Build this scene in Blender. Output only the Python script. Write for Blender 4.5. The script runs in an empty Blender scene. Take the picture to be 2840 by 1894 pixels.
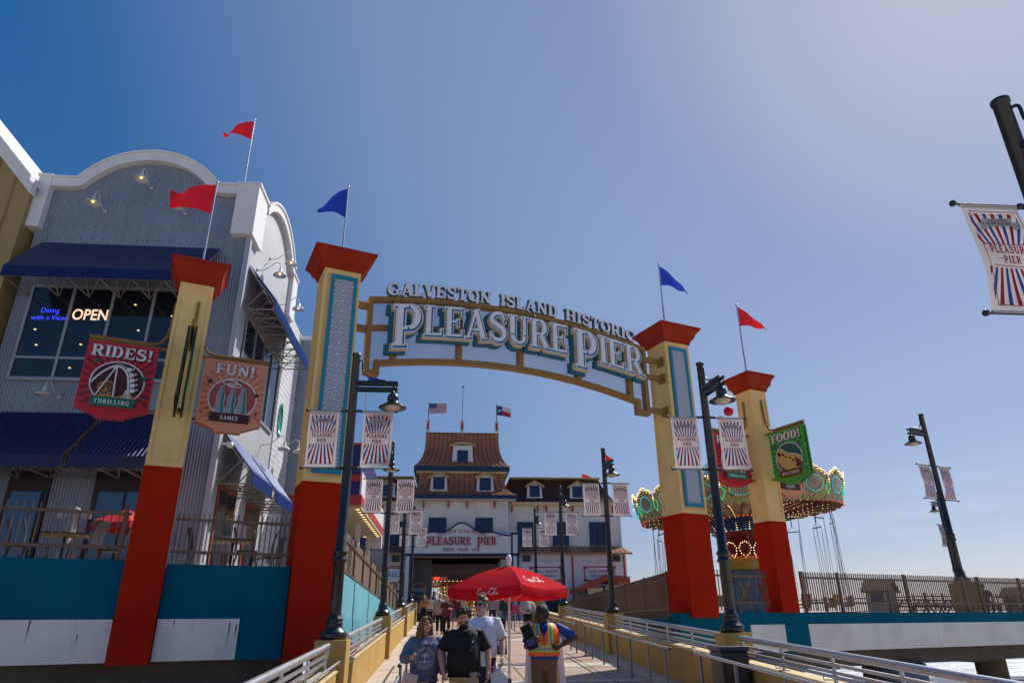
import bpy, bmesh, math, random
from math import sin, cos, pi, radians as RAD, sqrt, atan2, hypot
from mathutils import Vector, Matrix
from mathutils.geometry import tessellate_polygon
random.seed(7)
scene = bpy.context.scene
COL = scene.collection
# ------------------------------------------------------------------ camera
cam_d = bpy.data.cameras.new('camera')
cam_d.lens = 24.0
cam_d.sensor_width = 36.0
cam_d.sensor_fit = 'HORIZONTAL'
cam_d.clip_start = 0.1
cam_d.clip_end = 30000
cam = bpy.data.objects.new('camera', cam_d)
COL.objects.link(cam)
CAMZ = 2.05
_V = Vector((-39.5, 3774.0, -1567.33)).normalized()        # world up seen from the camera
_F = Vector((0, 0, -1))
_H = (_F - _F.dot(_V) * _V).normalized()
_R = _H.cross(_V)
_yaw = RAD(5.4)
def _tw(v):
    r, h, u = v.dot(_R), v.dot(_H), v.dot(_V)
    return Vector((r * cos(_yaw) + h * sin(_yaw), -r * sin(_yaw) + h * cos(_yaw), u))
_cx, _cy, _cz = _tw(Vector((1, 0, 0))), _tw(Vector((0, 1, 0))), _tw(Vector((0, 0, 1)))
cam.matrix_world = Matrix(((_cx.x, _cy.x, _cz.x, 0), (_cx.y, _cy.y, _cz.y, 0), (_cx.z, _cy.z, _cz.z, CAMZ), (0, 0, 0, 1)))
scene.camera = cam
# ------------------------------------------------------------------ sky and sun
SUN_EL, SUN_AZ = RAD(46.5), RAD(51.0)                        # azimuth clockwise from +Y
world = bpy.data.worlds.new('World')
scene.world = world
world.use_nodes = True
wn = world.node_tree.nodes; wl = world.node_tree.links
bg = wn['Background']
sky = wn.new('ShaderNodeTexSky')
sky.sky_type = 'NISHITA'
sky.sun_disc = False
sky.sun_elevation = SUN_EL
sky.sun_rotation = SUN_AZ
sky.altitude = 5
sky.air_density = 1.0
sky.dust_density = 0.2
sky.ozone_density = 4.0
# clear-sky base tinted, plus the broad pale glow of sea haze around the sun (a function of the sky direction only)
def _n(t, **k):
    n = wn.new(t)
    for q, v in k.items(): setattr(n, q, v)
    return n
_sd = Vector((sin(SUN_AZ) * cos(SUN_EL), cos(SUN_AZ) * cos(SUN_EL), sin(SUN_EL)))
m1 = _n('ShaderNodeVectorMath', operation='MULTIPLY'); m1.inputs[1].default_value = (.0742, .0561, .0485)
wl.new(sky.outputs[0], m1.inputs[0])
wtc = _n('ShaderNodeTexCoord'); nrm = _n('ShaderNodeVectorMath', operation='NORMALIZE'); wl.new(wtc.outputs['Generated'], nrm.inputs[0])
dt = _n('ShaderNodeVectorMath', operation='DOT_PRODUCT'); dt.inputs[1].default_value = _sd; wl.new(nrm.outputs[0], dt.inputs[0])
mr = _n('ShaderNodeMapRange', interpolation_type='SMOOTHSTEP'); mr.inputs[1].default_value = .43; mr.inputs[2].default_value = .86; wl.new(dt.outputs['Value'], mr.inputs[0])
m2 = _n('ShaderNodeVectorMath', operation='SCALE'); m2.inputs[0].default_value = (.156, .146, .118); wl.new(mr.outputs[0], m2.inputs['Scale'])
m3 = _n('ShaderNodeVectorMath', operation='ADD'); wl.new(m1.outputs[0], m3.inputs[0]); wl.new(m2.outputs[0], m3.inputs[1])
m4 = _n('ShaderNodeVectorMath', operation='ADD'); m4.inputs[1].default_value = (-.043, .032, .192); wl.new(m3.outputs[0], m4.inputs[0])
# faint streaks of high cloud near the horizon
cn = _n('ShaderNodeTexNoise'); cn.inputs['Scale'].default_value = 3.0; cn.inputs['Detail'].default_value = 7; cn.inputs['Roughness'].default_value = .6
cm = _n('ShaderNodeMapping'); cm.inputs['Scale'].default_value = (1, 1, 9); wl.new(nrm.outputs[0], cm.inputs[0]); wl.new(cm.outputs[0], cn.inputs['Vector'])
c1 = _n('ShaderNodeMapRange', interpolation_type='SMOOTHSTEP'); c1.inputs[1].default_value = .50; c1.inputs[2].default_value = .72; c1.inputs[4].default_value = .055; wl.new(cn.outputs[0], c1.inputs[0])
sp = _n('ShaderNodeSeparateXYZ'); wl.new(nrm.outputs[0], sp.inputs[0])
c2 = _n('ShaderNodeMapRange', interpolation_type='SMOOTHSTEP'); c2.inputs[1].default_value = .30; c2.inputs[2].default_value = .04; wl.new(sp.outputs[2], c2.inputs[0])
cmul = _n('ShaderNodeMath', operation='MULTIPLY'); wl.new(c1.outputs[0], cmul.inputs[0]); wl.new(c2.outputs[0], cmul.inputs[1])
m5 = _n('ShaderNodeVectorMath', operation='ADD'); wl.new(m4.outputs[0], m5.inputs[0]); wl.new(cmul.outputs[0], m5.inputs[1])
g1 = _n('ShaderNodeMapRange', interpolation_type='SMOOTHSTEP'); g1.inputs[1].default_value = .90; g1.inputs[2].default_value = 1.0; wl.new(dt.outputs['Value'], g1.inputs[0])
g2 = _n('ShaderNodeVectorMath', operation='SCALE'); g2.inputs[0].default_value = (.13, .10, .045); wl.new(g1.outputs[0], g2.inputs['Scale'])
g3 = _n('ShaderNodeVectorMath', operation='ADD'); wl.new(m5.outputs[0], g3.inputs[0]); wl.new(g2.outputs[0], g3.inputs[1])
m6 = _n('ShaderNodeVectorMath', operation='MAXIMUM'); m6.inputs[1].default_value = (.004, .02, .05); wl.new(g3.outputs[0], m6.inputs[0])
wl.new(m6.outputs[0], bg.inputs[0])
bg.inputs[1].default_value = 1.0
sun_d = bpy.data.lights.new('sun', 'SUN')
sun_d.energy = 5.0
sun_d.angle = RAD(0.53)
sun_d.color = (1.0, 0.95, 0.87)
sun = bpy.data.objects.new('sun', sun_d)
COL.objects.link(sun)
_sd = Vector((sin(SUN_AZ) * cos(SUN_EL), cos(SUN_AZ) * cos(SUN_EL), sin(SUN_EL)))
sun.rotation_euler = _sd.to_track_quat('Z', 'Y').to_euler()
sun.location = (60, 50, 80)
scene.view_settings.view_transform = 'Standard'
scene.view_settings.look = 'None'
scene.view_settings.exposure = 0.0
scene.view_settings.gamma = 1.0
# ------------------------------------------------------------------ materials
MATS = {}
def lin(c): return tuple(((x / 12.92) if x <= 0.04045 else ((x + 0.055) / 1.055) ** 2.4) for x in c)
def mat(name, col, rough=0.6, metal=0.0, var=0.0, vscale=3.0, bump=0.0, bscale=40.0, emit=0.0, stain=0.0, spec=0.5, alpha=None, stretch=(1, 1, 1)):
    """procedural painted/plain surface: base colour with noise variation, fine bump, optional dirt streaks"""
    if name in MATS: return MATS[name]
    m = bpy.data.materials.new(name); m.use_nodes = True
    nt = m.node_tree; N = nt.nodes; L = nt.links
    b = N['Principled BSDF']
    b.inputs['Roughness'].default_value = rough
    b.inputs['Metallic'].default_value = metal
    b.inputs['Specular IOR Level'].default_value = spec
    b.inputs['Base Color'].default_value = (*col, 1)
    tc = N.new('ShaderNodeTexCoord')
    if var or stain:
        mp = N.new('ShaderNodeMapping'); mp.inputs['Scale'].default_value = stretch
        L.new(tc.outputs['Object'], mp.inputs[0])
        n1 = N.new('ShaderNodeTexNoise'); n1.inputs['Scale'].default_value = vscale; n1.inputs['Detail'].default_value = 6
        L.new(mp.outputs[0], n1.inputs['Vector'])
        r = N.new('ShaderNodeValToRGB')
        e = r.color_ramp.elements
        e[0].position = 0.3; e[1].position = 0.72
        e[0].color = (*[max(0, c * (1 - var)) for c in col], 1)
        e[1].color = (*[min(1, c * (1 + var * 0.6)) for c in col], 1)
        L.new(n1.outputs[0], r.inputs[0])
        out = r.outputs[0]
        if stain:
            mp2 = N.new('ShaderNodeMapping'); mp2.inputs['Scale'].default_value = (3.0, 3.0, 0.25)
            L.new(tc.outputs['Object'], mp2.inputs[0])
            n2 = N.new('ShaderNodeTexNoise'); n2.inputs['Scale'].default_value = 1.6; n2.inputs['Detail'].default_value = 8; n2.inputs['Roughness'].default_value = 0.65
            L.new(mp2.outputs[0], n2.inputs['Vector'])
            r2 = N.new('ShaderNodeValToRGB'); r2.color_ramp.elements[0].position = 0.56; r2.color_ramp.elements[1].position = 0.78
            r2.color_ramp.elements[0].color = (0, 0, 0, 1); r2.color_ramp.elements[1].color = (stain, stain, stain, 1)
            L.new(n2.outputs[0], r2.inputs[0])
            mx = N.new('ShaderNodeMixRGB'); mx.inputs[2].default_value = (col[0] * .45 + .05, col[1] * .38 + .03, col[2] * .3 + .015, 1)
            L.new(r2.outputs[0], mx.inputs[0]); L.new(out, mx.inputs[1]); out = mx.outputs[0]
        L.new(out, b.inputs['Base Color'])
    if bump:
        n3 = N.new('ShaderNodeTexNoise'); n3.inputs['Scale'].default_value = bscale; n3.inputs['Detail'].default_value = 5
        L.new(tc.outputs['Object'], n3.inputs['Vector'])
        bp = N.new('ShaderNodeBump'); bp.inputs['Strength'].default_value = bump; bp.inputs['Distance'].default_value = 0.02
        L.new(n3.outputs[0], bp.inputs['Height']); L.new(bp.outputs[0], b.inputs['Normal'])
    if emit:
        b.inputs['Emission Color'].default_value = (*col, 1); b.inputs['Emission Strength'].default_value = emit
    if alpha is not None: b.inputs['Alpha'].default_value = alpha
    MATS[name] = m
    return m
def wavemat(name, col, axis, scale, dist, rough=0.45, metal=0.0, var=0.1, vscale=1.2, profile='SIN', strength=1.0, seams=None, cdark=0.0):
    """sheeted wall: parallel ridges (bump) across one object axis, optional darker groove and screw heads"""
    m = mat(name, col, rough, metal, var, vscale, stain=0.35)
    nt = m.node_tree; N = nt.nodes; L = nt.links; b = N['Principled BSDF']
    tc = N.new('ShaderNodeTexCoord'); sx = N.new('ShaderNodeSeparateXYZ'); L.new(tc.outputs['Object'], sx.inputs[0])
    mul = N.new('ShaderNodeMath'); mul.operation = 'MULTIPLY'; mul.inputs[1].default_value = scale
    L.new(sx.outputs[axis], mul.inputs[0])
    if profile == 'SIN':
        f = N.new('ShaderNodeMath'); f.operation = 'SINE'; m2 = N.new('ShaderNodeMath'); m2.operation = 'MULTIPLY'; m2.inputs[1].default_value = 2 * pi
        L.new(mul.outputs[0], m2.inputs[0]); L.new(m2.outputs[0], f.inputs[0])
    else:
        f = N.new('ShaderNodeMath'); f.operation = 'FRACT'; L.new(mul.outputs[0], f.inputs[0])
    bp = N.new('ShaderNodeBump'); bp.inputs['Strength'].default_value = strength; bp.inputs['Distance'].default_value = dist
    L.new(f.outputs[0], bp.inputs['Height']); L.new(bp.outputs[0], b.inputs['Normal'])
    if cdark:
        # a narrow darker line per ridge
        fr = N.new('ShaderNodeMath'); fr.operation = 'FRACT'; L.new(mul.outputs[0], fr.inputs[0])
        lt = N.new('ShaderNodeMath'); lt.operation = 'LESS_THAN'; lt.inputs[1].default_value = 0.16; L.new(fr.outputs[0], lt.inputs[0])
        ml = N.new('ShaderNodeMath'); ml.operation = 'MULTIPLY'; ml.inputs[1].default_value = cdark; L.new(lt.outputs[0], ml.inputs[0])
        mx = N.new('ShaderNodeMixRGB'); mx.blend_type = 'MULTIPLY'; mx.inputs[2].default_value = (.35, .35, .38, 1)
        src = b.inputs['Base Color'].links[0].from_socket
        L.new(ml.outputs[0], mx.inputs[0]); L.new(src, mx.inputs[1]); L.new(mx.outputs[0], b.inputs['Base Color'])
    return m
def thin(m, fac):
    """thin cloth: part of the light passes through"""
    nt = m.node_tree; b = nt.nodes['Principled BSDF']; o = nt.nodes['Material Output']
    t = nt.nodes.new('ShaderNodeBsdfTranslucent'); mx = nt.nodes.new('ShaderNodeMixShader'); mx.inputs[0].default_value = fac
    if b.inputs['Base Color'].links: nt.links.new(b.inputs['Base Color'].links[0].from_socket, t.inputs[0])
    else: t.inputs[0].default_value = b.inputs['Base Color'].default_value
    nt.links.new(b.outputs[0], mx.inputs[1]); nt.links.new(t.outputs[0], mx.inputs[2]); nt.links.new(mx.outputs[0], o.inputs[0])
    return m
# paints of the place
YEL = mat('yellow_paint', (.80, .56, .23), .75, spec=.2, var=.1, vscale=2, bump=.15, bscale=25, stain=.28)
YELT = mat('yellow_trim_paint', (.74, .50, .18), .7, var=.08, stain=.15)
RED = mat('red_stucco', (.42, .020, .005), .95, spec=.1, var=.12, vscale=1.5, bump=.5, bscale=60, stain=.12)
CAPR = mat('cap_red_paint', (.32, .026, .006), .7, spec=.2, var=.15, vscale=3, stain=.15)
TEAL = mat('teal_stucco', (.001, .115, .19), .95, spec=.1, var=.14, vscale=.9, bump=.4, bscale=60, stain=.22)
TEALP = mat('teal_panel_paint', (.01, .22, .34), .45, var=.06)
TEALD = mat('teal_letter_side', (.004, .12, .20), .5, var=.1)
WHC = mat('white_painted_concrete', (.80, .77, .74), .85, spec=.2, var=.12, vscale=1.2, bump=.4, bscale=30, stain=.5)
WHT = mat('white_paint', (.74, .74, .74), .5, var=.05, stain=.12)
WHTL = mat('white_letter_face', (.74, .74, .78), .4, var=.03)
CREAM = mat('cream_letter_side', (.75, .60, .42), .5)
BLUEL = mat('blue_inline', (.02, .13, .28), .4)
BRN = mat('brown_gold_steel', (.27, .145, .028), .5, var=.12, vscale=5, stain=.15)
GREYP = mat('panel_back_white', (.60, .62, .68), .5, var=.04)
WAVEG = mat('wave_grey', (.22, .26, .34), .5)
BLK = mat('black_metal', (.012, .013, .018), .35, metal=.0, spec=.6, var=.15, vscale=8)
POLEM = mat('aluminium_pole', (.55, .55, .58), .3, metal=.8)
FRED = mat('flag_red', (.62, .012, .02), .6, var=.08)
FBLU = mat('flag_blue', (.015, .05, .42), .55, var=.08)
OCH = mat('ochre_wall_paint', (.48, .31, .10), .85, spec=.15, var=.12, vscale=1.5, bump=.3, bscale=40, stain=.22)
OCHT = mat('pale_wall_coping', (.60, .45, .24), .7, var=.1, stain=.15)
GALV = mat('galvanised_steel', (.50, .50, .53), .38, metal=.75, var=.15, vscale=12)
FENCE = mat('brown_fence_steel', (.16, .105, .07), .5, metal=.1, var=.2, vscale=6)
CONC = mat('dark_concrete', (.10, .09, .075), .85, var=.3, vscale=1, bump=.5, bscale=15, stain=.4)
PILE = mat('blue_grey_pile', (.10, .15, .22), .7, var=.2, vscale=1.5, bump=.4, stain=.3)
NAVY = mat('navy_awning_metal', (.004, .008, .085), .32, var=.12, vscale=2, spec=.6)
AWFR = mat('awning_frame_tube', (.30, .28, .25), .5, var=.1)
CORR = wavemat('corrugated_steel', (.34, .37, .43), 0, 1 / .085, .014, rough=.42, metal=.35, strength=1.0, var=.12, vscale=.7, cdark=.25)
CORRY = wavemat('corrugated_steel_side', (.50, .51, .53), 1, 1 / .17, .02, rough=.5, metal=.2, strength=.8, var=.08, vscale=.7, cdark=.5)
GLS = mat('dark_glass', (.012, .016, .024), .06, spec=.8, var=.3, vscale=.6)
GLSB = mat('blue_reflecting_glass', (.02, .10, .22), .08, spec=.8)
FRAMEM = mat('window_frame_metal', (.33, .34, .36), .4, metal=.3)
DKWOOD = mat('dark_red_wood_frame', (.03, .012, .012), .5, var=.2)
TAN = wavemat('tan_panel', (.36, .26, .10), 0, 1 / .62, .03, rough=.7, strength=.7, profile='FRACT', cdark=.6)
SIDING = wavemat('white_lap_siding', (.80, .76, .71), 2, 1 / .16, .02, rough=.6, strength=.6, profile='FRACT', cdark=.35)
SIDEW = wavemat('white_board_siding', (.70, .72, .75), 2, 1 / .22, .03, rough=.55, strength=.9, profile='FRACT', cdark=.55)
COPPER = mat('copper_roof', (.42, .15, .075), .42, metal=.35, var=.12, vscale=.8)
COPPD = mat('copper_seam', (.13, .05, .022), .5, metal=.3)
BLUT = mat('blue_trim', (.001, .032, .10), .5, var=.08)
NAVW = mat('navy_window_sash', (.006, .03, .10), .4)
CRT = mat('cream_trim', (.66, .50, .26), .55, var=.08)
CORB = mat('orange_corbel', (.45, .09, .03), .6)
REDT = mat('red_trim', (.42, .03, .025), .5)
SIGNW = mat('sign_white', (.74, .72, .70), .45, var=.03)
SRED = mat('sign_red', (.42, .008, .03), .45)
SBLU = mat('sign_blue', (.04, .10, .34), .45)
SGLD = mat('sign_gold', (.65, .48, .20), .5)
CLOTH = mat('banner_cloth', (.62, .59, .60), .8, var=.03, bump=.2, bscale=8)
BRED = mat('banner_red', (.42, .02, .05), .8)
BBLU = mat('banner_blue', (.05, .10, .42), .8)
BULB = mat('lit_bulb', (1.0, .72, .34), emit=1.6)
BULBR = mat('lit_bulb_red', (1.0, .06, .03), emit=1.1)
BULBC = mat('lit_bulb_cyan', (.10, .62, .80), emit=.7)
BULBG = mat('lit_bulb_green', (.08, .7, .3), emit=.6)
NEONB = mat('blue_neon', (.04, .07, 1.0), emit=2.2)
OPENM = mat('lit_open_letters', (1.0, .72, .50), emit=.85)
LGLASS = mat('lamp_glass', (.50, .44, .36), .15, var=.3, vscale=14)
for _m in (FRED, FBLU, CLOTH, BRED, BBLU): thin(_m, .38)
# ------------------------------------------------------------------ object helpers
def empty(name, label, cat, loc=(0, 0, 0), rz=0.0, group=None, kind=None):
    o = bpy.data.objects.new(name, None); COL.objects.link(o)
    o.location = loc; o.rotation_euler = (0, 0, rz); o.empty_display_size = .2
    tag(o, label, cat, group, kind)
    return o
def tag(o, label=None, cat=None, group=None, kind=None):
    if label: o['label'] = label
    if cat: o['category'] = cat
    if group: o['group'] = group
    if kind: o['kind'] = kind
    return o
def wmat(o):
    m = Matrix.Translation(o.location) @ o.rotation_euler.to_matrix().to_4x4() @ Matrix.Diagonal((*o.scale, 1))
    return wmat(o.parent) @ m if o.parent else m
def dup(src, parent=None, **kw):
    c = src.copy(); COL.objects.link(c)
    if parent is not None: c.parent = parent
    for k, v in kw.items():
        if k in ('loc', 'rz'): continue
        if v is None:
            if k in c.keys(): del c[k]
        else: c[k] = v
    if 'loc' in kw: c.location = kw['loc']
    if 'rz' in kw: c.rotation_euler = (0, 0, kw['rz'])
    for ch in [x for x in KIDS.get(src.name, [])]:
        d = dup(ch, c); KIDS.setdefault(c.name, []).append(d)
    return c
KIDS = {}
class MB:
    def __init__(s): s.v = []; s.f = []; s.m = []; s.sm = []
    def add(s, vs, fs, m=0, smooth=False, T=None):
        o = len(s.v)
        s.v += [tuple(T @ Vector(v)) if T is not None else tuple(v) for v in vs]
        s.f += [tuple(i + o for i in f) for f in fs]; s.m += [m] * len(fs); s.sm += [smooth] * len(fs)
        return s
    def box(s, a, b, m=0, T=None):
        x0, y0, z0 = (min(a[i], b[i]) for i in range(3)); x1, y1, z1 = (max(a[i], b[i]) for i in range(3))
        return s.add([(x0, y0, z0), (x1, y0, z0), (x1, y1, z0), (x0, y1, z0), (x0, y0, z1), (x1, y0, z1), (x1, y1, z1), (x0, y1, z1)],
                     [(0, 3, 2, 1), (4, 5, 6, 7), (0, 1, 5, 4), (1, 2, 6, 5), (2, 3, 7, 6), (3, 0, 4, 7)], m, T=T)
    def hexa(s, p, m=0):   # eight corners, bottom ring then top ring
        return s.add(p, [(0, 3, 2, 1), (4, 5, 6, 7), (0, 1, 5, 4), (1, 2, 6, 5), (2, 3, 7, 6), (3, 0, 4, 7)], m)
    def bar(s, p, q, w, h=None, m=0, up=(0, 0, 1)):
        h = w if h is None else h
        p, q = Vector(p), Vector(q); d = (q - p).normalized(); u = Vector(up)
        if abs(d.dot(u)) > .98: u = Vector((1, 0, 0))
        x = d.cross(u).normalized(); y = x.cross(d)
        x *= w / 2; y *= h / 2
        return s.hexa([p - x - y, p + x - y, q + x - y, q - x - y, p - x + y, p + x + y, q + x + y, q - x + y], m)
    def tube(s, pts, r, n=8, m=0, cap=True, closed=False, smooth=True):
        pts = [Vector(p) for p in pts]; k = len(pts)
        rs = r if isinstance(r, (list, tuple)) else [r] * k
        rings = []; prev = None
        for i, p in enumerate(pts):
            if closed: d = (pts[(i + 1) % k] - pts[i - 1])
            else: d = (pts[min(i + 1, k - 1)] - pts[max(i - 1, 0)])
            d = d.normalized() if d.length > 1e-9 else Vector((0, 0, 1))
            if prev is None:
                u = Vector((0, 0, 1)) if abs(d.z) < .9 else Vector((1, 0, 0))
                x = d.cross(u).normalized()
            else:
                x = (prev - prev.dot(d) * d)
                x = x.normalized() if x.length > 1e-6 else d.orthogonal().normalized()
            prev = x; y = d.cross(x)
            ri = rs[i]; ra, rb = ri if isinstance(ri, tuple) else (ri, ri)
            rings.append([p + x * cos(2 * pi * j / n) * ra + y * sin(2 * pi * j / n) * rb for j in range(n)])
        vs = [v for rg in rings for v in rg]; fs = []
        for i in range(k if closed else k - 1):
            a, b = i * n, ((i + 1) % k) * n
            fs += [(a + j, a + (j + 1) % n, b + (j + 1) % n, b + j) for j in range(n)]
        s.add(vs, fs, m, smooth)
        if cap and not closed:
            s.add(rings[0], [tuple(range(n))[::-1]], m); s.add(rings[-1], [tuple(range(n))], m)
        return s
    def lathe(s, prof, c=(0, 0, 0), n=16, m=0, smooth=True, T=None, sx=1, sy=1):
        vs = []; fs = []; k = len(prof)
        for r, z in prof:
            vs += [(c[0] + cos(2 * pi * j / n) * r * sx, c[1] + sin(2 * pi * j / n) * r * sy, c[2] + z) for j in range(n)]
        for i in range(k - 1):
            fs += [(i * n + j, i * n + (j + 1) % n, (i + 1) * n + (j + 1) % n, (i + 1) * n + j) for j in range(n)]
        s.add(vs, fs, m, smooth, T)
        return s
    def ball(s, c, r, n=8, m=0, sz=1.0, T=None):
        k = max(4, n // 2); rr = r if isinstance(r, tuple) else (r, r, r * sz)
        vs = [(c[0], c[1], c[2] - rr[2])]; fs = []
        for i in range(1, k):
            t = -pi / 2 + pi * i / k
            vs += [(c[0] + cos(t) * cos(2 * pi * j / n) * rr[0], c[1] + cos(t) * sin(2 * pi * j / n) * rr[1], c[2] + sin(t) * rr[2]) for j in range(n)]
        vs.append((c[0], c[1], c[2] + rr[2]))
        fs += [(0, 1 + (j + 1) % n, 1 + j) for j in range(n)]
        for i in range(k - 2):
            a = 1 + i * n
            fs += [(a + j, a + (j + 1) % n, a + n + (j + 1) % n, a + n + j) for j in range(n)]
        a = 1 + (k - 2) * n; e = len(vs) - 1
        fs += [(a + j, a + (j + 1) % n, e) for j in range(n)]
        return s.add(vs, fs, m, True, T)
    def prism(s, poly, z0, z1, m=0, T=None, mside=None):
        """poly in xy extruded along z"""
        n = len(poly); mside = m if mside is None else mside
        vs = [(p[0], p[1], z0) for p in poly] + [(p[0], p[1], z1) for p in poly]
        tri = tessellate_polygon([[Vector((p[0], p[1], 0)) for p in poly]])
        s.add(vs, [tuple(t) for t in tri] + [tuple(i + n for i in t) for t in tri], m, T=T)
        s.add(vs, [(i, (i + 1) % n, (i + 1) % n + n, i + n) for i in range(n)], mside, T=T)
        return s
    def obj(s, name, mats, parent=None, world=False, label=None, fixn=True, bev=0.0):
        me = bpy.data.meshes.new(name)
        vs = s.v
        if world and parent is not None:
            inv = wmat(parent).inverted(); vs = [tuple(inv @ Vector(v)) for v in vs]
        me.from_pydata(vs, [], s.f)
        mats = mats if isinstance(mats, (list, tuple)) else [mats]
        for m in mats: me.materials.append(m)
        me.polygons.foreach_set('material_index', [min(i, len(mats) - 1) for i in s.m])
        me.polygons.foreach_set('use_smooth', s.sm)
        me.validate(); me.update()
        if fixn:
            bm = bmesh.new(); bm.from_mesh(me); bmesh.ops.recalc_face_normals(bm, faces=bm.faces); bm.to_mesh(me); bm.free()
        o = bpy.data.objects.new(name, me); COL.objects.link(o)
        if bev:
            md = o.modifiers.new('bevel', 'BEVEL'); md.width = bev; md.segments = 2; md.limit_method = 'ANGLE'
        if parent is not None: o.parent = parent; KIDS.setdefault(parent.name, []).append(o)
        if label: o['label'] = label
        return o
def objs(m, name, ma, parent, world=True, **k):
    """one object per connected piece"""
    n = len(m.v); p = list(range(n))
    def fd(i):
        while p[i] != i: p[i] = p[p[i]]; i = p[i]
        return i
    for f in m.f:
        for j in f[1:]: p[fd(j)] = fd(f[0])
    g = {}
    for i, f in enumerate(m.f): g.setdefault(fd(f[0]), []).append(i)
    for ids in g.values():
        q = MB(); mp = {}
        for i in ids:
            for v in m.f[i]:
                if v not in mp: mp[v] = len(q.v); q.v.append(m.v[v])
            q.f.append(tuple(mp[v] for v in m.f[i])); q.m.append(m.m[i]); q.sm.append(m.sm[i])
        q.obj(name, ma, parent, world=world, **k)
def frame(o, u, v):
    """matrix: x->u, y->v, z->u cross v, origin o"""
    u, v = Vector(u).normalized(), Vector(v).normalized(); w = u.cross(v)
    return Matrix(((u.x, v.x, w.x, o[0]), (u.y, v.y, w.y, o[1]), (u.z, v.z, w.z, o[2]), (0, 0, 0, 1)))
# gate line: runs 69.4 deg clockwise from +Y
GA = RAD(69.4); GX, GY = sin(GA), cos(GA); NX, NY = GY, -GX     # N points to the camera side
GRZ = atan2(GY, GX); GD = 16.5
def gp(s, w, z):   # point: s along the gate line, w behind its front plane
    return (s * GX - (GD + w) * NX, s * GY - (GD + w) * NY, z)
# ------------------------------------------------------------------ flat artwork and lettering
def cat(pts, n=6, closed=False):
    P = [Vector((p[0], p[1])) for p in pts]; out = []
    k = len(P)
    for i in range(k if closed else k - 1):
        if closed: p0, p1, p2, p3 = P[i - 1], P[i], P[(i + 1) % k], P[(i + 2) % k]
        else: p0, p1, p2, p3 = P[max(i - 1, 0)], P[i], P[i + 1], P[min(i + 2, k - 1)]
        for j in range(n):
            t = j / n
            out.append(tuple(.5 * ((2 * p1) + (-p0 + p2) * t + (2 * p0 - 5 * p1 + 4 * p2 - p3) * t * t + (-p0 + 3 * p1 - 3 * p2 + p3) * t ** 3)))
    if not closed: out.append(tuple(P[-1]))
    return out
def ribbon(pts, w, ext=0.0):
    P = [Vector((p[0], p[1])) for p in pts]; k = len(P)
    ws = w if isinstance(w, (list, tuple)) else [w] * k
    if ext:
        d = (P[0] - P[1]).normalized(); P[0] = P[0] + d * ext
        d = (P[-1] - P[-2]).normalized(); P[-1] = P[-1] + d * ext
    A, B = [], []
    for i in range(k):
        if i == 0: d = P[1] - P[0]
        elif i == k - 1: d = P[-1] - P[-2]
        else: d = (P[i] - P[i - 1]).normalized() + (P[i + 1] - P[i]).normalized()
        d = d.normalized() if d.length > 1e-9 else Vector((1, 0)); nn = Vector((-d.y, d.x))
        h = ws[i] / 2
        A.append(P[i] + nn * h); B.append(P[i] - nn * h)
    return [tuple(a) for a in A] + [tuple(b) for b in B[::-1]]
def arcp(cx, cy, rx, ry, a0, a1, n=12):
    return [(cx + rx * cos(RAD(a0 + (a1 - a0) * i / n)), cy + ry * sin(RAD(a0 + (a1 - a0) * i / n))) for i in range(n + 1)]
TS, TH, SF, EX = .20, .115, .085, .075
def _stem(x, y0=0, y1=1, t=TS, top=True, bot=True):
    L = [([(x, y0), (x, y1)], t, 0)]
    if top: L.append(([(x - t / 2 - EX, y1 - SF / 2), (x + t / 2 + EX, y1 - SF / 2)], SF, 0))
    if bot: L.append(([(x - t / 2 - EX, y0 + SF / 2), (x + t / 2 + EX, y0 + SF / 2)], SF, 0))
    return L
def _ser(x, y, w=.3): return [([(x - w / 2, y), (x + w / 2, y)], SF, 0)]
def _ell(cx, cy, rx, ry, a0, a1, n=20, wt=TH, ws=TS):
    pts = arcp(cx, cy, rx, ry, a0, a1, n); w = [wt + (ws - wt) * abs(cos(RAD(a0 + (a1 - a0) * i / n))) ** 1.5 for i in range(n + 1)]
    return [(pts, w, 0)]
_Sp = cat([(.58, .70), (.57, .84), (.47, .935), (.33, .945), (.19, .89), (.13, .75), (.20, .62), (.37, .53), (.54, .43), (.60, .27), (.52, .11), (.35, .055), (.20, .09), (.11, .20), (.09, .30)], 3)
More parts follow.
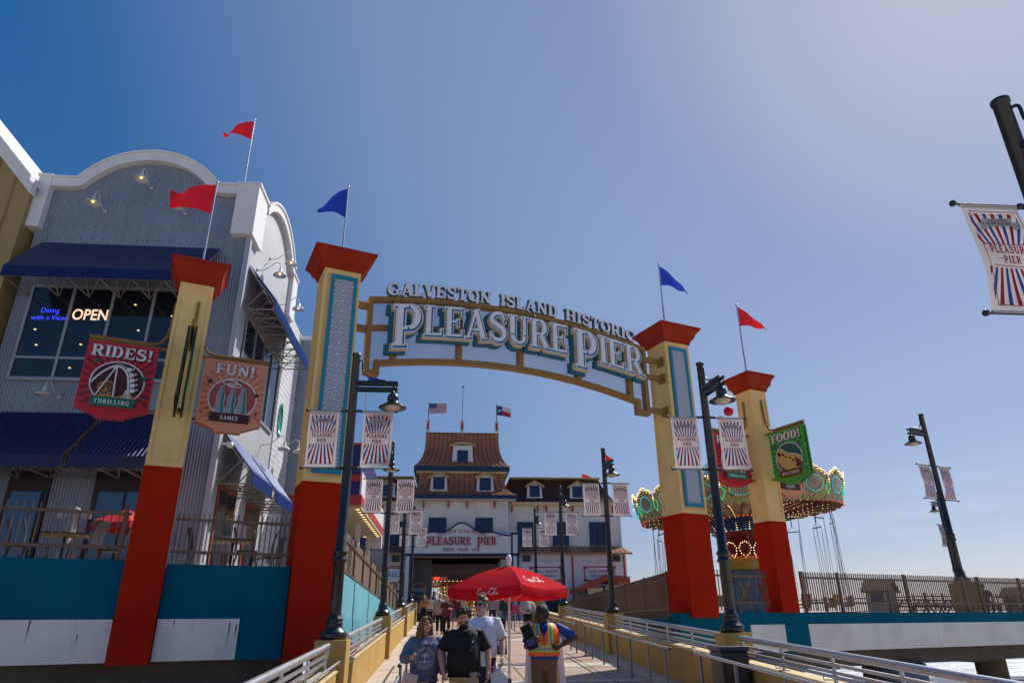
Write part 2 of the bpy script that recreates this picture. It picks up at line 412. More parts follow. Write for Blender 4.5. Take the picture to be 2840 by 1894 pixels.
GL = {
 'I': (.36, _stem(.18)), 'L': (.66, _stem(.17) + [([(.17, .055), (.62, .055)], .11, 0), ([(.60, .0), (.60, .27)], .075, 0)]),
 'E': (.68, _stem(.17) + [([(.17, .945), (.61, .945)], .11, 0), ([(.17, .5), (.46, .5)], .10, 0), ([(.17, .055), (.64, .055)], .11, 0), ([(.60, 1), (.60, .74)], .075, 0), ([(.62, 0), (.62, .27)], .075, 0), ([(.45, .62), (.45, .38)], .07, 0)]),
 'F': (.62, _stem(.17) + [([(.17, .945), (.60, .945)], .11, 0), ([(.17, .5), (.44, .5)], .10, 0), ([(.58, 1), (.58, .74)], .075, 0), ([(.44, .62), (.44, .38)], .07, 0)]),
 'P': (.70, _stem(.17) + [([(.17, .945), (.38, .945)], .11, 0), ([(.17, .43), (.38, .43)], .11, 0)] + _ell(.37, .6875, .22, .2575, 90, -90, 12)),
 'R': (.78, _stem(.17) + [([(.17, .945), (.38, .945)], .11, 0), ([(.17, .48), (.38, .48)], .11, 0)] + _ell(.37, .7125, .21, .2325, 90, -90, 12) + [([(.40, .48), (.64, .04)], .19, 0)] + _ser(.69, SF / 2, .22)),
 'B': (.72, _stem(.17) + [([(.17, .945), (.38, .945)], .11, 0), ([(.17, .5), (.38, .5)], .10, 0), ([(.17, .055), (.38, .055)], .11, 0)] + _ell(.37, .72, .18, .225, 90, -90, 10) + _ell(.37, .28, .22, .225, 90, -90, 10)),
 'A': (.80, [([(.12, .02), (.40, .98)], .12, 0), ([(.38, 1.0), (.67, .02)], .20, 0), ([(.22, .30), (.58, .30)], .10, 0)] + _ser(.11, SF / 2, .25) + _ser(.69, SF / 2, .30)),
 'S': (.70, [(_Sp, [.10 + .09 * sin(pi * i / (len(_Sp) - 1)) for i in range(len(_Sp))], 0), ([(.575, .66), (.575, .98)], .06, 0), ([(.10, .02), (.10, .34)], .06, 0)]),
 'U': (.80, [([(.17, 1), (.17, .32)], TS, 0), ([(.63, 1), (.63, .32)], .13, 0)] + _ell(.40, .33, .23, .275, 180, 360, 16, .12, .17) + _ser(.17, 1 - SF / 2, .34) + _ser(.63, 1 - SF / 2, .27)),
 'O': (.82, _ell(.41, .5, .30, .445, 0, 360, 32)), 'D': (.78, _stem(.17) + [([(.17, .945), (.36, .945)], .11, 0), ([(.17, .055), (.36, .055)], .11, 0)] + _ell(.35, .5, .28, .445, 90, -90, 18)),
 'C': (.74, _ell(.42, .5, .31, .445, 52, 312, 26) + [([(.64, .66), (.64, .98)], .06, 0)]),
 'G': (.82, _ell(.42, .5, .31, .445, 52, 300, 26) + [([(.64, .66), (.64, .98)], .06, 0), ([(.64, .06), (.64, .42)], .17, 0)] + _ser(.64, .42, .34)),
 'V': (.76, [([(.12, .98), (.38, .0)], .20, 0), ([(.38, .02), (.64, .98)], .12, 0)] + _ser(.11, 1 - SF / 2, .30) + _ser(.65, 1 - SF / 2, .25)),
 'T': (.72, _stem(.36, top=False) + [([(.05, .945), (.67, .945)], .11, 0), ([(.075, 1), (.075, .72)], .07, 0), ([(.645, 1), (.645, .72)], .07, 0)]),
 'N': (.84, [([(.16, 0), (.16, 1)], .12, 0), ([(.13, .98), (.66, .04)], .20, 0), ([(.66, 0), (.66, 1)], .12, 0)] + _ser(.11, 1 - SF / 2, .20) + _ser(.16, SF / 2, .27) + _ser(.66, 1 - SF / 2, .27)),
 'M': (1.0, [([(.16, 0), (.18, 1)], .11, 0), ([(.18, .98), (.48, .12)], .19, 0), ([(.48, .12), (.78, .98)], .11, 0), ([(.80, 1), (.82, 0)], .19, 0)] + _ser(.15, SF / 2, .25) + _ser(.82, SF / 2, .33) + _ser(.13, 1 - SF / 2, .2) + _ser(.84, 1 - SF / 2, .24)),
 'W': (1.06, [([(.12, .98), (.32, .02)], .19, 0), ([(.32, .02), (.52, .9)], .11, 0), ([(.52, .9), (.72, .02)], .19, 0), ([(.72, .02), (.94, .98)], .11, 0)] + _ser(.12, 1 - SF / 2, .3) + _ser(.94, 1 - SF / 2, .25)),
 'H': (.84, _stem(.18) + _stem(.65) + [([(.18, .5), (.65, .5)], .11, 0)]),
 'K': (.80, _stem(.17) + [([(.20, .40), (.62, .95)], .12, 0), ([(.34, .55), (.66, .04)], .19, 0)] + _ser(.64, 1 - SF / 2, .24) + _ser(.68, SF / 2, .24)),
 'Y': (.76, [([(.12, .96), (.38, .45)], .19, 0), ([(.38, .45), (.64, .96)], .12, 0)] + _stem(.38, 0, .5, top=False) + _ser(.11, 1 - SF / 2, .28) + _ser(.65, 1 - SF / 2, .24)),
 '!': (.34, [([(.17, 1), (.17, .34)], [.22, .09], 0), (arcp(.17, .11, .055, .055, 0, 360, 10), .11, 0)]),
 '1': (.40, _stem(.2, top=False) + [([(.2, .97), (.06, .82)], .08, 0)]), '5': (.62, [([(.16, .945), (.52, .945)], .11, 0), ([(.15, .98), (.13, .52)], .08, 0)] + _ell(.30, .33, .22, .28, 120, -150, 18)),
 '-': (.40, [([(.05, .42), (.35, .42)], .09, 0)]), '.': (.36, [(arcp(.18, .42, .045, .045, 0, 360, 10), .09, 0)]), "'": (.2, [([(.1, 1), (.1, .76)], .08, 0)]), ' ': (.36, []),
}
def slab(text, h, grow=0.0, gap=.05, wscale=1.0, caps=None):
    """list of (char, list of polygons, x offset, advance) of slab-serif capitals; caps: first-letter scale"""
    out = []; x = 0
    for i, ch in enumerate(text):
        w, st = GL[ch]
        big = caps if (caps and (i == 0 or text[i - 1] == ' ')) else 1.0
        polys = []
        for pts, wd, e in st:
            g = grow
            wv = [q + g for q in wd] if isinstance(wd, list) else wd + g
            poly = ribbon(pts, wv, g / 2)
            polys.append([((px * wscale) * h * big, py * h * big) for px, py in poly])
        adv = (w + gap) * wscale * h * big
        out.append((ch, polys, x, adv)); x += adv
    return out, x
def quadsplit(poly):
    """ribbon polygons -> quads"""
    n = len(poly) // 2
    return [(i, i + 1, 2 * n - 2 - i, 2 * n - 1 - i) for i in range(n - 1)]
def ribmesh(mb, poly, z0, z1, mf, ms, fn):
    """extruded ribbon; fn maps (x,y,z)->3D; z1 is the front"""
    n = len(poly)
    vs = [fn(p[0], p[1], z0) for p in poly] + [fn(p[0], p[1], z1) for p in poly]
    q = quadsplit(poly)
    mb.add(vs, [tuple(i + n for i in f) for f in q], mf)
    if z1 != z0:
        mb.add(vs, q, ms)
        mb.add(vs, [(i, (i + 1) % n, (i + 1) % n + n, i + n) for i in range(n)], ms)
class Art:
    """flat artwork: coloured shapes stacked a hair apart; (u right, v up)"""
    def __init__(s, eps=.0012): s.t = []; s.k = 0; s.eps = eps
    def poly(s, pts, m, layer=None, clip=None):
        if clip:
            for a, b, c in clip: pts = clip_half(pts, a, b, c)
            if len(pts) < 3: return s
        if layer is None: s.k += 1; layer = s.k
        tri = tessellate_polygon([[Vector((p[0], p[1], 0)) for p in pts]])
        for t in tri: s.t.append(([tuple(pts[i]) for i in t], m, layer))
        return s
    def rib(s, pts, w, m, layer=None, ext=0, clip=None):
        if layer is None: s.k += 1; layer = s.k
        pl = ribbon(pts, w, ext)
        for q in quadsplit(pl):
            pp = [pl[i] for i in q]
            if clip:
                for a, b, c in clip: pp = clip_half(pp, a, b, c)
                if len(pp) < 3: continue
            for i in range(1, len(pp) - 1): s.t.append(([pp[0], pp[i], pp[i + 1]], m, layer))
        return s
    def rect(s, x0, y0, x1, y1, m, layer=None): return s.poly([(x0, y0), (x1, y0), (x1, y1), (x0, y1)], m, layer)
    def disc(s, cx, cy, rx, ry, m, n=28, layer=None, clip=None): return s.poly(arcp(cx, cy, rx, ry, 0, 360 * (n - 1) / n, n - 1), m, layer, clip)
    def star(s, cx, cy, r, m, rot=90, layer=None):
        return s.poly([(cx + (r if i % 2 == 0 else r * .4) * cos(RAD(rot + 36 * i)), cy + (r if i % 2 == 0 else r * .4) * sin(RAD(rot + 36 * i))) for i in range(10)], m, layer)
    def rays(s, cx, cy, n, m, rmax, box, a0=0, frac=.5, layer=None):
        if layer is None: s.k += 1; layer = s.k
        x0, y0, x1, y1 = box
        cl = [(1, 0, -x0), (-1, 0, x1), (0, 1, -y0), (0, -1, y1)]
        for i in range(n):
            a = RAD(a0 + 360 * i / n); b = RAD(a0 + 360 * (i + frac) / n)
            s.poly([(cx, cy), (cx + rmax * cos(a), cy + rmax * sin(a)), (cx + rmax * cos(b), cy + rmax * sin(b))], m, layer, cl)
        return s
    def slab(s, text, cx, y, h, m, width=None, gap=.05, grow=0, caps=None, layer=None, shear=0, arch=None, ws=1.0):
        L, W = slab(text, h, grow, gap, ws, caps); k = (width / W) if width else 1.0
        if layer is None: s.k += 1; layer = s.k
        for ch, polys, x0, adv in L:
            for pl in polys:
                q2 = [((x0 + px) * k - W * k / 2 + cx, y + py) for px, py in pl]
                if arch: q2 = [(px, py + arch(px - cx)) for px, py in q2]
                if shear: q2 = [(px + shear * (py - y), py) for px, py in q2]
                for q in quadsplit(q2):
                    s.t.append(([q2[q[0]], q2[q[1]], q2[q[2]]], m, layer)); s.t.append(([q2[q[0]], q2[q[2]], q2[q[3]]], m, layer))
        return s
    def text(s, txt, cx, y, h, m, width=None, layer=None, bold=0.0, shear=0.0, align='CENTER'):
        if layer is None: s.k += 1; layer = s.k
        for tri in font_tris(txt, h, bold, width, shear, align): s.t.append(([(p[0] + cx, p[1] + y) for p in tri], m, layer))
        return s
    def mesh(s, mb=None, warp=None, T=None, cutu=None, cutv=None, z=0.0, mofs=0):
        mb = mb or MB()
        bm = bmesh.new(); lay = bm.faces.layers.int.new('k')
        for tri, m, layer in s.t:
            vs = [bm.verts.new((p[0], p[1], z + layer * s.eps)) for p in tri]
            try: f = bm.faces.new(vs)
            except ValueError: continue
            f.material_index = m
        for cuts, no in ((cutu, (1, 0, 0)), (cutv, (0, 1, 0))):
            for c in cuts or []:
                bmesh.ops.bisect_plane(bm, geom=bm.verts[:] + bm.edges[:] + bm.faces[:], plane_co=(c * no[0], c * no[1], 0), plane_no=no, dist=1e-6)
        bm.normal_update()
        bmesh.ops.reverse_faces(bm, faces=[f for f in bm.faces if f.normal.z < 0])
        bm.verts.index_update()
        vs = [v.co.copy() for v in bm.verts]
        if warp: vs = [Vector(warp(*v)) for v in vs]
        o = len(mb.v)
        mb.v += [tuple(T @ v) if T is not None else tuple(v) for v in vs]
        for f in bm.faces:
            mb.f.append(tuple(v.index + o for v in f.verts)); mb.m.append(f.material_index + mofs); mb.sm.append(warp is not None)
        bm.free()
        return mb
def clip_half(pts, a, b, c):
    out = []; n = len(pts)
    for i in range(n):
        p, q = pts[i], pts[(i + 1) % n]
        dp, dq = a * p[0] + b * p[1] + c, a * q[0] + b * q[1] + c
        if dp >= 0: out.append(p)
        if (dp > 0 and dq < 0) or (dp < 0 and dq > 0):
            t = dp / (dp - dq); out.append((p[0] + (q[0] - p[0]) * t, p[1] + (q[1] - p[1]) * t))
    return out
_FT = {}
def font_tris(txt, h, bold=0.0, width=None, shear=0.0, align='CENTER'):
    key = (txt, bold, shear)
    if key not in _FT:
        cu = bpy.data.curves.new('t', 'FONT'); cu.body = txt; cu.size = 1.0; cu.offset = bold; cu.shear = shear; cu.resolution_u = 3
        ob = bpy.data.objects.new('t', cu); COL.objects.link(ob)
        dg = bpy.context.evaluated_depsgraph_get(); me = bpy.data.meshes.new_from_object(ob.evaluated_get(dg))
        me.calc_loop_triangles()
        T = [[tuple(me.vertices[i].co[:2]) for i in t.vertices] for t in me.loop_triangles]
        bpy.data.objects.remove(ob); bpy.data.curves.remove(cu); bpy.data.meshes.remove(me)
        _FT[key] = T
    T = _FT[key]
    if not T: return []
    xs = [p[0] for t in T for p in t]; x0, x1 = min(xs), max(xs)
    sy = h / .72; sx = (width / (x1 - x0)) if width else sy
    ofs = -(x0 + x1) / 2 if align == 'CENTER' else -x0
    return [[((p[0] + ofs) * sx, p[1] * sy) for p in t] for t in T]
# ================================================================== ground, sea, decks, ramp
def struct(o): o['kind'] = 'structure'; return o
sand = mat('beach_sand', (.56, .48, .37), .9, var=.15, vscale=.15, bump=.3, bscale=6)
m = MB(); Q = lambda s, w, z: gp(s, w, z)
m.add([Q(-3000, -400, -6.0), Q(3000, -400, -6.0), Q(3000, 58, -6.35), Q(-3000, 58, -6.35)], [(0, 1, 2, 3)])
struct(m.obj('ground', sand))
sea = bpy.data.materials.new('sea_water'); sea.use_nodes = True
nt = sea.node_tree; b = nt.nodes['Principled BSDF']; b.inputs['Roughness'].default_value = .18
tc = nt.nodes.new('ShaderNodeTexCoord'); mp = nt.nodes.new('ShaderNodeMapping'); mp.inputs['Rotation'].default_value = (0, 0, -GRZ); mp.inputs['Scale'].default_value = (.05, .22, 1)
nt.links.new(tc.outputs['Object'], mp.inputs[0])
nz = nt.nodes.new('ShaderNodeTexNoise'); nz.inputs['Scale'].default_value = 1.6; nz.inputs['Detail'].default_value = 9; nz.inputs['Roughness'].default_value = .68
nt.links.new(mp.outputs[0], nz.inputs['Vector'])
rp = nt.nodes.new('ShaderNodeValToRGB'); rp.color_ramp.elements[0].position = .40; rp.color_ramp.elements[1].position = .52
rp.color_ramp.elements[0].color = (.16, .22, .26, 1); rp.color_ramp.elements[1].color = (.92, .92, .92, 1)
nt.links.new(nz.outputs[0], rp.inputs[0]); nt.links.new(rp.outputs[0], b.inputs['Base Color'])
bp = nt.nodes.new('ShaderNodeBump'); bp.inputs['Strength'].default_value = 1; bp.inputs['Distance'].default_value = .5
nt.links.new(nz.outputs[0], bp.inputs['Height']); nt.links.new(bp.outputs[0], b.inputs['Normal'])
m = MB(); m.add([Q(-20000, 54, -6.3), Q(20000, 54, -6.3), Q(20000, 20000, -6.3), Q(-20000, 20000, -6.3)], [(0, 1, 2, 3)])
struct(m.obj('sea', sea))
m = MB()
m.hexa([Q(-200, -90, -6.6), Q(200, -90, -6.6), Q(200, -4.2, -6.6), Q(-200, -4.2, -6.6), Q(-200, -90, -.6), Q(200, -90, -.6), Q(200, -5.5, -.6), Q(-200, -5.5, -.6)])
struct(m.obj('promenade', mat('seawall_concrete', (.58, .52, .43), .85, var=.15, bump=.3, stain=.3)))
# --- decks behind the gate line
DECKC = mat('deck_concrete', (.34, .30, .26), .85, var=.15, vscale=2, bump=.2)
def slab_poly(name, pts, z0, z1, ma, **k):
    m = MB(); m.prism(pts, z0, z1); return struct(m.obj(name, ma))
def xy(s, w): p = gp(s, w, 0); return (p[0], p[1])
XL = -2.78
# left deck polygon: gate line from s=-45 to the side wall, then back along the side wall
sL = 3.25
slab_poly('deck', [xy(-60, .35), xy(sL, .35), (XL - .05, 18.0), (XL - .05, 46), (XL - .05, 100), (-60, 100)], 2.4, 2.9 - .6, DECKC)
slab_poly('terrace_floor', [xy(-60, .30), xy(sL - .2, .30), (XL - .25, 18.4), (XL - .25, 30), (-60, 30)], 2.95, 3.22, DECKC)
slab_poly('boardwalk', [xy(13.9, .4), xy(80, .4), (110, 140), (-14, 140), (-14, 46), (9.3, 46), (9.2, 60)][:0] or [xy(13.7, .45), xy(90, .45), (120, 120), (9.0, 120), (8.3, 46.2)], 1.9, 2.31, DECKC)
slab_poly('pier_deck', [(XL, 46), (8.28, 46), (8.98, 120), (XL, 120)], 1.9, 2.305, DECKC)
# ramp with brick paving
brick = bpy.data.materials.new('brick_paving'); brick.use_nodes = True
nt = brick.node_tree; b = nt.nodes['Principled BSDF']; b.inputs['Roughness'].default_value = .85
tc = nt.nodes.new('ShaderNodeTexCoord'); br = nt.nodes.new('ShaderNodeTexBrick')
br.inputs['Scale'].default_value = 4.0; br.inputs['Color1'].default_value = (.42, .28, .21, 1); br.inputs['Color2'].default_value = (.48, .34, .265, 1); br.inputs['Mortar'].default_value = (.22, .18, .15, 1)
br.inputs['Mortar Size'].default_value = .02; br.inputs['Brick Width'].default_value = .85; br.inputs['Row Height'].default_value = .42
nt.links.new(tc.outputs['Object'], br.inputs['Vector'])
nz = nt.nodes.new('ShaderNodeTexNoise'); nz.inputs['Scale'].default_value = .8; nz.inputs['Detail'].default_value = 8
nt.links.new(tc.outputs['Object'], nz.inputs['Vector'])
mx = nt.nodes.new('ShaderNodeMixRGB'); mx.blend_type = 'MULTIPLY'; mx.inputs[0].default_value = .55
rp = nt.nodes.new('ShaderNodeValToRGB'); rp.color_ramp.elements[0].position = .3; rp.color_ramp.elements[0].color = (.6, .58, .55, 1); rp.color_ramp.elements[1].position = .6
nt.links.new(nz.outputs[0], rp.inputs[0]); nt.links.new(br.outputs[0], mx.inputs[1]); nt.links.new(rp.outputs[0], mx.inputs[2]); nt.links.new(mx.outputs[0], b.inputs['Base Color'])
RZ = lambda y: .05 * min(y, 46)
m = MB()
def rslab(m, x0, x1, y0, y1, h0, h1, mi=0):
    m.hexa([(x0, y0, RZ(y0) + h0), (x1, y0, RZ(y0) + h0), (x1, y1, RZ(y1) + h0), (x0, y1, RZ(y1) + h0), (x0, y0, RZ(y0) + h1), (x1, y0, RZ(y0) + h1), (x1, y1, RZ(y1) + h1), (x0, y1, RZ(y1) + h1)], mi)
rslab(m, -2.15, 5.75, -12, 46, -.45, 0)
struct(m.obj('ramp', brick))
PALE = mat('pale_concrete_band', (.52, .44, .35), .85, var=.12, vscale=3, bump=.15, stain=.2)
m = MB()
rslab(m, -1.75, -1.05, -6, 46, -.05, .004); rslab(m, 4.75, 5.3, -6, 46, -.05, .004)
for y in (11.9, 13.1, 17, 20, 24, 29.5, 34, 39, 43.5): rslab(m, -1.045, 4.745, y, y + (1.1 if y in (13.1, 20, 29.5) else .35), -.05, .004)
struct(m.obj('path', PALE))
m = MB()
for y in (17, 20, 24, 29.5, 34, 39): rslab(m, -1.74, 5.29, y - .012, y + .012, -.05, .008)
rslab(m, 1.86, 1.885, 13, 46, -.05, .009); rslab(m, 3.9, 3.92, 13, 46, -.05, .009)
struct(m.obj('path_joints', mat('joint_dark', (.10, .085, .07), .9)))
# parapets of the ramp with lamp posts' pedestals
YP = (3.2, 13.15, 23.15, 32.9, 42.9)
for side, xa, xb, ys, lab in ((-1, -2.10, -1.78, YP, 'left'), (1, 5.33, 5.65, (5.02, 13.8, 23.8, 33.6, 43.6), 'right')):
    rt = empty('ramp_wall', 'low ochre wall on the %s side of the brick ramp' % ('left, restaurant' if side < 0 else 'right, swing ride'), 'wall', (xa, 13, .6))
    m = MB(); mc = MB()
    segs = [-8] + list(ys) + [46]
    for i in range(len(segs) - 1):
        y0, y1 = segs[i] + (.29 if i else 0), segs[i + 1] - .29
        rslab(m, xa, xb, y0, y1, -.42, .70); rslab(mc, xa - .02, xb + .02, y0, y1, .703, .745)
    m.obj('wall', OCH, rt, world=True); mc.obj('coping', OCHT, rt, world=True, bev=.01)
    for y in ys:
        if y < 3 : continue
        m = MB(); xc = -1.93 if side < 0 else 5.5
        z = RZ(y)
        m.box((xc - .27, y - .27, z - .5), (xc + .27, y + .27, z + 1.19))
        m.obj('pedestal', OCH, rt, world=True, bev=.015)
# steel rails on the parapets
def wall_rail(side, y0, y1, lab):
    xc = -1.95 if side < 0 else 5.47
    rt = empty('parapet_rail', lab, 'railing', (xc, y0, RZ(y0) + .75), group='rails on the ramp walls')
    P = lambda x, y, h: (x, y, RZ(y) + h)
    ya, yb = y0 + .42, y1 - .42
    m = MB(); m.tube([P(xc, ya, 1.12), P(xc, yb, 1.12)], .052, 12)
    for q in (ya, yb): m.tube([P(xc, q, 1.12), P(xc, q, .93)], .03, 8)
    m.obj('top_pipe', GALV, rt, world=True)
    m = MB()
    for h in (.985, .885): m.bar(P(xc, ya + .02, h), P(xc, yb - .02, h), .03, .045)
    objs(m, 'mid_rail', GALV, rt)
    n = max(2, int((yb - ya) / 1.55)); m = MB(); mf = MB()
    for i in range(n + 1):
        y = ya + .06 + (yb - ya - .12) * i / n
        m.bar(P(xc, y, .75), P(xc, y, 1.08), .05, .035); mf.box((xc - .07, y - .05, RZ(y) + .742), (xc + .07, y + .05, RZ(y) + .757))
    objs(m, 'upright', GALV, rt); objs(mf, 'base_plate', GALV, rt)
    xi = xc - side * .20
    m = MB(); m.tube([P(xi, y0 + .2, .87), P(xi, y1 - .2, .87)], .022, 10)
    for i in range(n + 1):
        y = ya + .3 + (yb - ya - .6) * i / n
        m.tube([P(xi, y, .85), P(xi, y, .80), P(xi + side * .14, y, .80)], .009, 6)
    m.obj('hand_rail', GALV, rt, world=True)
    return rt
wall_rail(-1, -6, 13.15, 'thick grey pipe rail on the left wall, nearer than the nearest left lamp')
wall_rail(-1, 13.15, 23.15, 'grey pipe rail between the nearest and the second lamp of the left row')
wall_rail(-1, 23.15, 32.9, 'grey pipe rail between the second and third lamp of the left row')
wall_rail(-1, 32.9, 42.9, 'grey pipe rail beyond the third lamp of the left row, near the tan cardigan')
wall_rail(1, 5.02, 13.8, 'thick grey pipe rail on the right ochre wall, running to the lower right corner')
wall_rail(1, 13.8, 23.8, 'grey pipe rail between the nearest full lamp and the second one on the right')
wall_rail(1, 23.8, 33.6, 'grey pipe rail on the right ochre wall, beyond the second right lamp post')
# free-standing hand rails on the ramp
def free_rail(x, y0, y1, posts, lab, h=.88, kn0=True, kn1=True):
    rt = empty('hand_rail', lab, 'handrail', (x, posts[0], RZ(posts[0])), group='free-standing handrails on the ramp')
    P = lambda y, hh: (x, y, RZ(y) + hh)
    m = MB(); m.tube([P(y0, h), P(y1, h)], .024, 10)
    m.obj('rail', GALV, rt, world=True)
    for y in posts:
        m = MB(); m.bar(P(y, 0), P(y, h - .02), .045, .045); m.obj('post', mat('rail_post_steel', (.22, .22, .24), .4, metal=.5), rt, world=True)
    m = MB(); m.ball(P(y0, h), .034, 8); m.ball(P(y1, h), .034, 8); objs(m, 'end_knob', BLK, rt)
free_rail(4.4, 14.35, 23.3, [14.7, 15.9, 17.48, 18.87, 20.5, 22.1, 23.15], 'long grey handrail on the right of the ramp, behind the orange vest')
free_rail(4.25, 23.75, 33.5, [23.88, 24.98, 26.6, 28.5, 30.4, 32.2], 'farther grey handrail on the right of the ramp, beyond the long one')
free_rail(4.6, 5.5, 13.55, [6.5, 8.2, 9.9, 11.6, 13.2], 'nearest grey handrail on the right, beside the black litter bin')
free_rail(-.62, 4.0, 10.4, [5.8, 7.3, 8.8, 9.7, 10.3], 'grey handrail beside the woman in the blue sweatshirt, nearest on the left')
free_rail(-.7, 12.0, 21.5, [12.3, 14.2, 16.1, 18, 19.9, 21.3], 'grey handrail rising behind the woman in the blue sweatshirt')
free_rail(4.1, 34.4, 45, [34.6, 36.5, 38.6, 40.5, 42.5, 44.8], 'farthest grey handrail, beside the bending figure in the pale sweatshirt')
free_rail(3.35, 35.5, 45.5, [35.8, 37.4, 39.2, 41, 43, 45], 'far thin handrail between the pink bag and the pale sweatshirt')
# --- deck fascias on the gate line
def fascia(name, lab, boxes, grp=None):
    rt = empty(name, lab, 'wall', gp(boxes[0][0], .3, 1.4), GRZ, grp)
    M4 = {}
    for s0, s1, w0, w1, z0, z1, ma, part in boxes:
        k = (part, ma.name); M4.setdefault(k, (MB(), ma))[0].hexa([gp(s0, w0, z0), gp(s1, w0, z0), gp(s1, w1, z0), gp(s0, w1, z0), gp(s0, w0, z1), gp(s1, w0, z1), gp(s1, w1, z1), gp(s0, w1, z1)])
    for (part, _), (m, ma) in M4.items(): m.obj(part, ma, rt, world=True)
    return rt
fascia('terrace_wall', 'teal over white terrace wall left of and between the two left gate pillars', [
    (-40, -.76, .16, .5, 2.24, 3.36, TEAL, 'parapet'), (.02, 2.53, .16, .5, 2.24, 3.31, TEAL, 'parapet'), (1.62, 2.53, .161, .5, 1.43, 2.239, TEAL, 'parapet'),
    (-40, -.77, .13, .5, 1.45, 2.236, WHC, 'beam'), (.03, 1.6, .13, .5, 1.45, 2.236, WHC, 'beam')])
fascia('promenade_wall', 'teal over white edge wall of the right deck, carrying the long brown fence', [
    (13.3, 90, .13, .6, 2.0, 2.33, TEAL, 'parapet'), (17.25, 18.2, .11, .6, 1.2, 1.999, TEAL, 'panel'), (13.3, 15.85, .14, .6, 1.2, 1.998, TEAL, 'panel'),
    (15.87, 17.23, .12, .5, 1.25, 1.997, WHC, 'beam'), (18.22, 90, .12, .5, 1.22, 1.997, WHC, 'beam')])
m = MB(); rnd = random.Random(4)
for s_, z_, l_ in ((-2.15, 2.22, .45), (-1.32, 1.95, .18), (-3.4, 2.2, .2), (1.42, 2.15, .5), (.35, 2.2, .15), (1.55, 2.1, .3), (-4.2, 2.2, .3)):
    w_ = .012 + .012 * rnd.random(); m.add([gp(s_ - w_, .127, z_), gp(s_ + w_, .127, z_ + .01), gp(s_ + w_ * .8 - .01, .127, z_ - l_ * .5), gp(s_ - .012, .127, z_ - l_)], [(0, 1, 2, 3)])
rs = empty('rust_streaks', 'thin rust streaks running down the white beam under the left terrace', 'stain', gp(0, .127, 1.5)); rs_o = m.obj('streak', mat('rust_stain', (.16, .08, .03), .9, var=.4, vscale=12), rs, world=True)
# side walls running back beside the ramp
TEALS = mat('sunlit_teal_wall', (.13, .40, .48), .75, var=.14, vscale=.8, bump=.3, bscale=30, stain=.35)  # teal lightened for this wall, its direct sun put into the colour
rt = empty('side_wall', 'pale teal wall sunlit beside the ramp, under the left fence', 'wall', (XL, 20, 1))
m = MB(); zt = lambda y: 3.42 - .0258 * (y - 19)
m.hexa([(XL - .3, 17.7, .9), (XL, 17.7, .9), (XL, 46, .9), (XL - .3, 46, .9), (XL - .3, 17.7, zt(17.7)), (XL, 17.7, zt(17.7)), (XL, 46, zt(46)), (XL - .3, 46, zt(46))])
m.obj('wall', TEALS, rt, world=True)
m = MB()
for y in (26.7, 33, 39.2): m.box((XL, y - .03, 1.0), (XL + .012, y + .03, zt(y) - .01))
objs(m, 'joint', TEALD, rt)
m = MB(); m.box((XL, 17.9, .9), (XL + .02, 20.6, 2.42)); m.box((XL, 20.62, .9), (XL + .015, 24.5, 2.28)); m.obj('patch', mat('teal_patch', (.10, .34, .44), .75, var=.2, vscale=2, stain=.5), rt, world=True)
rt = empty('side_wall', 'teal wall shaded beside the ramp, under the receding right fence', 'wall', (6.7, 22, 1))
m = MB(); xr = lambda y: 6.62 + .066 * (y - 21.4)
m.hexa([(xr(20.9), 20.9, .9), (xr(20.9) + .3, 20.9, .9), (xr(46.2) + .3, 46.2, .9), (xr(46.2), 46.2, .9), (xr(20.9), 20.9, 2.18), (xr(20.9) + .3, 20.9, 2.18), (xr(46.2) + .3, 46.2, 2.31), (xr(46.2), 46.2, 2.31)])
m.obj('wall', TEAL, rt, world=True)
# girders and piles
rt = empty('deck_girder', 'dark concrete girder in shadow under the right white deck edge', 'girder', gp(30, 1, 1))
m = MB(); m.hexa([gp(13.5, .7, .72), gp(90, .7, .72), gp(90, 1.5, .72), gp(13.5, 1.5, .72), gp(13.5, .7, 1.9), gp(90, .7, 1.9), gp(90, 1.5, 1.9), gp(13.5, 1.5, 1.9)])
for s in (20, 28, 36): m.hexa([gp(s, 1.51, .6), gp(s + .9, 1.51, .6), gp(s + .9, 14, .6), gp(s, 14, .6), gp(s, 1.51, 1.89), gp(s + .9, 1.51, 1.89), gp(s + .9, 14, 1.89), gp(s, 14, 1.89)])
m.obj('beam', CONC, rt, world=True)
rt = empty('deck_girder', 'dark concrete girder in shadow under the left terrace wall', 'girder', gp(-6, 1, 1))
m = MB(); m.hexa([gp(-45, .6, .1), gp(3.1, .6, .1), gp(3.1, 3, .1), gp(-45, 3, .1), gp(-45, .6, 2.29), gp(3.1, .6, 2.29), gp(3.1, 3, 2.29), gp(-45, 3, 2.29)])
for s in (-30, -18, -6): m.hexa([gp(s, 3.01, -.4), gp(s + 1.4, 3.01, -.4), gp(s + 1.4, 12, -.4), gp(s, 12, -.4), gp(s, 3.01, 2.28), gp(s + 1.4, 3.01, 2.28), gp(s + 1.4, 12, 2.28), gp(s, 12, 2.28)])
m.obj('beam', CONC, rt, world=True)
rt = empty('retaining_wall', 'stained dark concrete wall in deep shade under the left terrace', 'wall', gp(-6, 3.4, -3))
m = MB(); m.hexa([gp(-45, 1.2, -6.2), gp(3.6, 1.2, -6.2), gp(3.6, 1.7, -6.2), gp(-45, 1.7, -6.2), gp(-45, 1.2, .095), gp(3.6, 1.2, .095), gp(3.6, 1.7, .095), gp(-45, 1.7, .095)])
m.obj('wall', CONC, rt, world=True)
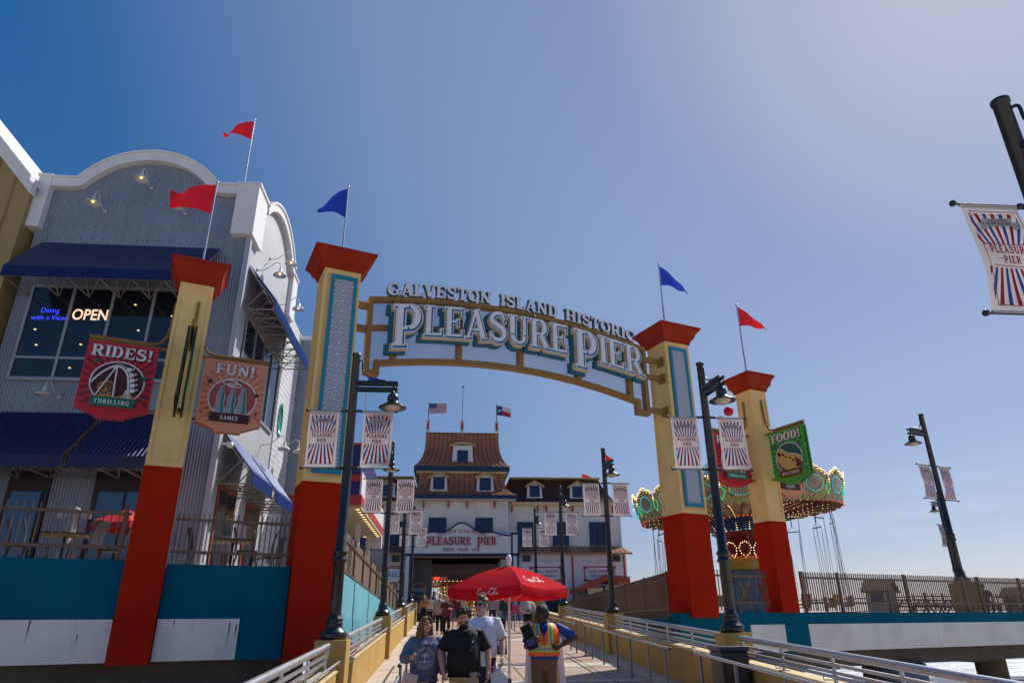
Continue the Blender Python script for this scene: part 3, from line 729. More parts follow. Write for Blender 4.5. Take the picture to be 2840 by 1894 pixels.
def pile(s, w, r, ma, lab):
    rt = empty('pier_pile', lab, 'pile', gp(s, w, -6.3), group='round piles under the right deck')
    m = MB(); c = gp(s, w, 0); m.lathe([(r, -6.3), (r, .7), (r * 1.0, 1.21)] if w < .6 else [(r, -6.3), (r, .715)], (c[0], c[1], 0), 24); m.obj('shaft', ma, rt, world=True)
pile(23.3, 1.1, .82, PILE, 'thick blue grey round pile directly under the white deck edge')
pile(25.4, 3.6, .6, mat('brown_pile', (.14, .11, .08), .8, var=.3, stain=.5), 'brown stained pile just right of and behind the thick blue one')
pile(20.6, 3.4, .45, MATS['brown_pile'], 'slim brown pile left of the thick blue one, seen over the pipe rail')
for i, (s, w) in enumerate(((33, 4), (42, 4))): pile(s, w, .6, MATS['brown_pile'], ['brown pile under the deck beyond the right edge of the beach view', 'farthest brown pile under the deck edge'][i])
# ================================================================== fences
def fence_run(pts, zf, h, npk, lab, posts, group, pw=.028, pd=.022, rail=(.24, .86), postw=.088, pick=None, low=.05):
    """pts: (x,y) start/end; posts: fractions; pickets rise above the top rail"""
    (x0, y0), (x1, y1) = pts
    rt = empty('picket_fence', lab, 'fence', (x0, y0, zf(x0, y0)), group=group)
    L = lambda t: (x0 + (x1 - x0) * t, y0 + (y1 - y0) * t)
    d = Vector((x1 - x0, y1 - y0)).normalized()
    m = MB()
    for i in range(npk):
        t = (i + .5) / npk; x, y = L(t); z = zf(x, y)
        m.bar((x, y, z + low), (x, y, z + h), pw, pd, up=(d.x, d.y, 0))
    m.obj('pickets', FENCE, rt, world=True)
    m = MB()
    for f in rail:
        a, b = L(0), L(1); m.bar((*a, zf(*a) + h * f), (*b, zf(*b) + h * f), .06, .06)
    objs(m, 'rail', FENCE, rt)
    for t in posts:
        x, y = L(t); z = zf(x, y); m = MB(); m.bar((x, y, z), (x, y, z + h + .02), postw, postw, up=(d.x, d.y, 0))
        m.obj('post', FENCE, rt, world=True)
    return rt
def gfence(s0, s1, w, z, h, npk, lab, posts, group='brown picket fences on the gate line', **k):
    a, b_ = gp(s0, w, 0), gp(s1, w, 0)
    return fence_run(((a[0], a[1]), (b_[0], b_[1])), lambda x, y: z, h, npk, lab, posts, group, **k)
gfence(-3.55, -.82, .33, 3.36, 1.10, 19, 'brown picket fence on the left terrace wall, left of the nearest left pillar', [.02, .115, .965])
gfence(-6.9, -3.55, .33, 3.36, 1.10, 24, 'brown picket fence on the terrace wall at the left edge of the photo', [.3, .8])
gfence(.04, 2.5, .33, 3.31, 1.09, 24, 'brown picket fence between the two left pillars, before the outdoor table', [])
gfence(14.75, 17.0, .35, 2.33, 1.22, 20, 'short brown picket fence between the two right pillars, before the swing ride', [])
gfence(18.45, 26.7, .35, 2.33, 1.22, 78, 'long brown picket fence right of the outermost right pillar, before the striped hut', [.004, .205, .605, .995], pw=.034)
gfence(26.72, 36.5, .35, 2.33, 1.22, 92, 'brown picket fence at the right edge, before the ochre lamp pedestal', [.087, .35, .68], pw=.034)
fence_run(((xr(21.6) + .12, 21.6), (xr(60) + .1, 60)), lambda x, y: 2.2 + .004 * (y - 21), 1.32, 300, 'brown picket fence receding along the right side of the ramp to the ticket windows', [.002, .09, .19, .29, .39, .49, .6, .72, .85, .99], 'fences beside the ramp', rail=(.2, .86), low=.0)
fence_run(((XL - .15, 17.9), (XL - .15, 46)), lambda x, y: zt(y), 1.26 , 1, 'solid-boarded brown fence receding on top of the sunlit teal side wall', [i / 11 for i in range(12)], 'fences beside the ramp', rail=(.12, .80), low=.0)
# boards of the left receding fence: close-set pickets
def _boards():
    rt = [o for o in COL.objects if o.name.startswith('picket_fence') and 'solid-boarded' in o.get('label', '')][0]
    m = MB(); y = 17.95
    while y < 46:
        m.box((XL - .19, y, zt(y) + .02), (XL - .165, y + .085, zt(y) + 1.26)); y += .1
    m.obj('boards', mat('fence_board_brown', (.20, .135, .09), .6, var=.25, vscale=5), rt, world=True)
_boards()
# ================================================================== gate pillars
def seigaiha(w, h, R=.232, row=.150):
    a = Art(.00035); a.rect(0, 0, w, h, 0)
    cl = [(1, 0, 0), (-1, 0, w), (0, 1, 0), (0, -1, h)]
    n = int(h / row) + 3
    for i in range(n):
        y = h - i * row + .02; k = a.k + 1
        for j in range(-2, 3):
            cx = w / 2 + j * 2 * R + (R if i % 2 else 0)
            if cx < -R or cx > w + R: continue
            a.poly(arcp(cx, y, R, R, 0, 180, 14) + [(cx - R, y - .03), (cx + R, y - .03)][::1], 0, k, cl)
            for rr in ((.90, .13), (.64, .13), (.38, .13), (.12, .15)):
                a.rib(arcp(cx, y, R * rr[0], R * rr[0], -6, 186, 14), R * rr[1] * 1.15, 1, k + 1, clip=cl)
        a.k = k + 1
    return a
def capprof(ov, h):
    return [(0, -.001), (.05, -.001), (.05, h * .13), (.075, h * .15), (.09, h * .26), (.13, h * .30), (.15, h * .34), (ov * .62, h * .62), (ov - .03, h * .84), (ov - .03, h * .87), (ov, h * .88), (ov, h)]
def pillar(s0, w, zb, zm, zs, zc, ov, lab, panel=None):
    rt = empty('gate_pillar', lab, 'pillar', gp(s0 + w / 2, w / 2, zb), GRZ, 'pillars of the entrance gate')
    h = w / 2; z = lambda q: q - zb
    m = MB(); m.box((-h - .005, -h - .005, 0), (h + .005, h + .005, z(zm))); m.obj('base', RED, rt)
    m = MB(); c = h - .03
    m.box((-c, -c, z(zm)), (c, c, z(zs))); 
    t = .085 * w / .9
    for sx, sy in ((0, -1), (-1, 0), (1, 0), (0, 1)):
        # raised border on each face
        for a0, a1, z0, z1 in ((-h, -h + t, zm + .001, zs), (h - t, h, zm + .001, zs), (-h + t, h - t, zm + .001, zm + .13), (-h + t, h - t, zs - .16, zs)):
            if sy: m.box((a0, sy * c, z(z0)), (a1, sy * h, z(z1)))
            else:
                lo, hi = max(a0, -c), min(a1, c)
                m.box((sx * c, lo, z(z0)), (sx * h, hi, z(z1)))
    m.obj('shaft', YEL, rt)
    pr = capprof(ov, zc - zs); m = MB(); k = len(pr)
    vs = []
    for o_, zz in pr:
        q = h + o_; vs += [(-q, -q, z(zs) + zz), (q, -q, z(zs) + zz), (q, q, z(zs) + zz), (-q, q, z(zs) + zz)]
    fs = [(i * 4 + j, i * 4 + (j + 1) % 4, (i + 1) * 4 + (j + 1) % 4, (i + 1) * 4 + j) for i in range(k - 1) for j in range(4)]
    m.add(vs, fs + [((k - 1) * 4, (k - 1) * 4 + 1, (k - 1) * 4 + 2, (k - 1) * 4 + 3)]); m.obj('cap', CAPR, rt)
    if panel:
        x0, x1, z0, z1 = panel; bw = .088
        m = MB(); y0, y1 = -h - .045, -c
        m.box((x0, y0, z(z0)), (x0 + bw, y1, z(z1))); m.box((x1 - bw, y0, z(z0)), (x1, y1, z(z1)))
        m.box((x0 + bw, y0, z(z0)), (x1 - bw, y1, z(z0) + bw * 1.3)); m.box((x0 + bw, y0, z(z1) - bw * 1.3), (x1 - bw, y1, z(z1)))
        pf = m.obj('panel_frame', TEALP, rt)
        iw, ih = x1 - x0 - 2 * bw, z1 - z0 - 2.6 * bw
        a = seigaiha(iw, ih); mb = MB(); mb.box((x0 + bw, -h - .006, z(z0) + bw * 1.3), (x1 - bw, y1, z(z1) - bw * 1.3), 0)
        a.mesh(mb, T=frame((x0 + bw, -h - .007, z(z0) + bw * 1.3), (1, 0, 0), (0, 0, 1)), z=.0)
        mb.obj('wave_panel', [GREYP, WAVEG], rt, fixn=False)
    return rt
P1 = pillar(-.75, .75, 1.40, 5.30, 9.72, 10.27, .28, 'narrow yellow and red gate pillar farthest left, with the rides and fun signs')
P2 = pillar(2.56, .96, 1.38, 5.22, 10.87, 11.38, .34, 'tall yellow and red gate pillar left of the arch, with white wave panel', (-.29, .40, 5.42, 10.70))
P3 = pillar(13.65, .96, 2.20, 5.10, 10.66, 11.22, .34, 'tall yellow and red gate pillar right of the arch, with white wave panel', (-.33, .36, 5.30, 10.48))
P4 = pillar(17.12, .70, 2.33, 5.05, 9.46, 10.02, .28, 'narrow yellow and red gate pillar farthest right, with the green food sign')
# flags on poles
def pennant(L, H, droop, bend, m2=None, cut=0):
    """triangular cloth from the pole outwards along +x, waving"""
    n = 18; k = 8; vs = []
    for i in range(n + 1):
        t = i / n; hh = H * (1 - t * (1 - cut))
        for j in range(k + 1):
            q = j / k - .5
            x = L * t * (1 - .12 * t); y = bend * sin(t * 5.2 + q) * t * .35 + bend * .12 * sin(t * 13 + 2 * q) * t
            zc = -droop * t * t * L + .06 * sin(t * 7) * t
            vs.append((x, y, zc + q * hh - H / 2 * t * .25))
    return vs, [(i * (k + 1) + j, (i + 1) * (k + 1) + j, (i + 1) * (k + 1) + j + 1, i * (k + 1) + j + 1) for i in range(n) for j in range(k)]
def flagpole(loc, h, lab, cl, ang, L, H, droop=.3, bend=.35, cut=.05, r=.022, top=.06, lean=0, group='pennants on the gate and roofs', sag=None):
    rt = empty('flag_pole', lab, 'flag', loc, group=group)
    m = MB(); m.tube([(0, 0, -.02), (0, 0, h * .38)], r * 1.25, 8); m.tube([(0, 0, h * .38), (0, 0, h)], [r, r * .8], 8); m.obj('pole', POLEM, rt)
    m = MB(); m.lathe([(r * .9, 0), (r * 1.5, .01), (r * 1.5, .05), (r * .3, .07)], (0, 0, h - .01), 8); m.obj('finial', POLEM, rt)
    vs, fs = pennant(L, H, droop, bend, cut=cut)
    a = RAD(ang); m = MB()
    m.add([(v[0] * cos(a) - v[1] * sin(a) + r * cos(a), v[0] * sin(a) + v[1] * cos(a), v[2] + h - top - H / 2) for v in vs], fs, 0, True)
    f = m.obj('flag', cl, rt, fixn=False)
    return rt
flagpole(gp(-.37, .37, 10.27), 2.62, 'red pennant on the pole on the farthest left gate pillar', FRED, 188, 1.22, .88, droop=-.02, cut=.48, bend=.5)
flagpole(gp(3.04, .45, 11.38), 2.45, 'blue pennant blowing left on the pillar left of the arch', FBLU, 200, .86, .98, droop=.40, cut=.04, bend=.25)
flagpole(gp(14.1, .45, 11.22), 2.62, 'blue pennant trailing right on the pillar right of the arch', FBLU, 3, 1.0, .78, droop=.62, cut=.03, bend=.35, r=.026)
flagpole(gp(17.47, .37, 10.02), 2.85, 'red pennant on the pole on the farthest right gate pillar', FRED, 2, 1.05, .78, droop=.42, cut=.03, bend=.35, r=.026)
# ================================================================== arch with raised lettering
arch = empty('arch_sign', 'brown steel arch with raised lettering GALVESTON ISLAND HISTORIC PLEASURE PIER between two pillars', 'sign', gp(8.5, .3, 8.1), GRZ)
ztop = lambda s: 10.84 - .0225 * (s - 8.45) ** 2
zbot = lambda s: 8.90 - .027 * (s - 8.4) ** 2
zmid = lambda s: 9.92 - .022 * (s - 8.45) ** 2
W0, W1 = .20, .42
def band(m, f0, f1, s0, s1, n=28, w0=W0, w1=W1, mi=0):
    pts = [s0 + (s1 - s0) * i / n for i in range(n + 1)]; vs = []
    for s in pts: vs += [gp(s, w0, f0(s)), gp(s, w1, f0(s)), gp(s, w1, f1(s)), gp(s, w0, f1(s))]
    fs = [(i * 4 + j, i * 4 + (j + 1) % 4, (i + 1) * 4 + (j + 1) % 4, (i + 1) * 4 + j) for i in range(n) for j in range(4)]
    m.add(vs, fs + [(3, 2, 1, 0), (n * 4, n * 4 + 1, n * 4 + 2, n * 4 + 3)], mi)
SA, SB = 3.84, 12.98
m = MB(); T_ = .135
band(m, lambda s: ztop(s) - T_, ztop, SA, SB)
band(m, zbot, lambda s: zbot(s) + T_, 4.25, 12.50)
for a, b_, lo in ((SA, SA + T_, 8.14), (SB - T_, SB, 8.09)): band(m, lambda s: lo, lambda s: ztop(s) - T_, a, b_, 1)
band(m, lambda s: 8.14, lambda s: 8.14 + T_, SA + T_, 4.25, 1); band(m, lambda s: 8.09, lambda s: 8.09 + T_, 12.50, SB - T_, 1)
band(m, lambda s: 8.14 + T_, lambda s: zbot(4.3) + T_, 4.25 - T_, 4.25, 1); band(m, lambda s: 8.09 + T_, lambda s: zbot(12.5) + T_, 12.50, 12.50 + T_, 1)
m.obj('frame', BRN, arch, world=True)
m = MB(); VS = (4.62, 6.51, 8.45, 10.42, 12.31)
ed = [SA + T_] + [q for v in VS for q in (v - .075, v + .075)] + [SB - T_]
for i in range(0, len(ed), 2): band(m, lambda s: zmid(s) - .065, lambda s: zmid(s) + .065, ed[i], ed[i + 1], 6, .22, .41)
for v in VS: band(m, lambda s: zbot(s) + T_, lambda s: ztop(s) - T_, v - .075, v + .075, 1, .205, .415)
m.obj('cross_bars', BRN, arch, world=True)
m = MB()
for z in (10.1, 9.42): m.hexa([gp(3.50, .25, z - .09), gp(SA, .25, z - .09), gp(SA, .38, z - .09), gp(3.50, .38, z - .09), gp(3.50, .25, z + .09), gp(SA, .25, z + .09), gp(SA, .38, z + .09), gp(3.50, .38, z + .09)])
for z in (10.0, 9.42, 8.3):
    m.hexa([gp(SB, .25, z - .08), gp(13.64, .25, z - .08), gp(13.64, .38, z - .08), gp(SB, .38, z - .08), gp(SB, .25, z + .08), gp(13.64, .25, z + .08), gp(13.64, .38, z + .08), gp(SB, .38, z + .08)])
    m.hexa([gp(13.60, .18, z - .15), gp(13.655, .18, z - .15), gp(13.655, .46, z - .15), gp(13.60, .46, z - .15), gp(13.60, .18, z + .15), gp(13.655, .18, z + .15), gp(13.655, .46, z + .15), gp(13.60, .46, z + .15)])
objs(m, 'mounting_arm', BRN, arch)
# expanded-metal mesh
m = MB(); pw_, ph_ = .085, .045; sl = ph_ / pw_
def inside(s, z):
    lo = zbot(s) + T_ if 4.25 <= s <= 12.5 else 8.24
    return SA + .1 < s < SB - .1 and lo - .03 < z < ztop(s) - T_ + .03
for sg in (1, -1):
    c = 8.0 - sl * 14
    while c < 11.2 + sl * 14:
        run = None; s = SA
        while s <= SB + .05:
            z = c + sg * sl * (s - SA); ins = inside(s, z)
            if ins and run is None: run = (s, z)
            if (not ins) and run is not None:
                if s - run[0] > .08:
                    a, b_ = run, (s, z); t = .0065
                    m.add([gp(a[0], .34 + .003 * sg, a[1] - t), gp(b_[0], .34 + .003 * sg, b_[1] - t), gp(b_[0], .34 + .003 * sg, b_[1] + t), gp(a[0], .34 + .003 * sg, a[1] + t)], [(0, 1, 2, 3)])
                run = None
            s += .04
        c += ph_
m.obj('wire_mesh', mat('expanded_metal', (.42, .42, .45), .45, metal=.4), arch, world=True, fixn=False)
def arch_words(words, h, base, caps, layers, name, mats):
    """words: (text, s0, s1)"""
    for wd, s0, s1 in words:
        m = MB()
        for grow, dx, dz, wa, wb, mf, ms in layers:
            L, Wt = slab(wd, h, grow, .045, 1.0, caps); k = (s1 - s0) / Wt
            for ch, polys, x0, adv in L:
                big = caps if (caps and x0 == 0) else 1.0
                drop = h * (big - 1)
                for pi_, pl in enumerate(polys):
                    e = .0006 * pi_
                    ribmesh(m, pl, wa, wb - e, mf, ms, lambda x, y, w, x0=x0, k=k, drop=drop, dx=dx, dz=dz: gp(s0 + (x0 + x) * k + dx, w, base(s0 + (x0 + x) * k) + y - drop + dz))
        o = m.obj(name, mats, arch, world=True)
        o['label'] = 'raised letters reading ' + wd
big_layers = [(.15, -.065, -.055, .19, .08, 0, 0), (.075, .012, -.008, .08, -.07, 3, 2), (.050, .014, -.010, -.07, -.080, 1, 1), (-.012, .018, -.016, -.080, -.086, 4, 4), (-.058, -.008, .010, -.08, -.093, 1, 1)]
arch_words([('PLEASURE', 4.47, 9.94), ('PIER', 10.14, 12.68)], .93, lambda s: 9.57 - .022 * (s - 8.6) ** 2, 1.36, big_layers, 'large_letters', [TEALD, WHTL, CREAM, BLK, BLUEL])
arch_words([('GALVESTON', 4.33, 7.50), ('ISLAND', 7.78, 9.77), ('HISTORIC', 10.02, 12.62)], .385, lambda s: ztop(s) + .035, None, [(.05, 0, 0, .34, .20, 3, 0), (.0, 0, 0, .20, .19, 1, 1)], 'small_letters', [TEALD, WHTL, CREAM, BLK])
m = MB()   # bird spikes on the arch letters
for s in [5.6 + .03 * i for i in range(12)] + [10.2 + .03 * i for i in range(8)] + [11.3 + .03 * i for i in range(8)]:
    p = gp(s, .3, ztop(s) + .42 - .03 * (s > 7)); q = gp(s + random.uniform(-.03, .03), .3 + random.uniform(-.05, .05), p[2] + .13); m.bar(p, q, .003)
m.obj('bird_spikes', POLEM, arch, world=True)
# a black bird on the lettering
b_ = empty('bird', 'small black bird perched on the letter R of the arch lettering', 'bird', gp(8.78, -.02, 10.47))
m = MB(); m.lathe([(0, 0), (.035, .02), (.05, .07), (.04, .12), (.025, .14)], (0, 0, .03), 8); m.ball((0, -.02, .185), .033, 8); m.tube([(0, -.045, .185), (0, -.085, .18)], [.01, .001], 5); m.tube([(0, .02, .08), (0, .09, 0)], [.03, .01], 5)
m.tube([(.015, 0, .04), (.015, 0, 0)], .004, 4); m.tube([(-.015, 0, .04), (-.015, 0, 0)], .004, 4)
m.obj('body', BLK, b_)
# ================================================================== hanging signs
BW, BH = 1.42, 1.56
def board_poly():
    L = [(0, 0), (BW, 0), (BW, -BH)] + [(BW - .42 * (i / 6) , -BH - .15 * (1 - cos(pi / 2 * i / 6)) ** .7) for i in range(1, 7)] + [(BW - .42, -BH - .19), (.42, -BH - .19)] + [(.42 * (1 - i / 6), -BH - .15 * (1 - cos(pi / 2 * (6 - i) / 6)) ** .7) for i in range(0, 6)] + [(0, -BH)]
    return L
def sign_art(kind):
    a = Art(.0012)
    if kind == 'rides': mats = [mat('sign_rides_red', (.50, .012, .03), .5), mat('sign_rides_dark', (.17, .005, .012), .5), WHTL, mat('sign_green', (.0, .13, .09), .5), mat('sign_mustard', (.58, .29, .05), .5), mat('sign_maroon', (.055, .002, .008), .5)]
    elif kind == 'fun': mats = [mat('sign_salmon', (.66, .27, .15), .5), mat('sign_salmon_dark', (.55, .16, .10), .5), WHTL, mat('sign_maroon', (.055, .002, .008), .5), mat('sign_bottle_green', (.0, .23, .20), .5), mat('sign_rose', (.36, .07, .06), .5), mat('sign_bottle_grey', (.33, .30, .40), .5)]
    else: mats = [mat('sign_leaf_green', (.07, .33, .035), .5), mat('sign_teal_green', (.0, .19, .10), .5), WHTL, mat('sign_wine', (.14, .01, .015), .5), mat('sign_bun', (.55, .36, .11), .5), mat('sign_deep_teal', (.0, .09, .075), .5), mat('sign_mustard_light', (.80, .62, .22), .5), mat('sign_bun_dark', (.36, .2, .05), .5)]
    cx, cy = .72, -.93
    a.rays(cx, cy, 28, 1, .84, (.03, -1.45, BW - .03, -.02), frac=.45)
    dark = {'rides': 5, 'fun': 5, 'food': 5}[kind]
    txt = {'rides': 'RIDES!', 'fun': 'FUN!', 'food': 'FOOD!'}[kind]
    wt = {'rides': 1.24, 'fun': .90, 'food': 1.22}[kind]
    ol = {'rides': 5, 'fun': 5, 'food': 3}[kind]
    a.slab(txt, BW / 2 + .012, -.365, .27, ol, width=wt + .03, grow=.10); a.slab(txt, BW / 2, -.355, .27, 2, width=wt)
    R = .53
    a.disc(cx, cy, R + .015, .50, 2); a.disc(cx, cy, R - .012, .473, dark)
    cl = [(1, 0, -.2), (-1, 0, 1.24)]
    if kind == 'rides':
        a.poly([(.33, -1.28), (.5, -1.22), (.78, -1.25), (.84, -1.21), (.9, -1.25), (1.04, -1.17), (1.10, -1.27), (.98, -1.37), (.46, -1.37)], 4)
        k = a.k + 1
        a.rib(arcp(.53, -1.08, .155, .155, 0, 360, 24), .018, 4, k); a.rib(arcp(.53, -1.08, .085, .085, 0, 360, 16), .007, 4, k)
        for i in range(8): a.rib([(.53, -1.08), (.53 + .15 * cos(i * pi / 4), -1.08 + .15 * sin(i * pi / 4))], .007, 4, k)
        for i in range(12): a.rect(.515 + .165 * cos(i * pi / 6), -1.095 + .165 * sin(i * pi / 6), .545 + .165 * cos(i * pi / 6), -1.075 + .165 * sin(i * pi / 6), 4, k)
        a.rib([(.53, -1.08), (.44, -1.28)], .016, 4); a.rib([(.53, -1.08), (.62, -1.28)], .016, 4)
        tr = cat([(.22, -.98), (.30, -.84), (.45, -.66), (.62, -.56), (.76, -.58), (.88, -.72), (.94, -.95), (.99, -1.36)], 5)
        a.rib(tr, .038, 2); a.rib([(x + .035, y + .045) for x, y in tr], .012, 2)
        for i in range(2, len(tr) - 1): a.rib([tr[i], (tr[i][0] + .035, tr[i][1] + .045)], .008, 2)
        a.rib([(.64, -.58), (.36, -1.26)], .028, 2); a.rib([(.66, -.58), (.70, -1.38)], .030, 2); a.rib([(.93, -1.1), (.86, -1.36)], .022, 2); a.rib([(.94, -1.1), (.93, -1.36)], .022, 2)
        for x, y in ((.86, -.62), (.925, -.74), (.96, -.86), (.985, -.98), (1.0, -1.10)):
            a.poly([(x - .005, y - .05), (x + .085, y - .04), (x + .09, y + .045), (x + .0, y + .05)], 2); a.disc(x + .125, y + .03, .018, .02, 2, 8); a.rib([(x + .08, y), (x + .12, y + .01), (x + .15, y + .05)], .012, 2)
        st, stc = [(.25, -.50, .085), (1.22, -.80, .085), (.20, -1.22, .04), (.10, -1.34, .03), (1.26, -1.25, .055), (1.15, -1.36, .034)], 3
        rb, tx = 3, 'THRILLING'
    elif kind == 'fun':
        for x, y in ((.46, -1.28), (.94, -1.27), (.70, -1.33)):
            bt = [(-.10, 0), (-.105, .10), (-.075, .25), (-.085, .38), (-.045, .52), (-.04, .62), (.04, .62), (.045, .52), (.085, .38), (.075, .25), (.105, .10), (.10, 0)]
            bt = cat(bt, 3)
            k = a.k + 1
            a.poly([(x + p[0] * 1.12, y + p[1] * 1.02 - .008) for p in bt], 2, k); a.poly([(x + p[0], y + p[1]) for p in bt], 4, k + 1)
            a.poly([(x + p[0] * (.2 if p[0] > 0 else .95), y + p[1]) for p in bt], 6, k + 2)
            a.k = k + 2
        a.rib(arcp(.62, -.545, .16, .065, 0, 360, 26), .022, 2); a.rib(arcp(.72, -.60, .15, .05, 0, 360, 26), .022, 2)
        st, stc = [(.18, -.56, .085), (1.24, -.80, .085), (.20, -1.22, .04), (.10, -1.34, .03), (1.28, -1.25, .055), (1.17, -1.36, .034)], 3
        rb, tx = 3, 'GAMES'
    else:
        rot = lambda pts, t=RAD(-28): [(cx + p[0] * cos(t) - p[1] * sin(t), cy + p[0] * sin(t) + p[1] * cos(t)) for p in pts]
        a.poly(rot(cat([(-.50, .05), (-.38, .18), (-.1, .14), (.15, .20), (.42, .20), (.52, .05), (.45, -.1), (.2, 0), (-.2, 0), (-.42, -.05)], 4, True)), 2); a.poly(rot(cat([(-.48, .05), (-.37, .16), (-.1, .12), (.15, .18), (.41, .18), (.50, .05), (.44, -.08), (.2, 0), (-.2, 0), (-.41, -.04)], 4, True)), 4)
        a.poly(rot(cat([(-.50, .02), (-.44, .09), (-.30, .06), (0, .02), (.3, .09), (.50, .04), (.53, -.06), (.42, -.16), (.1, -.14), (-.3, -.12), (-.46, -.08)], 4, True)), 3)
        a.poly(rot(cat([(-.47, -.06), (-.36, -.09), (-.1, -.03), (.15, -.04), (.34, -.15), (.44, -.17), (.40, -.28), (.18, -.38), (-.12, -.38), (-.36, -.28), (-.48, -.15)], 4, True)), 4)
        a.rib(rot(cat([(-.42, .07), (-.33, .03), (-.30, -.06), (-.20, -.02), (-.15, .05), (-.06, .02), (-.01, -.08), (.1, -.02), (.15, .05), (.24, .0), (.28, -.1), (.34, -.06)], 4)), .03, 6)
        st, stc = [(.20, -.50, .075), (1.20, -.56, .085), (.22, -1.20, .035), (.14, -1.33, .026), (1.27, -1.05, .05), (1.20, -1.18, .034)], 3
        rb, tx = 3, 'DELICIOUS'
    for x, y, r in st: a.star(x, y, r, stc)
    a.poly([(.26, -1.30), (1.16, -1.30), (1.13, -1.36), (1.16, -1.42), (1.13, -1.48), (1.16, -1.515), (.26, -1.515), (.29, -1.46), (.26, -1.41), (.29, -1.35)], rb)
    a.slab(tx, .71, -1.455, .10, 2, width=.70 if tx != 'GAMES' else .40, gap=.22)
    return a, mats
def hanging_sign(kind, pil_s, pil_w, side, zt_, lab):
    """side: -1 toward smaller s, +1 toward larger s, 0 out of the front face"""
    rt = empty('hanging_sign', lab, 'sign', gp(pil_s, 0, zt_), GRZ, 'painted signs hung from the outer pillars')
    a, mats = sign_art(kind)
    if side == -1: o, u = gp(pil_s - .17 - BW, .30, zt_), (GX, GY, 0)
    elif side == 1: o, u = gp(pil_s + pil_w + .08, .30, zt_), (GX, GY, 0)
    else: o, u = gp(pil_s + pil_w / 2, -.16, zt_), (NX, NY, 0)
    T = frame(o, u, (0, 0, 1))
    edge = mat('sign_edge_' + kind, {'rides': (.48, .12, .03), 'fun': (.35, .02, .02), 'food': (.04, .25, .03)}[kind], .5) if not (kind == 'food' and pil_s < 0) else mat('sign_edge_dark', (.012, .02, .012), .6)
    m = MB(); m.prism(board_poly(), -.05, 0, 0, T, mside=len(mats)); a.mesh(m, T=T)
    m.obj('board', mats + [edge], rt, world=True, fixn=False)
    m = MB(); m.prism(board_poly(), -.19, -.14, 0, T, mside=1); m.obj('back_board', [mats[0], edge], rt, world=True)
    wp = lambda x, y, z: tuple(T @ Vector((x, y, z)))
    far, near = (0, BW) if side == -1 else (BW, 0)
    dr = 1 if side == -1 else -1          # direction from sign toward the pillar
    pe = near + dr * .20
    m = MB(); c = -.095
    m.tube([wp(far - dr * .02, .115, c), wp(near - dr * .15, .115, c)], .042, 10); m.tube([wp(far - dr * .02, .035, c), wp(pe, .035, c)], .042, 10)
    crv = cat([(near - dr * .55, .125), (near - dr * .15, .13), (near + dr * .02, .22), (near + dr * .12, .48), (near + dr * .15, .95), (near + dr * .15, 1.25)], 5)
    m.tube([wp(x, y, c) for x, y in crv], .035, 10)
    for q in (.10, .32, .58): m.tube([wp(far + dr * BW * q, .0, c), wp(far + dr * BW * q, .16, c)], .03, 8)
    m.tube([wp(near - dr * .1, -BH + .08, c), wp(pe, -BH + .08, c)], .036, 8)
    m.obj('pipe_bracket', BRN, rt, world=True)
    return rt
hanging_sign('rides', -.75, .75, -1, 8.06, 'red RIDES sign with roller coaster picture, left of the farthest left pillar')
hanging_sign('fun', -.75, .75, 1, 8.0, 'salmon FUN sign with three bottles, right of the farthest left pillar')
hanging_sign('food', -.75, .75, 0, 8.0, 'food sign seen edge-on as a dark slit on the front of the farthest left pillar')
hanging_sign('rides', 17.12, .70, -1, 7.86, 'red RIDES sign half hidden behind the lamp banner, beside the farthest right pillar')
hanging_sign('fun', 17.12, .70, 1, 7.7, 'salmon GAMES sign mostly hidden behind the green food sign')
hanging_sign('food', 17.12, .70, 0, 7.86, 'green FOOD sign with a hot dog picture on the farthest right pillar')
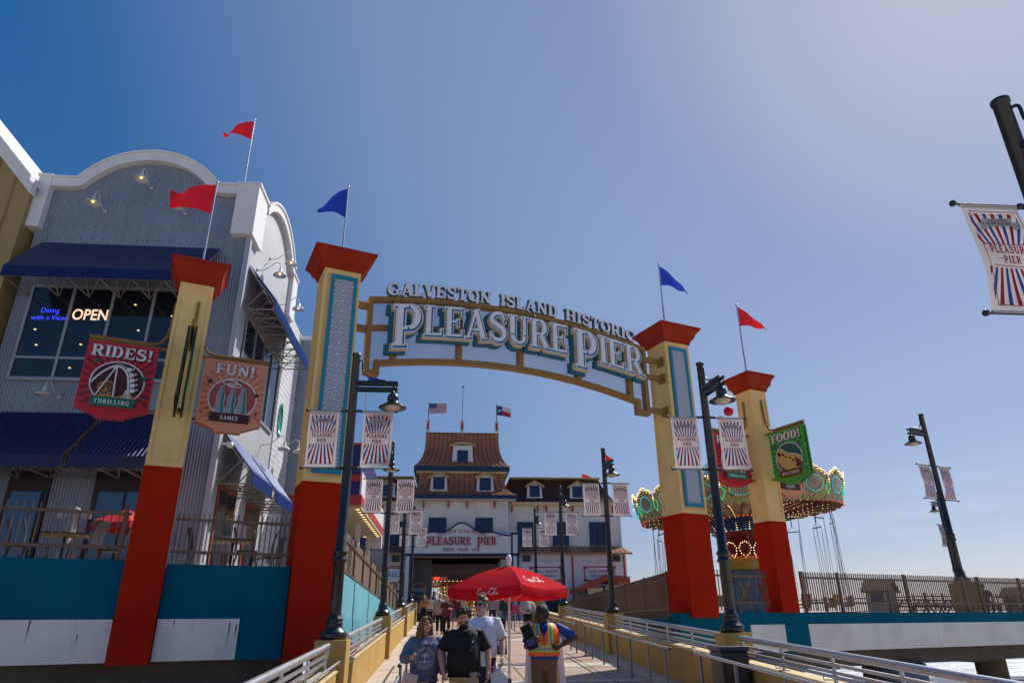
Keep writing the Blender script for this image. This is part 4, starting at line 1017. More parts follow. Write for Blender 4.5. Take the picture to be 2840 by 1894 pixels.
# ================================================================== street lamps with banners
def banner_art():
    a = Art(.0015); W, H = .57, 1.13
    a.rect(0, -H, W, 0, 0)
    x0, x1 = .055, .515
    for lo, hi, fy in ((-.445, -.10, -.86), (-1.05, -.68, -.22)):
        k = a.k + 1; n = 27
        cl = [(1, 0, -x0), (-1, 0, x1), (0, 1, -lo), (0, -1, hi)]
        sgn = 1 if fy < lo else -1
        for i in range(n):
            an = RAD(90 + (i - n / 2 + .18) * 6.1); bn = RAD(90 + (i - n / 2 + .66) * 6.1)
            a.poly([(.285, fy), (.285 + 2 * cos(an), fy + sgn * 2 * sin(an)), (.285 + 2 * cos(bn), fy + sgn * 2 * sin(bn))], 1 if i % 2 else 2, k, cl)
        a.k = k
    for i in range(6):
        a.star(x0 + .04 + i * .076, -.125, .012, 3); a.star(x0 + .04 + i * .076, -1.02, .012, 3)
    for p in ([(x0, -.09), (x1, -.09)], [(x0, -1.06), (x1, -1.06)], [(x0, -.085), (x0, -1.065)], [(x1, -.085), (x1, -1.065)], [(.09, -.45), (.48, -.45)], [(.09, -.675), (.48, -.675)]): a.rib(p, .008, 1)
    a.poly([(.14, -.17), (.43, -.165), (.43, -.255), (.14, -.26)], 4); a.poly([(.09, -.22), (.16, -.225), (.16, -.30), (.085, -.29), (.11, -.255)], 4); a.poly([(.41, -.22), (.48, -.205), (.465, -.245), (.485, -.285), (.41, -.30)], 4)
    a.poly([(.145, -.175), (.425, -.17), (.425, -.25), (.145, -.255)], 0)
    a.slab('GALVESTON', .285, -.208, .026, 5, width=.18, gap=.1); a.slab('ISLAND HISTORIC', .285, -.243, .026, 5, width=.25, gap=.1)
    a.slab('PLEASURE', .289, -.553, .075, 5, width=.395, gap=.16, ws=.8); a.slab('PLEASURE', .285, -.549, .075, 1, width=.395, gap=.16, ws=.8)
    a.slab('PIER', .289, -.653, .070, 5, width=.18, gap=.16, ws=.8); a.slab('PIER', .285, -.649, .070, 1, width=.18, gap=.16, ws=.8)
    a.rib([(.09, -.615), (.175, -.615)], [.002, .005], 1); a.rib([(.395, -.615), (.48, -.615)], [.005, .002], 1)
    a.disc(.178, -.615, .006, .006, 1, 8); a.disc(.392, -.615, .006, .006, 1, 8)
    return a
BMATS = [CLOTH, BRED, BBLU, mat('banner_gold', (.60, .42, .12), .8), mat('banner_grey', (.35, .33, .36), .8), mat('banner_ink', (.16, .05, .09), .8)]
_BA = banner_art(); _BM = {}
def banner_mesh(v):
    if v in _BM: return _BM[v]
    amp, ph, kick, skew = v
    def warp(x, y, z):
        t = -y / 1.13; u = x / .57
        return (x + skew * t * (1 - t) * .3, -z - amp * sin(pi * t) * (.6 + .6 * sin(ph + 2.6 * u)) - .018 * sin(7 * t + ph + 3 * u) * t * (1.04 - t) * 3 - kick * max(0, t - .6) ** 2 * (u if kick > 0 else 1 - u) * 1.6, y + .04 * abs(kick) * max(0, t - .7) * u)
    m = _BA.mesh(MB(), warp=warp, cutu=[.57 * i / 5 for i in range(1, 5)], cutv=[-1.13 * i / 14 for i in range(1, 14)])
    for z0 in (-.012, -1.118):   # hems round the rods
        m.tube([(0, .0, z0), (.57, .0, z0)], .017, 8, 0)
    _BM[v] = m; return m
def lamp_parts(rt, arm, H, bz, vs):
    m = MB(); m.lathe([(0, 0), (.225, 0), (.225, .11), (.205, .135), (.16, .18), (.135, .235), (.15, .25), (.15, .275), (.125, .29), (.145, .31), (.145, .335), (.115, .36), (.105, .42)], n=20); m.obj('base', BLK, rt)
    m = MB(); m.lathe([(.105, .40), (.100, 1.28), (.135, 1.30), (.14, 1.33), (.112, 1.36), (.112, 1.42), (.135, 1.44), (.13, 1.47), (.095, 1.52), (.088, 3.0), (.076, H - .05), (.088, H - .04), (.088, H), (0, H + .012)], n=18); m.obj('pole', BLK, rt)
    ca, sa = cos(arm), sin(arm); R = lambda r, t, z: (r * ca - t * sa, r * sa + t * ca, z)
    m = MB(); za = H - .62
    for dz in (0, -.13):
        for t in (-.055, .055): m.bar(R(.05, t, za + dz), R(.86, t, za + dz), .03, .07)
    m.tube([R(r, 0, z) for r, z in cat([(.06, H - .14), (.13, H - .16), (.15, H - .36), (.30, H - .50), (.52, H - .55), (.62, H - .56)], 4)], .018, 7)
    m.obj('arm', BLK, rt)
    m = MB(); c = R(.78, 0, 0); q = za - .13
    m.lathe([(.02, q + .12), (.02, q - .05), (.05, q - .07), (.10, q - .12), (.115, q - .20), (.10, q - .22), (.13, q - .28), (.16, q - .30), (.27, q - .36), (.275, q - .375), (.17, q - .355)], (c[0], c[1], 0), 18)
    lh = m.obj('lamp_shade', BLK, rt)
    m = MB(); m.lathe([(.165, q - .352), (.15, q - .40), (.10, q - .435), (0, q - .45)], (c[0], c[1], 0), 14); m.obj('lamp_glass', LGLASS, rt)
    k = 0
    for sgn in (-1, 1):
        m = MB()
        for z in (bz, bz - 1.13):
            m.tube([(sgn * .06, 0, z), (sgn * .85, 0, z)], .012, 7); m.ball((sgn * .86, 0, z), .033, 8); m.ball((sgn * .185, 0, z), .034, 8); m.tube([(sgn * .09, 0, z), (sgn * .15, 0, z)], .03, 8)
        objs(m, 'banner_rod', BLK, rt, world=False)
        bm_ = banner_mesh(vs[k]); x0 = -.80 if sgn < 0 else .23
        m2 = MB(); m2.add([(v[0] + x0, v[1], v[2] + bz) for v in bm_.v], bm_.f, 0, True); m2.m = list(bm_.m); m2.obj('banner', BMATS, rt, fixn=False); k += 1
VAR = [(.05, 0, .0, 0), (.03, 1.2, .9, .1), (.05, 2.4, -.5, -.1), (.02, .6, .6, .15), (.06, 3.3, .0, .3)]
def lamp(loc, rz, arm, H, bz, vs, lab, sc=1.0):
    rt = empty('street_lamp', lab, 'street lamp', loc, rz, 'black street lamps with twin banners'); rt.scale = (sc, sc, sc)
    lamp_parts(rt, arm, H, bz, vs); return rt
def pz(y): return RZ(y) + 1.19
lamp((-1.93, 13.15, pz(13.15)), 0, 0, 5.32, 4.12, (VAR[0], VAR[1]), 'nearest black lamp on the left, before the pillar left of the arch')
LR = lamp((5.5, 13.8, pz(13.8)), 0, -pi / 2 + .1, 5.52, 4.27, (VAR[0], VAR[3]), 'nearest full black lamp on the right, before the pillar right of the arch')
lamp((5.5, 5.02, pz(5)), 0, -pi / 2 + .5, 5.50, 4.22, (VAR[4], VAR[0]), 'black lamp cropped by the right edge of the photo, banner against sky')
for (x, y, lab) in ((-1.95, 23.15, 'second black lamp from the front in the left row'), (-2.0, 32.9, 'third black lamp from the front in the left row'), (-2.06, 42.9, 'farthest black lamp in the left row'),
                    (5.5, 23.8, 'second black lamp from the front in the right row'), (5.47, 33.6, 'third black lamp from the front in the right row'), (5.45, 43.6, 'farthest black lamp in the right row')):
    dup(LR, label=lab, loc=(x, y, pz(y)))
for s, w, lab, rz in ((28.25, 1.35, 'leaning-looking black lamp alone against the sky over the right fence', .35), (47.2, 13.6, 'black lamp farther out behind the lone right one, its pole hidden by it', .55)):
    p = gp(s, w, 2.31); rt = lamp((p[0], p[1], 3.42), rz, pi, 5.52, 3.72, (VAR[4], VAR[2]), lab, 1.24)
    q = empty('lamp_pedestal', 'ochre concrete block carrying the ' + ('lone lamp behind the right fence' if s < 30 else 'farther lamp behind the right fence'), 'pedestal', (p[0], p[1], 2.31), GRZ)
    m = MB(); m.box((-.36, -.36, 0), (.36, .36, 1.11)); m.obj('block', OCH, q, bev=.02)
# ================================================================== restaurant on the left
res = empty('restaurant', 'grey corrugated restaurant with arched white parapets and navy awnings', 'building', (-10, 22, 3.2))
XS = -6.7
def arch_top(c, z0, hw=2.24, rise=1.18, n=20):
    """parapet profile across one arch: from c-hw to c+hw, with small reverse curves at the feet"""
    R_ = (hw * hw + rise * rise) / (2 * rise)
    return [(c - hw + 2 * hw * i / n, z0 + sqrt(max(0, R_ * R_ - (-hw + 2 * hw * i / n) ** 2)) - (R_ - rise)) for i in range(n + 1)]
front = [(-13.3, 2.9), (XS, 2.9), (XS, 15.3)] + [(x, z - .32) for x, z in arch_top(-10.12, 15.62)[::-1]] + [(-13.3, 15.3)]
TF = Matrix(((1, 0, 0, 0), (0, 0, 1, 0), (0, 1, 0, 0), (0, 0, 0, 1)))      # (x, z, y) -> world
m = MB(); m.prism(front, 20.0, 20.35, T=TF); m.obj('front_wall', CORR, res, world=True)
side = [(20.36, 2.9), (25.9, 2.9), (25.9, 15.0), (25.3, 15.3)] + [(x, z - .32) for x, z in arch_top(23.1, 15.62, 2.2, 1.0)[::-1]] + [(20.36, 15.3)]
TSd = Matrix(((0, 0, 1, 0), (1, 0, 0, 0), (0, 1, 0, 0), (0, 0, 0, 1)))     # (y, z, x) -> world
m = MB(); m.prism(side, XS - .35, XS, T=TSd); m.obj('side_wall', CORRY, res, world=True)
m = MB(); m.box((-13.3, 20.36, 14.2), (XS - .36, 26, 14.4)); m.obj('roof', mat('flat_roof_grey', (.3, .3, .3), .9), res, world=True)
def coping(m, pts, th, a, b, T):
    """band of thickness th following pts, from depth a to b"""
    up = [(x, z) for x, z in pts]; n = len(up); lo = []
    for i, (x, z) in enumerate(up):
        dx = up[min(i + 1, n - 1)][0] - up[max(i - 1, 0)][0]; dz = up[min(i + 1, n - 1)][1] - up[max(i - 1, 0)][1]; l = hypot(dx, dz) or 1
        lo.append((x + dz / l * th, z - dx / l * th))
    for i in range(n - 1):
        p = [up[i], up[i + 1], lo[i + 1], lo[i]]
        vs = [T @ Vector((q[0], q[1], d)) for d in (a, b) for q in p]
        m.add(vs, [(3, 2, 1, 0), (4, 5, 6, 7), (0, 1, 5, 4), (2, 3, 7, 6)] + ([(3, 0, 4, 7)] if i == 0 else []) + ([(1, 2, 6, 5)] if i == n - 2 else []))
m = MB()
fp = [(-13.12, 15.70), (-12.62, 15.70)] + arch_top(-10.12, 15.70)[0:] + [(-7.62, 15.70), (-7.24, 15.70)]
coping(m, fp, .34, 19.78, 20.42, TF); coping(m, [(x, z + .05) for x, z in fp], .085, 19.73, 20.45, TF)
m.obj('front_coping', WHT, res, world=True)
m = MB(); sp = [(20.9, 15.66)] + arch_top(23.1, 15.66, 2.2, 1.0) + [(25.5, 15.66)]
coping(m, sp, .30, XS - .42, XS + .20, TSd); coping(m, [(x, z + .05) for x, z in sp], .08, XS - .45, XS + .25, TSd)
m.obj('side_coping', WHT, res, world=True)
m = MB(); m.box((-7.24, 19.74, 13.82), (XS + .16, 20.9, 15.70)); m.box((-7.27, 19.70, 15.70), (XS + .21, 20.93, 15.79))
m.box((-13.52, 19.76, 13.82), (-13.12, 20.4, 15.70)); m.box((-13.56, 19.72, 15.70), (-13.11, 20.43, 15.79))
m.box((XS - .3, 25.5, 13.6), (XS + .17, 26.3, 15.42)); m.box((XS - .33, 25.48, 15.42), (XS + .22, 26.33, 15.50))
objs(m, 'pilaster', WHT, res)
m = MB(); m.bar((XS + .012, 19.99, 3), (XS + .012, 19.99, 13.8), .16, .16); m.obj('corner_trim', mat('zinc_corner_trim', (.45, .46, .50), .45, metal=.3), res, world=True)
# screw rows on the sheets
m = MB()
for z in (14.0, 14.95, 13.55, 8.35, 7.95):
    x = -12.9
    while x < -7.0:
        if not (z > 15 and abs(x + 10.1) > 2): m.box((x - .012, 19.982, z - .012), (x + .012, 19.999, z + .012))
        x += .34
x = -11.6
while x < -8.6: m.box((x - .012, 19.982, 15.9), (x + .012, 19.999, 15.924)); x += .34
for z in (4.4, 6.9, 9.6, 12.0):
    for x in (-7.75, -7.45, -7.15): m.box((x - .012, 19.982, z - .012), (x + .012, 19.999, z + .012))
m.obj('screws', mat('screw_head', (.03, .03, .035), .6), res, world=True)
# dark upper front window with lit signs
wd = MB(); wd.box((-12.78, 19.95, 8.86), (-7.98, 19.965, 11.76)); wo = wd.obj('window', GLS, res, world=True)
def sub(m, name, ma, par, **k):
    """sub-part; parent chain keeps world coordinates"""
    return m.obj(name, ma, par, world=True, **k)
m = MB()
m.box((-12.86, 19.90, 11.76), (-7.90, 19.999, 11.86)); m.box((-12.86, 19.90, 8.76), (-7.90, 19.999, 8.86))
for x in (-12.82, -11.6, -10.42, -9.22, -7.94): m.box((x - .04, 19.90, 8.861), (x + .04, 19.949, 11.759))
for a, b_ in ((-12.78, -11.64), (-11.56, -10.46), (-10.38, -9.26), (-9.18, -7.98)): m.box((a, 19.905, 9.43), (b_, 19.949, 9.50))
sub(m, 'frame', FRAMEM, wo)
A_ = Art(.002); A_.text('OPEN', 0, 0, .36, 0, width=1.02, bold=.015); m = A_.mesh(T=frame((-11.0, 19.940, 10.72), (1, 0, 0), (0, 0, 1))); sub(m, 'open_letters', OPENM, wo, fixn=False)
A_ = Art(.002); A_.text('Dining', 0, .24, .17, 0, width=.52, bold=-.018); A_.text('with a View', 0, 0, .17, 0, width=1.0, bold=-.018); m = A_.mesh(T=frame((-12.16, 19.940, 10.68), (1, 0, 0), (0, 0, 1))); sub(m, 'neon_letters', NEONB, wo, fixn=False)
m = MB()
for x, z in ((-12.3, 9.85), (-11.05, 9.9), (-9.75, 11.25), (-9.5, 10.4), (-12.45, 10.35), (-11.2, 9.15), (-8.6, 10.9)): m.lathe([(0, 0), (.035, .005), (.035, .02), (0, .025)], (x, 19.935, z), 8)
sub(m, 'ceiling_spot', BULB, wo)
# lower doors
for x0, x1, lab in ((-12.02, -10.93, 'door'), (-9.75, -8.0, 'door')):
    m = MB(); m.box((x0, 19.93, 3.22), (x1, 19.999, 6.12)); d = m.obj('door', DKWOOD, res, world=True)
    m = MB(); m.box((x0 + .16, 19.90, 3.5), ((x0 + x1) / 2 - .04 if x1 - x0 > 1.5 else x1 - .16, 19.929, 5.55))
    if x1 - x0 > 1.5: m.box(((x0 + x1) / 2 + .04, 19.90, 3.5), (x1 - .16, 19.929, 5.55))
    sub(m, 'glass', GLSB, d)
# awnings
def awning(x0, x1, ya, za, yo, zo, zf, ma_top, T=None, ribs=.11, fr=6, lab=None):
    T = T or Matrix.Identity(4)
    m = MB(); n = int((x1 - x0) / ribs)
    pr = []
    for i in range(n * 4 + 1):
        x = x0 + (x1 - x0) * i / (n * 4); pr.append((x, (.034 if T[0][0] == 0 else .018) * (i % 4 in (1, 2))))
    vs = []
    for x, o_ in pr: vs += [T @ Vector((x, ya, za + o_)), T @ Vector((x, yo - o_, zo + o_)), T @ Vector((x, yo - o_, zf))]
    m.add(vs, [(i * 3, (i + 1) * 3, (i + 1) * 3 + 1, i * 3 + 1) for i in range(len(pr) - 1)] + [(i * 3 + 1, (i + 1) * 3 + 1, (i + 1) * 3 + 2, i * 3 + 2) for i in range(len(pr) - 1)])
    a = m.obj('awning', ma_top, res, world=True, fixn=False)
    if lab: a['label'] = lab
    m = MB(); P = lambda x, y, z: T @ Vector((x, y, z))
    zi = zf - .0
    for i in range(fr + 1):
        x = x0 + .04 + (x1 - x0 - .08) * i / fr
        m.bar(P(x, ya, zf + .03), P(x, yo + .03, zf + .03), .035); m.bar(P(x, ya, za - .12), P(x, yo + .03, zo - .04), .035); m.bar(P(x, ya + (yo - ya) * .02, zf + .05), P(x, ya + (yo - ya) * .62, za + (zo - za) * .62 - .06), .03)
        m.bar(P(x, yo + .03 * (1 if yo > ya else -1) * -1, zf), P(x, yo + .03, zo), .035)
        if i < fr:
            x2 = x0 + .04 + (x1 - x0 - .08) * (i + 1) / fr
            m.bar(P(x, ya, zf + .03), P(x2, yo + .03, zf + .03), .02)
    for y, z in ((ya, zf + .03), (yo + .03, zf + .03), (ya, zo - .0)): m.bar(P(x0 + .02, y, z), P(x1 - .02, y, z), .035)
    sub(m, 'frame', AWFR, a)
awning(-13.0, -7.55, 19.98, 13.36, 18.62, 11.79, 11.46, NAVY)
awning(-12.75, -10.0, 19.97, 7.80, 18.42, 6.21, 5.90, NAVY, fr=3)
awning(-9.82, -7.85, 19.97, 7.80, 18.42, 6.21, 5.90, NAVY, fr=3)
awning(-16, -12.9, 19.90, 7.80, 18.42, 6.21, 5.90, NAVY, fr=3)
TS2 = Matrix(((0, -1, 0, XS + 20), (1, 0, 0, 0), (0, 0, 1, 0), (0, 0, 0, 1)))   # awning built along x turned to run along the side wall
BAW = mat('blue_awning_fascia', (.02, .07, .30), .35, spec=.6, var=.1)
awning(20.45, 26.1, 19.98, 13.05, 19.02, 11.79, 11.46, BAW, T=TS2, fr=8)
awning(20.5, 23.0, 19.98, 7.45, 19.02, 6.21, 5.90, BAW, T=TS2, fr=4)
awning(23.6, 26.2, 19.98, 7.45, 19.02, 6.21, 5.90, BAW, T=TS2, fr=4)
# side windows and doors
m = MB(); m.box((XS + .004, 20.9, 8.8), (XS + .02, 25.6, 11.4)); wo = m.obj('window', GLS, res, world=True)
m = MB()
for y in (20.9, 22.07, 23.25, 24.42, 25.6): m.box((XS + .021, y - .035, 8.76), (XS + .07, y + .035, 11.44))
m.box((XS + .021, 20.936, 8.70), (XS + .07, 25.56, 8.8)); sub(m, 'frame', FRAMEM, wo)
for y0, y1 in ((20.7, 22.5), (23.8, 25.4)):
    m = MB(); m.box((XS + .004, y0, 3.22), (XS + .05, y1, 6.0)); d = m.obj('door', mat('orange_red_frame', (.30, .06, .03), .5, var=.2), res, world=True)
    m = MB(); m.box((XS + .051, y0 + .12, 3.4), (XS + .06, (y0 + y1) / 2 - .04, 5.8)); m.box((XS + .051, (y0 + y1) / 2 + .04, 3.4), (XS + .06, y1 - .12, 5.8)); sub(m, 'glass', GLS, d)
m = MB(); m.prism([(25.91, 3), (28.2, 3), (28.2, 13.95), (26.9, 14.0), (26.31, 14.8), (25.91, 14.8)], XS - .3, XS + .05, T=TSd); m.obj('rear_wall', SIDEW, res, world=True)
m = MB(); m.box((XS - .2, 28.21, 3), (XS + .1, 28.4, 13.9)); m.obj('corner_board', WHT, res, world=True)
m = MB(); m.lathe([(0, .0), (.30, .0), (.30, .03), (.36, .03), (.36, .0)], n=20, T=frame((XS + .052, 26.55, 9.55), (0, 1, 0), (0, 0, 1)) @ Matrix.Diagonal((1, 1.9, 1, 1))); m.obj('oval_window', mat('green_glass', (.05, .30, .22), .15), res, world=True)
m = MB(); m.box((XS - 6, 28.41, 3), (-5.9, 34, 13.7)); m.obj('rear_block', CORR, res, world=True)
m = MB(); m.box((XS - 6, 28.37, 13.701), (-5.85, 34, 13.9)); m.obj('rear_coping', WHT, res, world=True)
# gooseneck lamps
def gooseneck(p, ang, lab, lit=True, sc=1.0, grp='gooseneck wall lamps on the restaurant'):
    rt = empty('wall_lamp', lab, 'wall lamp', p, ang, grp); rt.scale = (sc,) * 3
    m = MB(); m.lathe([(0, 0), (.06, 0), (.06, .02), (.03, .04), (0, .04)], n=10, T=frame((0, 0, 0), (1, 0, 0), (0, 0, 1)) )
    m.tube(cat([(0, 0), (.2, -.01), (.4, .16), (.60, .30), (.74, .22), (.76, .06)], 4) and [(0, -x, z) for x, z in cat([(0, 0), (.2, -.01), (.4, .14), (.60, .30), (.74, .22), (.76, .06)], 4)], .016, 7)
    m.obj('arm', mat('lamp_enamel', (.62, .62, .60), .4), rt)
    m = MB(); m.lathe([(.03, .08), (.055, .05), (.055, -.05), (.07, -.07), (.12, -.09), (.20, -.15), (.225, -.20), (.215, -.20), (.11, -.11), (.04, -.08)], (0, -.76, 0), 16); m.obj('shade', MATS['lamp_enamel'], rt)
    m = MB(); m.ball((0, -.76, -.13), .045, 8); m.obj('bulb', BULB if lit else LGLASS, rt)
    return rt
g0 = gooseneck((-11.35, 19.97, 14.58), 0, 'left of the three lit gooseneck lamps on the grey arched front')
for p, an, lab in (((-10.08, 19.97, 15.55), 0, 'topmost lit gooseneck lamp in the middle of the grey arched front'), ((-8.84, 19.97, 14.60), 0, 'right lit gooseneck lamp on the grey arched front, left of the red pennant'),
                   ((XS + .02, 21.25, 13.32), pi / 2, 'lit gooseneck lamp on the sunlit side wall, just above the open awning frame'), ((XS + .02, 22.5, 14.45), pi / 2, 'highest gooseneck lamp on the sunlit side wall, under the arch'),
                   ((XS + .02, 24.35, 13.5), pi / 2, 'gooseneck lamp on the side wall beside the far white pilaster')):
    dup(g0, label=lab, loc=p, rz=an)
g1 = gooseneck((-11.3, 19.97, 8.27), 0, 'unlit gooseneck lamp between the front window and the lower awnings', lit=False)
dup(g1, label='unlit gooseneck lamp on the side wall right of the salmon fun sign', loc=(XS + .06, 24.6, 8.1), rz=pi / 2)
dup(g1, label='unlit gooseneck lamp on the side wall nearest the pillar left of the arch', loc=(XS + .06, 26.9, 8.55), rz=pi / 2)
rt = empty('security_camera', 'small white dome camera on the corner of the corrugated wall', 'camera', (XS + .1, 20.2, 7.0)); m = MB(); m.box((0, -.06, -.02), (.2, .06, .05)); m.lathe([(0, .05), (.09, .05), (.09, -.05), (.06, -.10), (0, -.12)], (.22, 0, 0), 12); m.obj('housing', WHT, rt)
flagpole((-7.87, 22.0, 14.4), 5.85, 'red pennant blowing left on a pole above the restaurant roof', FRED, 183, 1.25, .85, droop=.05, cut=.04, bend=.85, r=.03)
flagpole((-3.95, 31.0, 9.0), 4.2, 'blue pennant half hidden behind the nearest left lamp', FBLU, 3, 1.0, .6, droop=.2, cut=.05, r=.03)
# tan building at the left edge
rt = empty('tan_building', 'tan panelled building with a white sloping roof edge at the left border', 'building', (-16, 20, 3))
m = MB(); m.prism([(-22, 2.9), (-13.53, 2.9), (-13.53, 15.05), (-22, 24.4)], 19.6, 26, T=TF); m.obj('wall', TAN, rt, world=True)
m = MB(); m.prism([(-13.38, 14.75), (-13.38, 15.15), (-22, 24.75), (-22, 24.3)], 19.35, 19.6, T=TF); m.prism([(-13.40, 15.16), (-13.40, 15.34), (-22, 24.94), (-22, 24.76)], 19.2, 26, T=TF); m.obj('rake_board', WHT, rt, world=True)
# arcade with lit soffit behind
rt = empty('arcade_building', 'navy and red arcade with a lit cream soffit behind the left fence', 'building', (-5, 33, 3))
m = MB(); m.box((-12, 28.45, 6.98), (-3.62, 38.6, 9.05)); m.obj('wall', mat('arcade_navy', (.012, .015, .12), .5), rt, world=True)
m = MB(); m.box((-12, 28.42, 7.55), (-3.60, 28.449, 7.82)); m.box((-12.1, 28.4, 6.62), (-3.5, 38.75, 6.98)); m.box((-12, 28.42, 9.051), (-3.6, 28.8, 9.15)); m.obj('red_band', REDT, rt, world=True)
m = MB(); m.box((-12, 28.6, 6.50), (-3.52, 38.7, 6.619)); m.obj('soffit', mat('cream_soffit', (.60, .50, .34), .6, stain=.5, var=.2), rt, world=True)
m = MB(); m.box((-3.619, 28.5, 7.05), (-3.55, 38.72, 7.95)); m.box((-4.2, 38.751, 5.95), (-3.55, 39.2, 7.9)); m.obj('fascia', mat('white_fascia', (.70, .68, .72), .5), rt, world=True)
m = MB()
for i in range(14): m.lathe([(0, 0), (.085, 0), (.085, -.012), (0, -.012)], (-3.70, 29.0 + i * .7, 6.498), 8)
for i in range(6): m.lathe([(0, 0), (.085, 0), (.085, -.012), (0, -.012)], (-4.4 - i * .9, 38.3, 6.498), 8)
objs(m, 'soffit_light', BULB, rt)
m = MB(); m.box((-12, 40, 2.4), (-3.35, 40.3, 5.95)); m.obj('rear_wall', CORR, rt, world=True)
m = MB(); m.box((-11, 29.2, 2.4), (-6.75, 38, 6.49)); m.obj('shop_front', mat('dark_interior', (.03, .03, .035), .7), rt, world=True)
m = MB()
for y in (29, 33.5, 38.2): m.box((-4.3, y, 2.4), (-4.1, y + .2, 6.49))
objs(m, 'column', WHT, rt)
# ================================================================== terrace furniture
TW = mat('table_underside_wood', (.42, .27, .12), .6, var=.2); DKM = mat('dark_chair_metal', (.02, .018, .02), .4)
def table(s, w, lab):
    p = gp(s, w, 3.22); rt = empty('dining_table', lab, 'table', p, GRZ, 'terrace tables')
    m = MB(); m.box((-.42, -.36, .70), (.42, .36, .73)); m.obj('table_top', TW, rt); m = MB(); m.box((-.44, -.38, .731), (.44, .38, .755)); m.obj('top_edge', DKM, rt)
    m = MB(); m.tube([(0, 0, .02), (0, 0, .70)], .035, 8); m.bar((-.32, 0, .02), (.32, 0, .02), .05, .04); m.bar((0, -.3, .021), (0, .3, .021), .05, .04); m.obj('leg', DKM, rt)
def chair(s, w, rz, lab, first=[None]):
    p = gp(s, w, 3.22)
    if first[0]: return dup(first[0], label=lab, loc=p, rz=rz)
    rt = empty('dining_chair', lab, 'chair', p, rz, 'dark terrace chairs'); first[0] = rt
    m = MB(); m.box((-.22, -.22, .42), (.22, .22, .46)); m.obj('seat', DKM, rt)
    m = MB(); n = 6
    for i in range(n):
        a, b_ = i / n, (i + 1) / n; y = lambda t: .22 + .10 * t * t
        m.hexa([(-.21, y(a), .47 + .5 * a), (.21, y(a), .47 + .5 * a), (.21, y(a) + .02, .47 + .5 * a), (-.21, y(a) + .02, .47 + .5 * a), (-.20, y(b_), .47 + .5 * b_), (.20, y(b_), .47 + .5 * b_), (.20, y(b_) + .02, .47 + .5 * b_), (-.20, y(b_) + .02, .47 + .5 * b_)])
    m.obj('backrest', mat('chair_mesh_back', (.05, .045, .05), .5), rt)
    for sx in (-1, 1):
        for y0, y1 in ((-.19, -.24), (.19, .28)):
            m = MB(); m.tube([(sx * .19, y0, .42), (sx * .20, y1, 0)], .014, 6); m.obj('leg', DKM, rt)
    return rt
table(1.35, 1.45, 'terrace table with a paper menu between the two left pillars'); table(-2.05, 1.45, 'terrace table behind the picket fence left of the nearest left pillar')
for s, w, a, lab in ((.68, 1.35, 2.1, 'dark chair left of the table between the left pillars'), (2.0, 1.35, -1.25, 'dark chair right of the table between the left pillars'), (2.3, 2.3, -1.0, 'paler chair farther right, next to the tall left pillar'), (1.62, .85, 1.9, 'dark chair in front of the table between the left pillars'),
                  (-2.8, 1.3, 2.2, 'dark chair at the left edge of the terrace'), (-2.45, .85, 2.0, 'dark chair before the left table, nearer the fence'), (-1.6, .85, -1.7, 'dark chair before the left table, right of the other one'), (-1.15, 1.6, -1.2, 'dark chair right of the left table, by the pillar')): chair(s, w, a, lab)
rt = empty('menu_card', 'folded paper menu standing on the right terrace table', 'menu', gp(1.5, 1.35, 3.976), GRZ); m = MB(); m.hexa([(-.12, -.02, 0), (.1, -.02, 0), (.1, .0, 0), (-.12, .0, 0), (-.03, .05, .34), (.14, .05, .34), (.14, .06, .34), (-.03, .06, .34)]); m.obj('card', mat('paper', (.7, .6, .58), .8), rt)
rt = empty('patio_heater', 'pale patio heater column behind the left terrace table', 'heater', gp(-2.15, 3.0, 3.22), GRZ); m = MB(); m.lathe([(0, 0), (.2, 0), (.2, .5), (.1, .52), (.09, 1.45), (.12, 1.5), (0, 1.55)], n=12); m.box((-.35, -.05, 1.28), (-.15, .05, 1.48)); m.box((.15, -.05, 1.28), (.35, .05, 1.48)); m.obj('body', mat('beige_enamel', (.45, .40, .36), .5), rt)
def parasol(loc, R_, h, hp, col, lab, drop=.16, sides=6, rz=0):
    rt = empty('parasol', lab, 'umbrella', loc, rz)
    m = MB(); m.tube([(0, 0, 0), (0, 0, h)], .022, 8); m.obj('pole', WHT, rt)
    m = MB(); top = (0, 0, h); ring = [(R_ * cos(2 * pi * i / sides), R_ * sin(2 * pi * i / sides), h - hp) for i in range(sides)]
    for i in range(sides):
        a, b_ = ring[i], ring[(i + 1) % sides]; mid = lambda t: tuple(a[k] + (b_[k] - a[k]) * t for k in range(3))
        for j in range(4):
            p, q = mid(j / 4), mid((j + 1) / 4); sg = lambda t: .05 * sin(pi * t)
            m.add([top, (p[0], p[1], p[2] - sg(j / 4)), (q[0], q[1], q[2] - sg((j + 1) / 4))], [(0, 1, 2)], 0, True)
            m.add([(p[0], p[1], p[2] - sg(j / 4)), (q[0], q[1], q[2] - sg((j + 1) / 4)), (q[0], q[1], q[2] - drop), (p[0], p[1], p[2] - drop)], [(0, 1, 2, 3)])
    m.obj('canopy', col, rt, fixn=False)
    return rt
parasol(gp(-1.05, 2.9, 3.22), .8, 1.55, .36, mat('parasol_red', (.45, .01, .015), .7), 'red parasol behind the picket fence left of the nearest left pillar')
p = gp(-7.35, -.9, -.5); parasol((-8.15, 11.6, -.5), .95, 5.0, .36, MATS['parasol_red'], 'red parasol just entering the photo at the left edge')
from mathutils.bvhtree import BVHTree
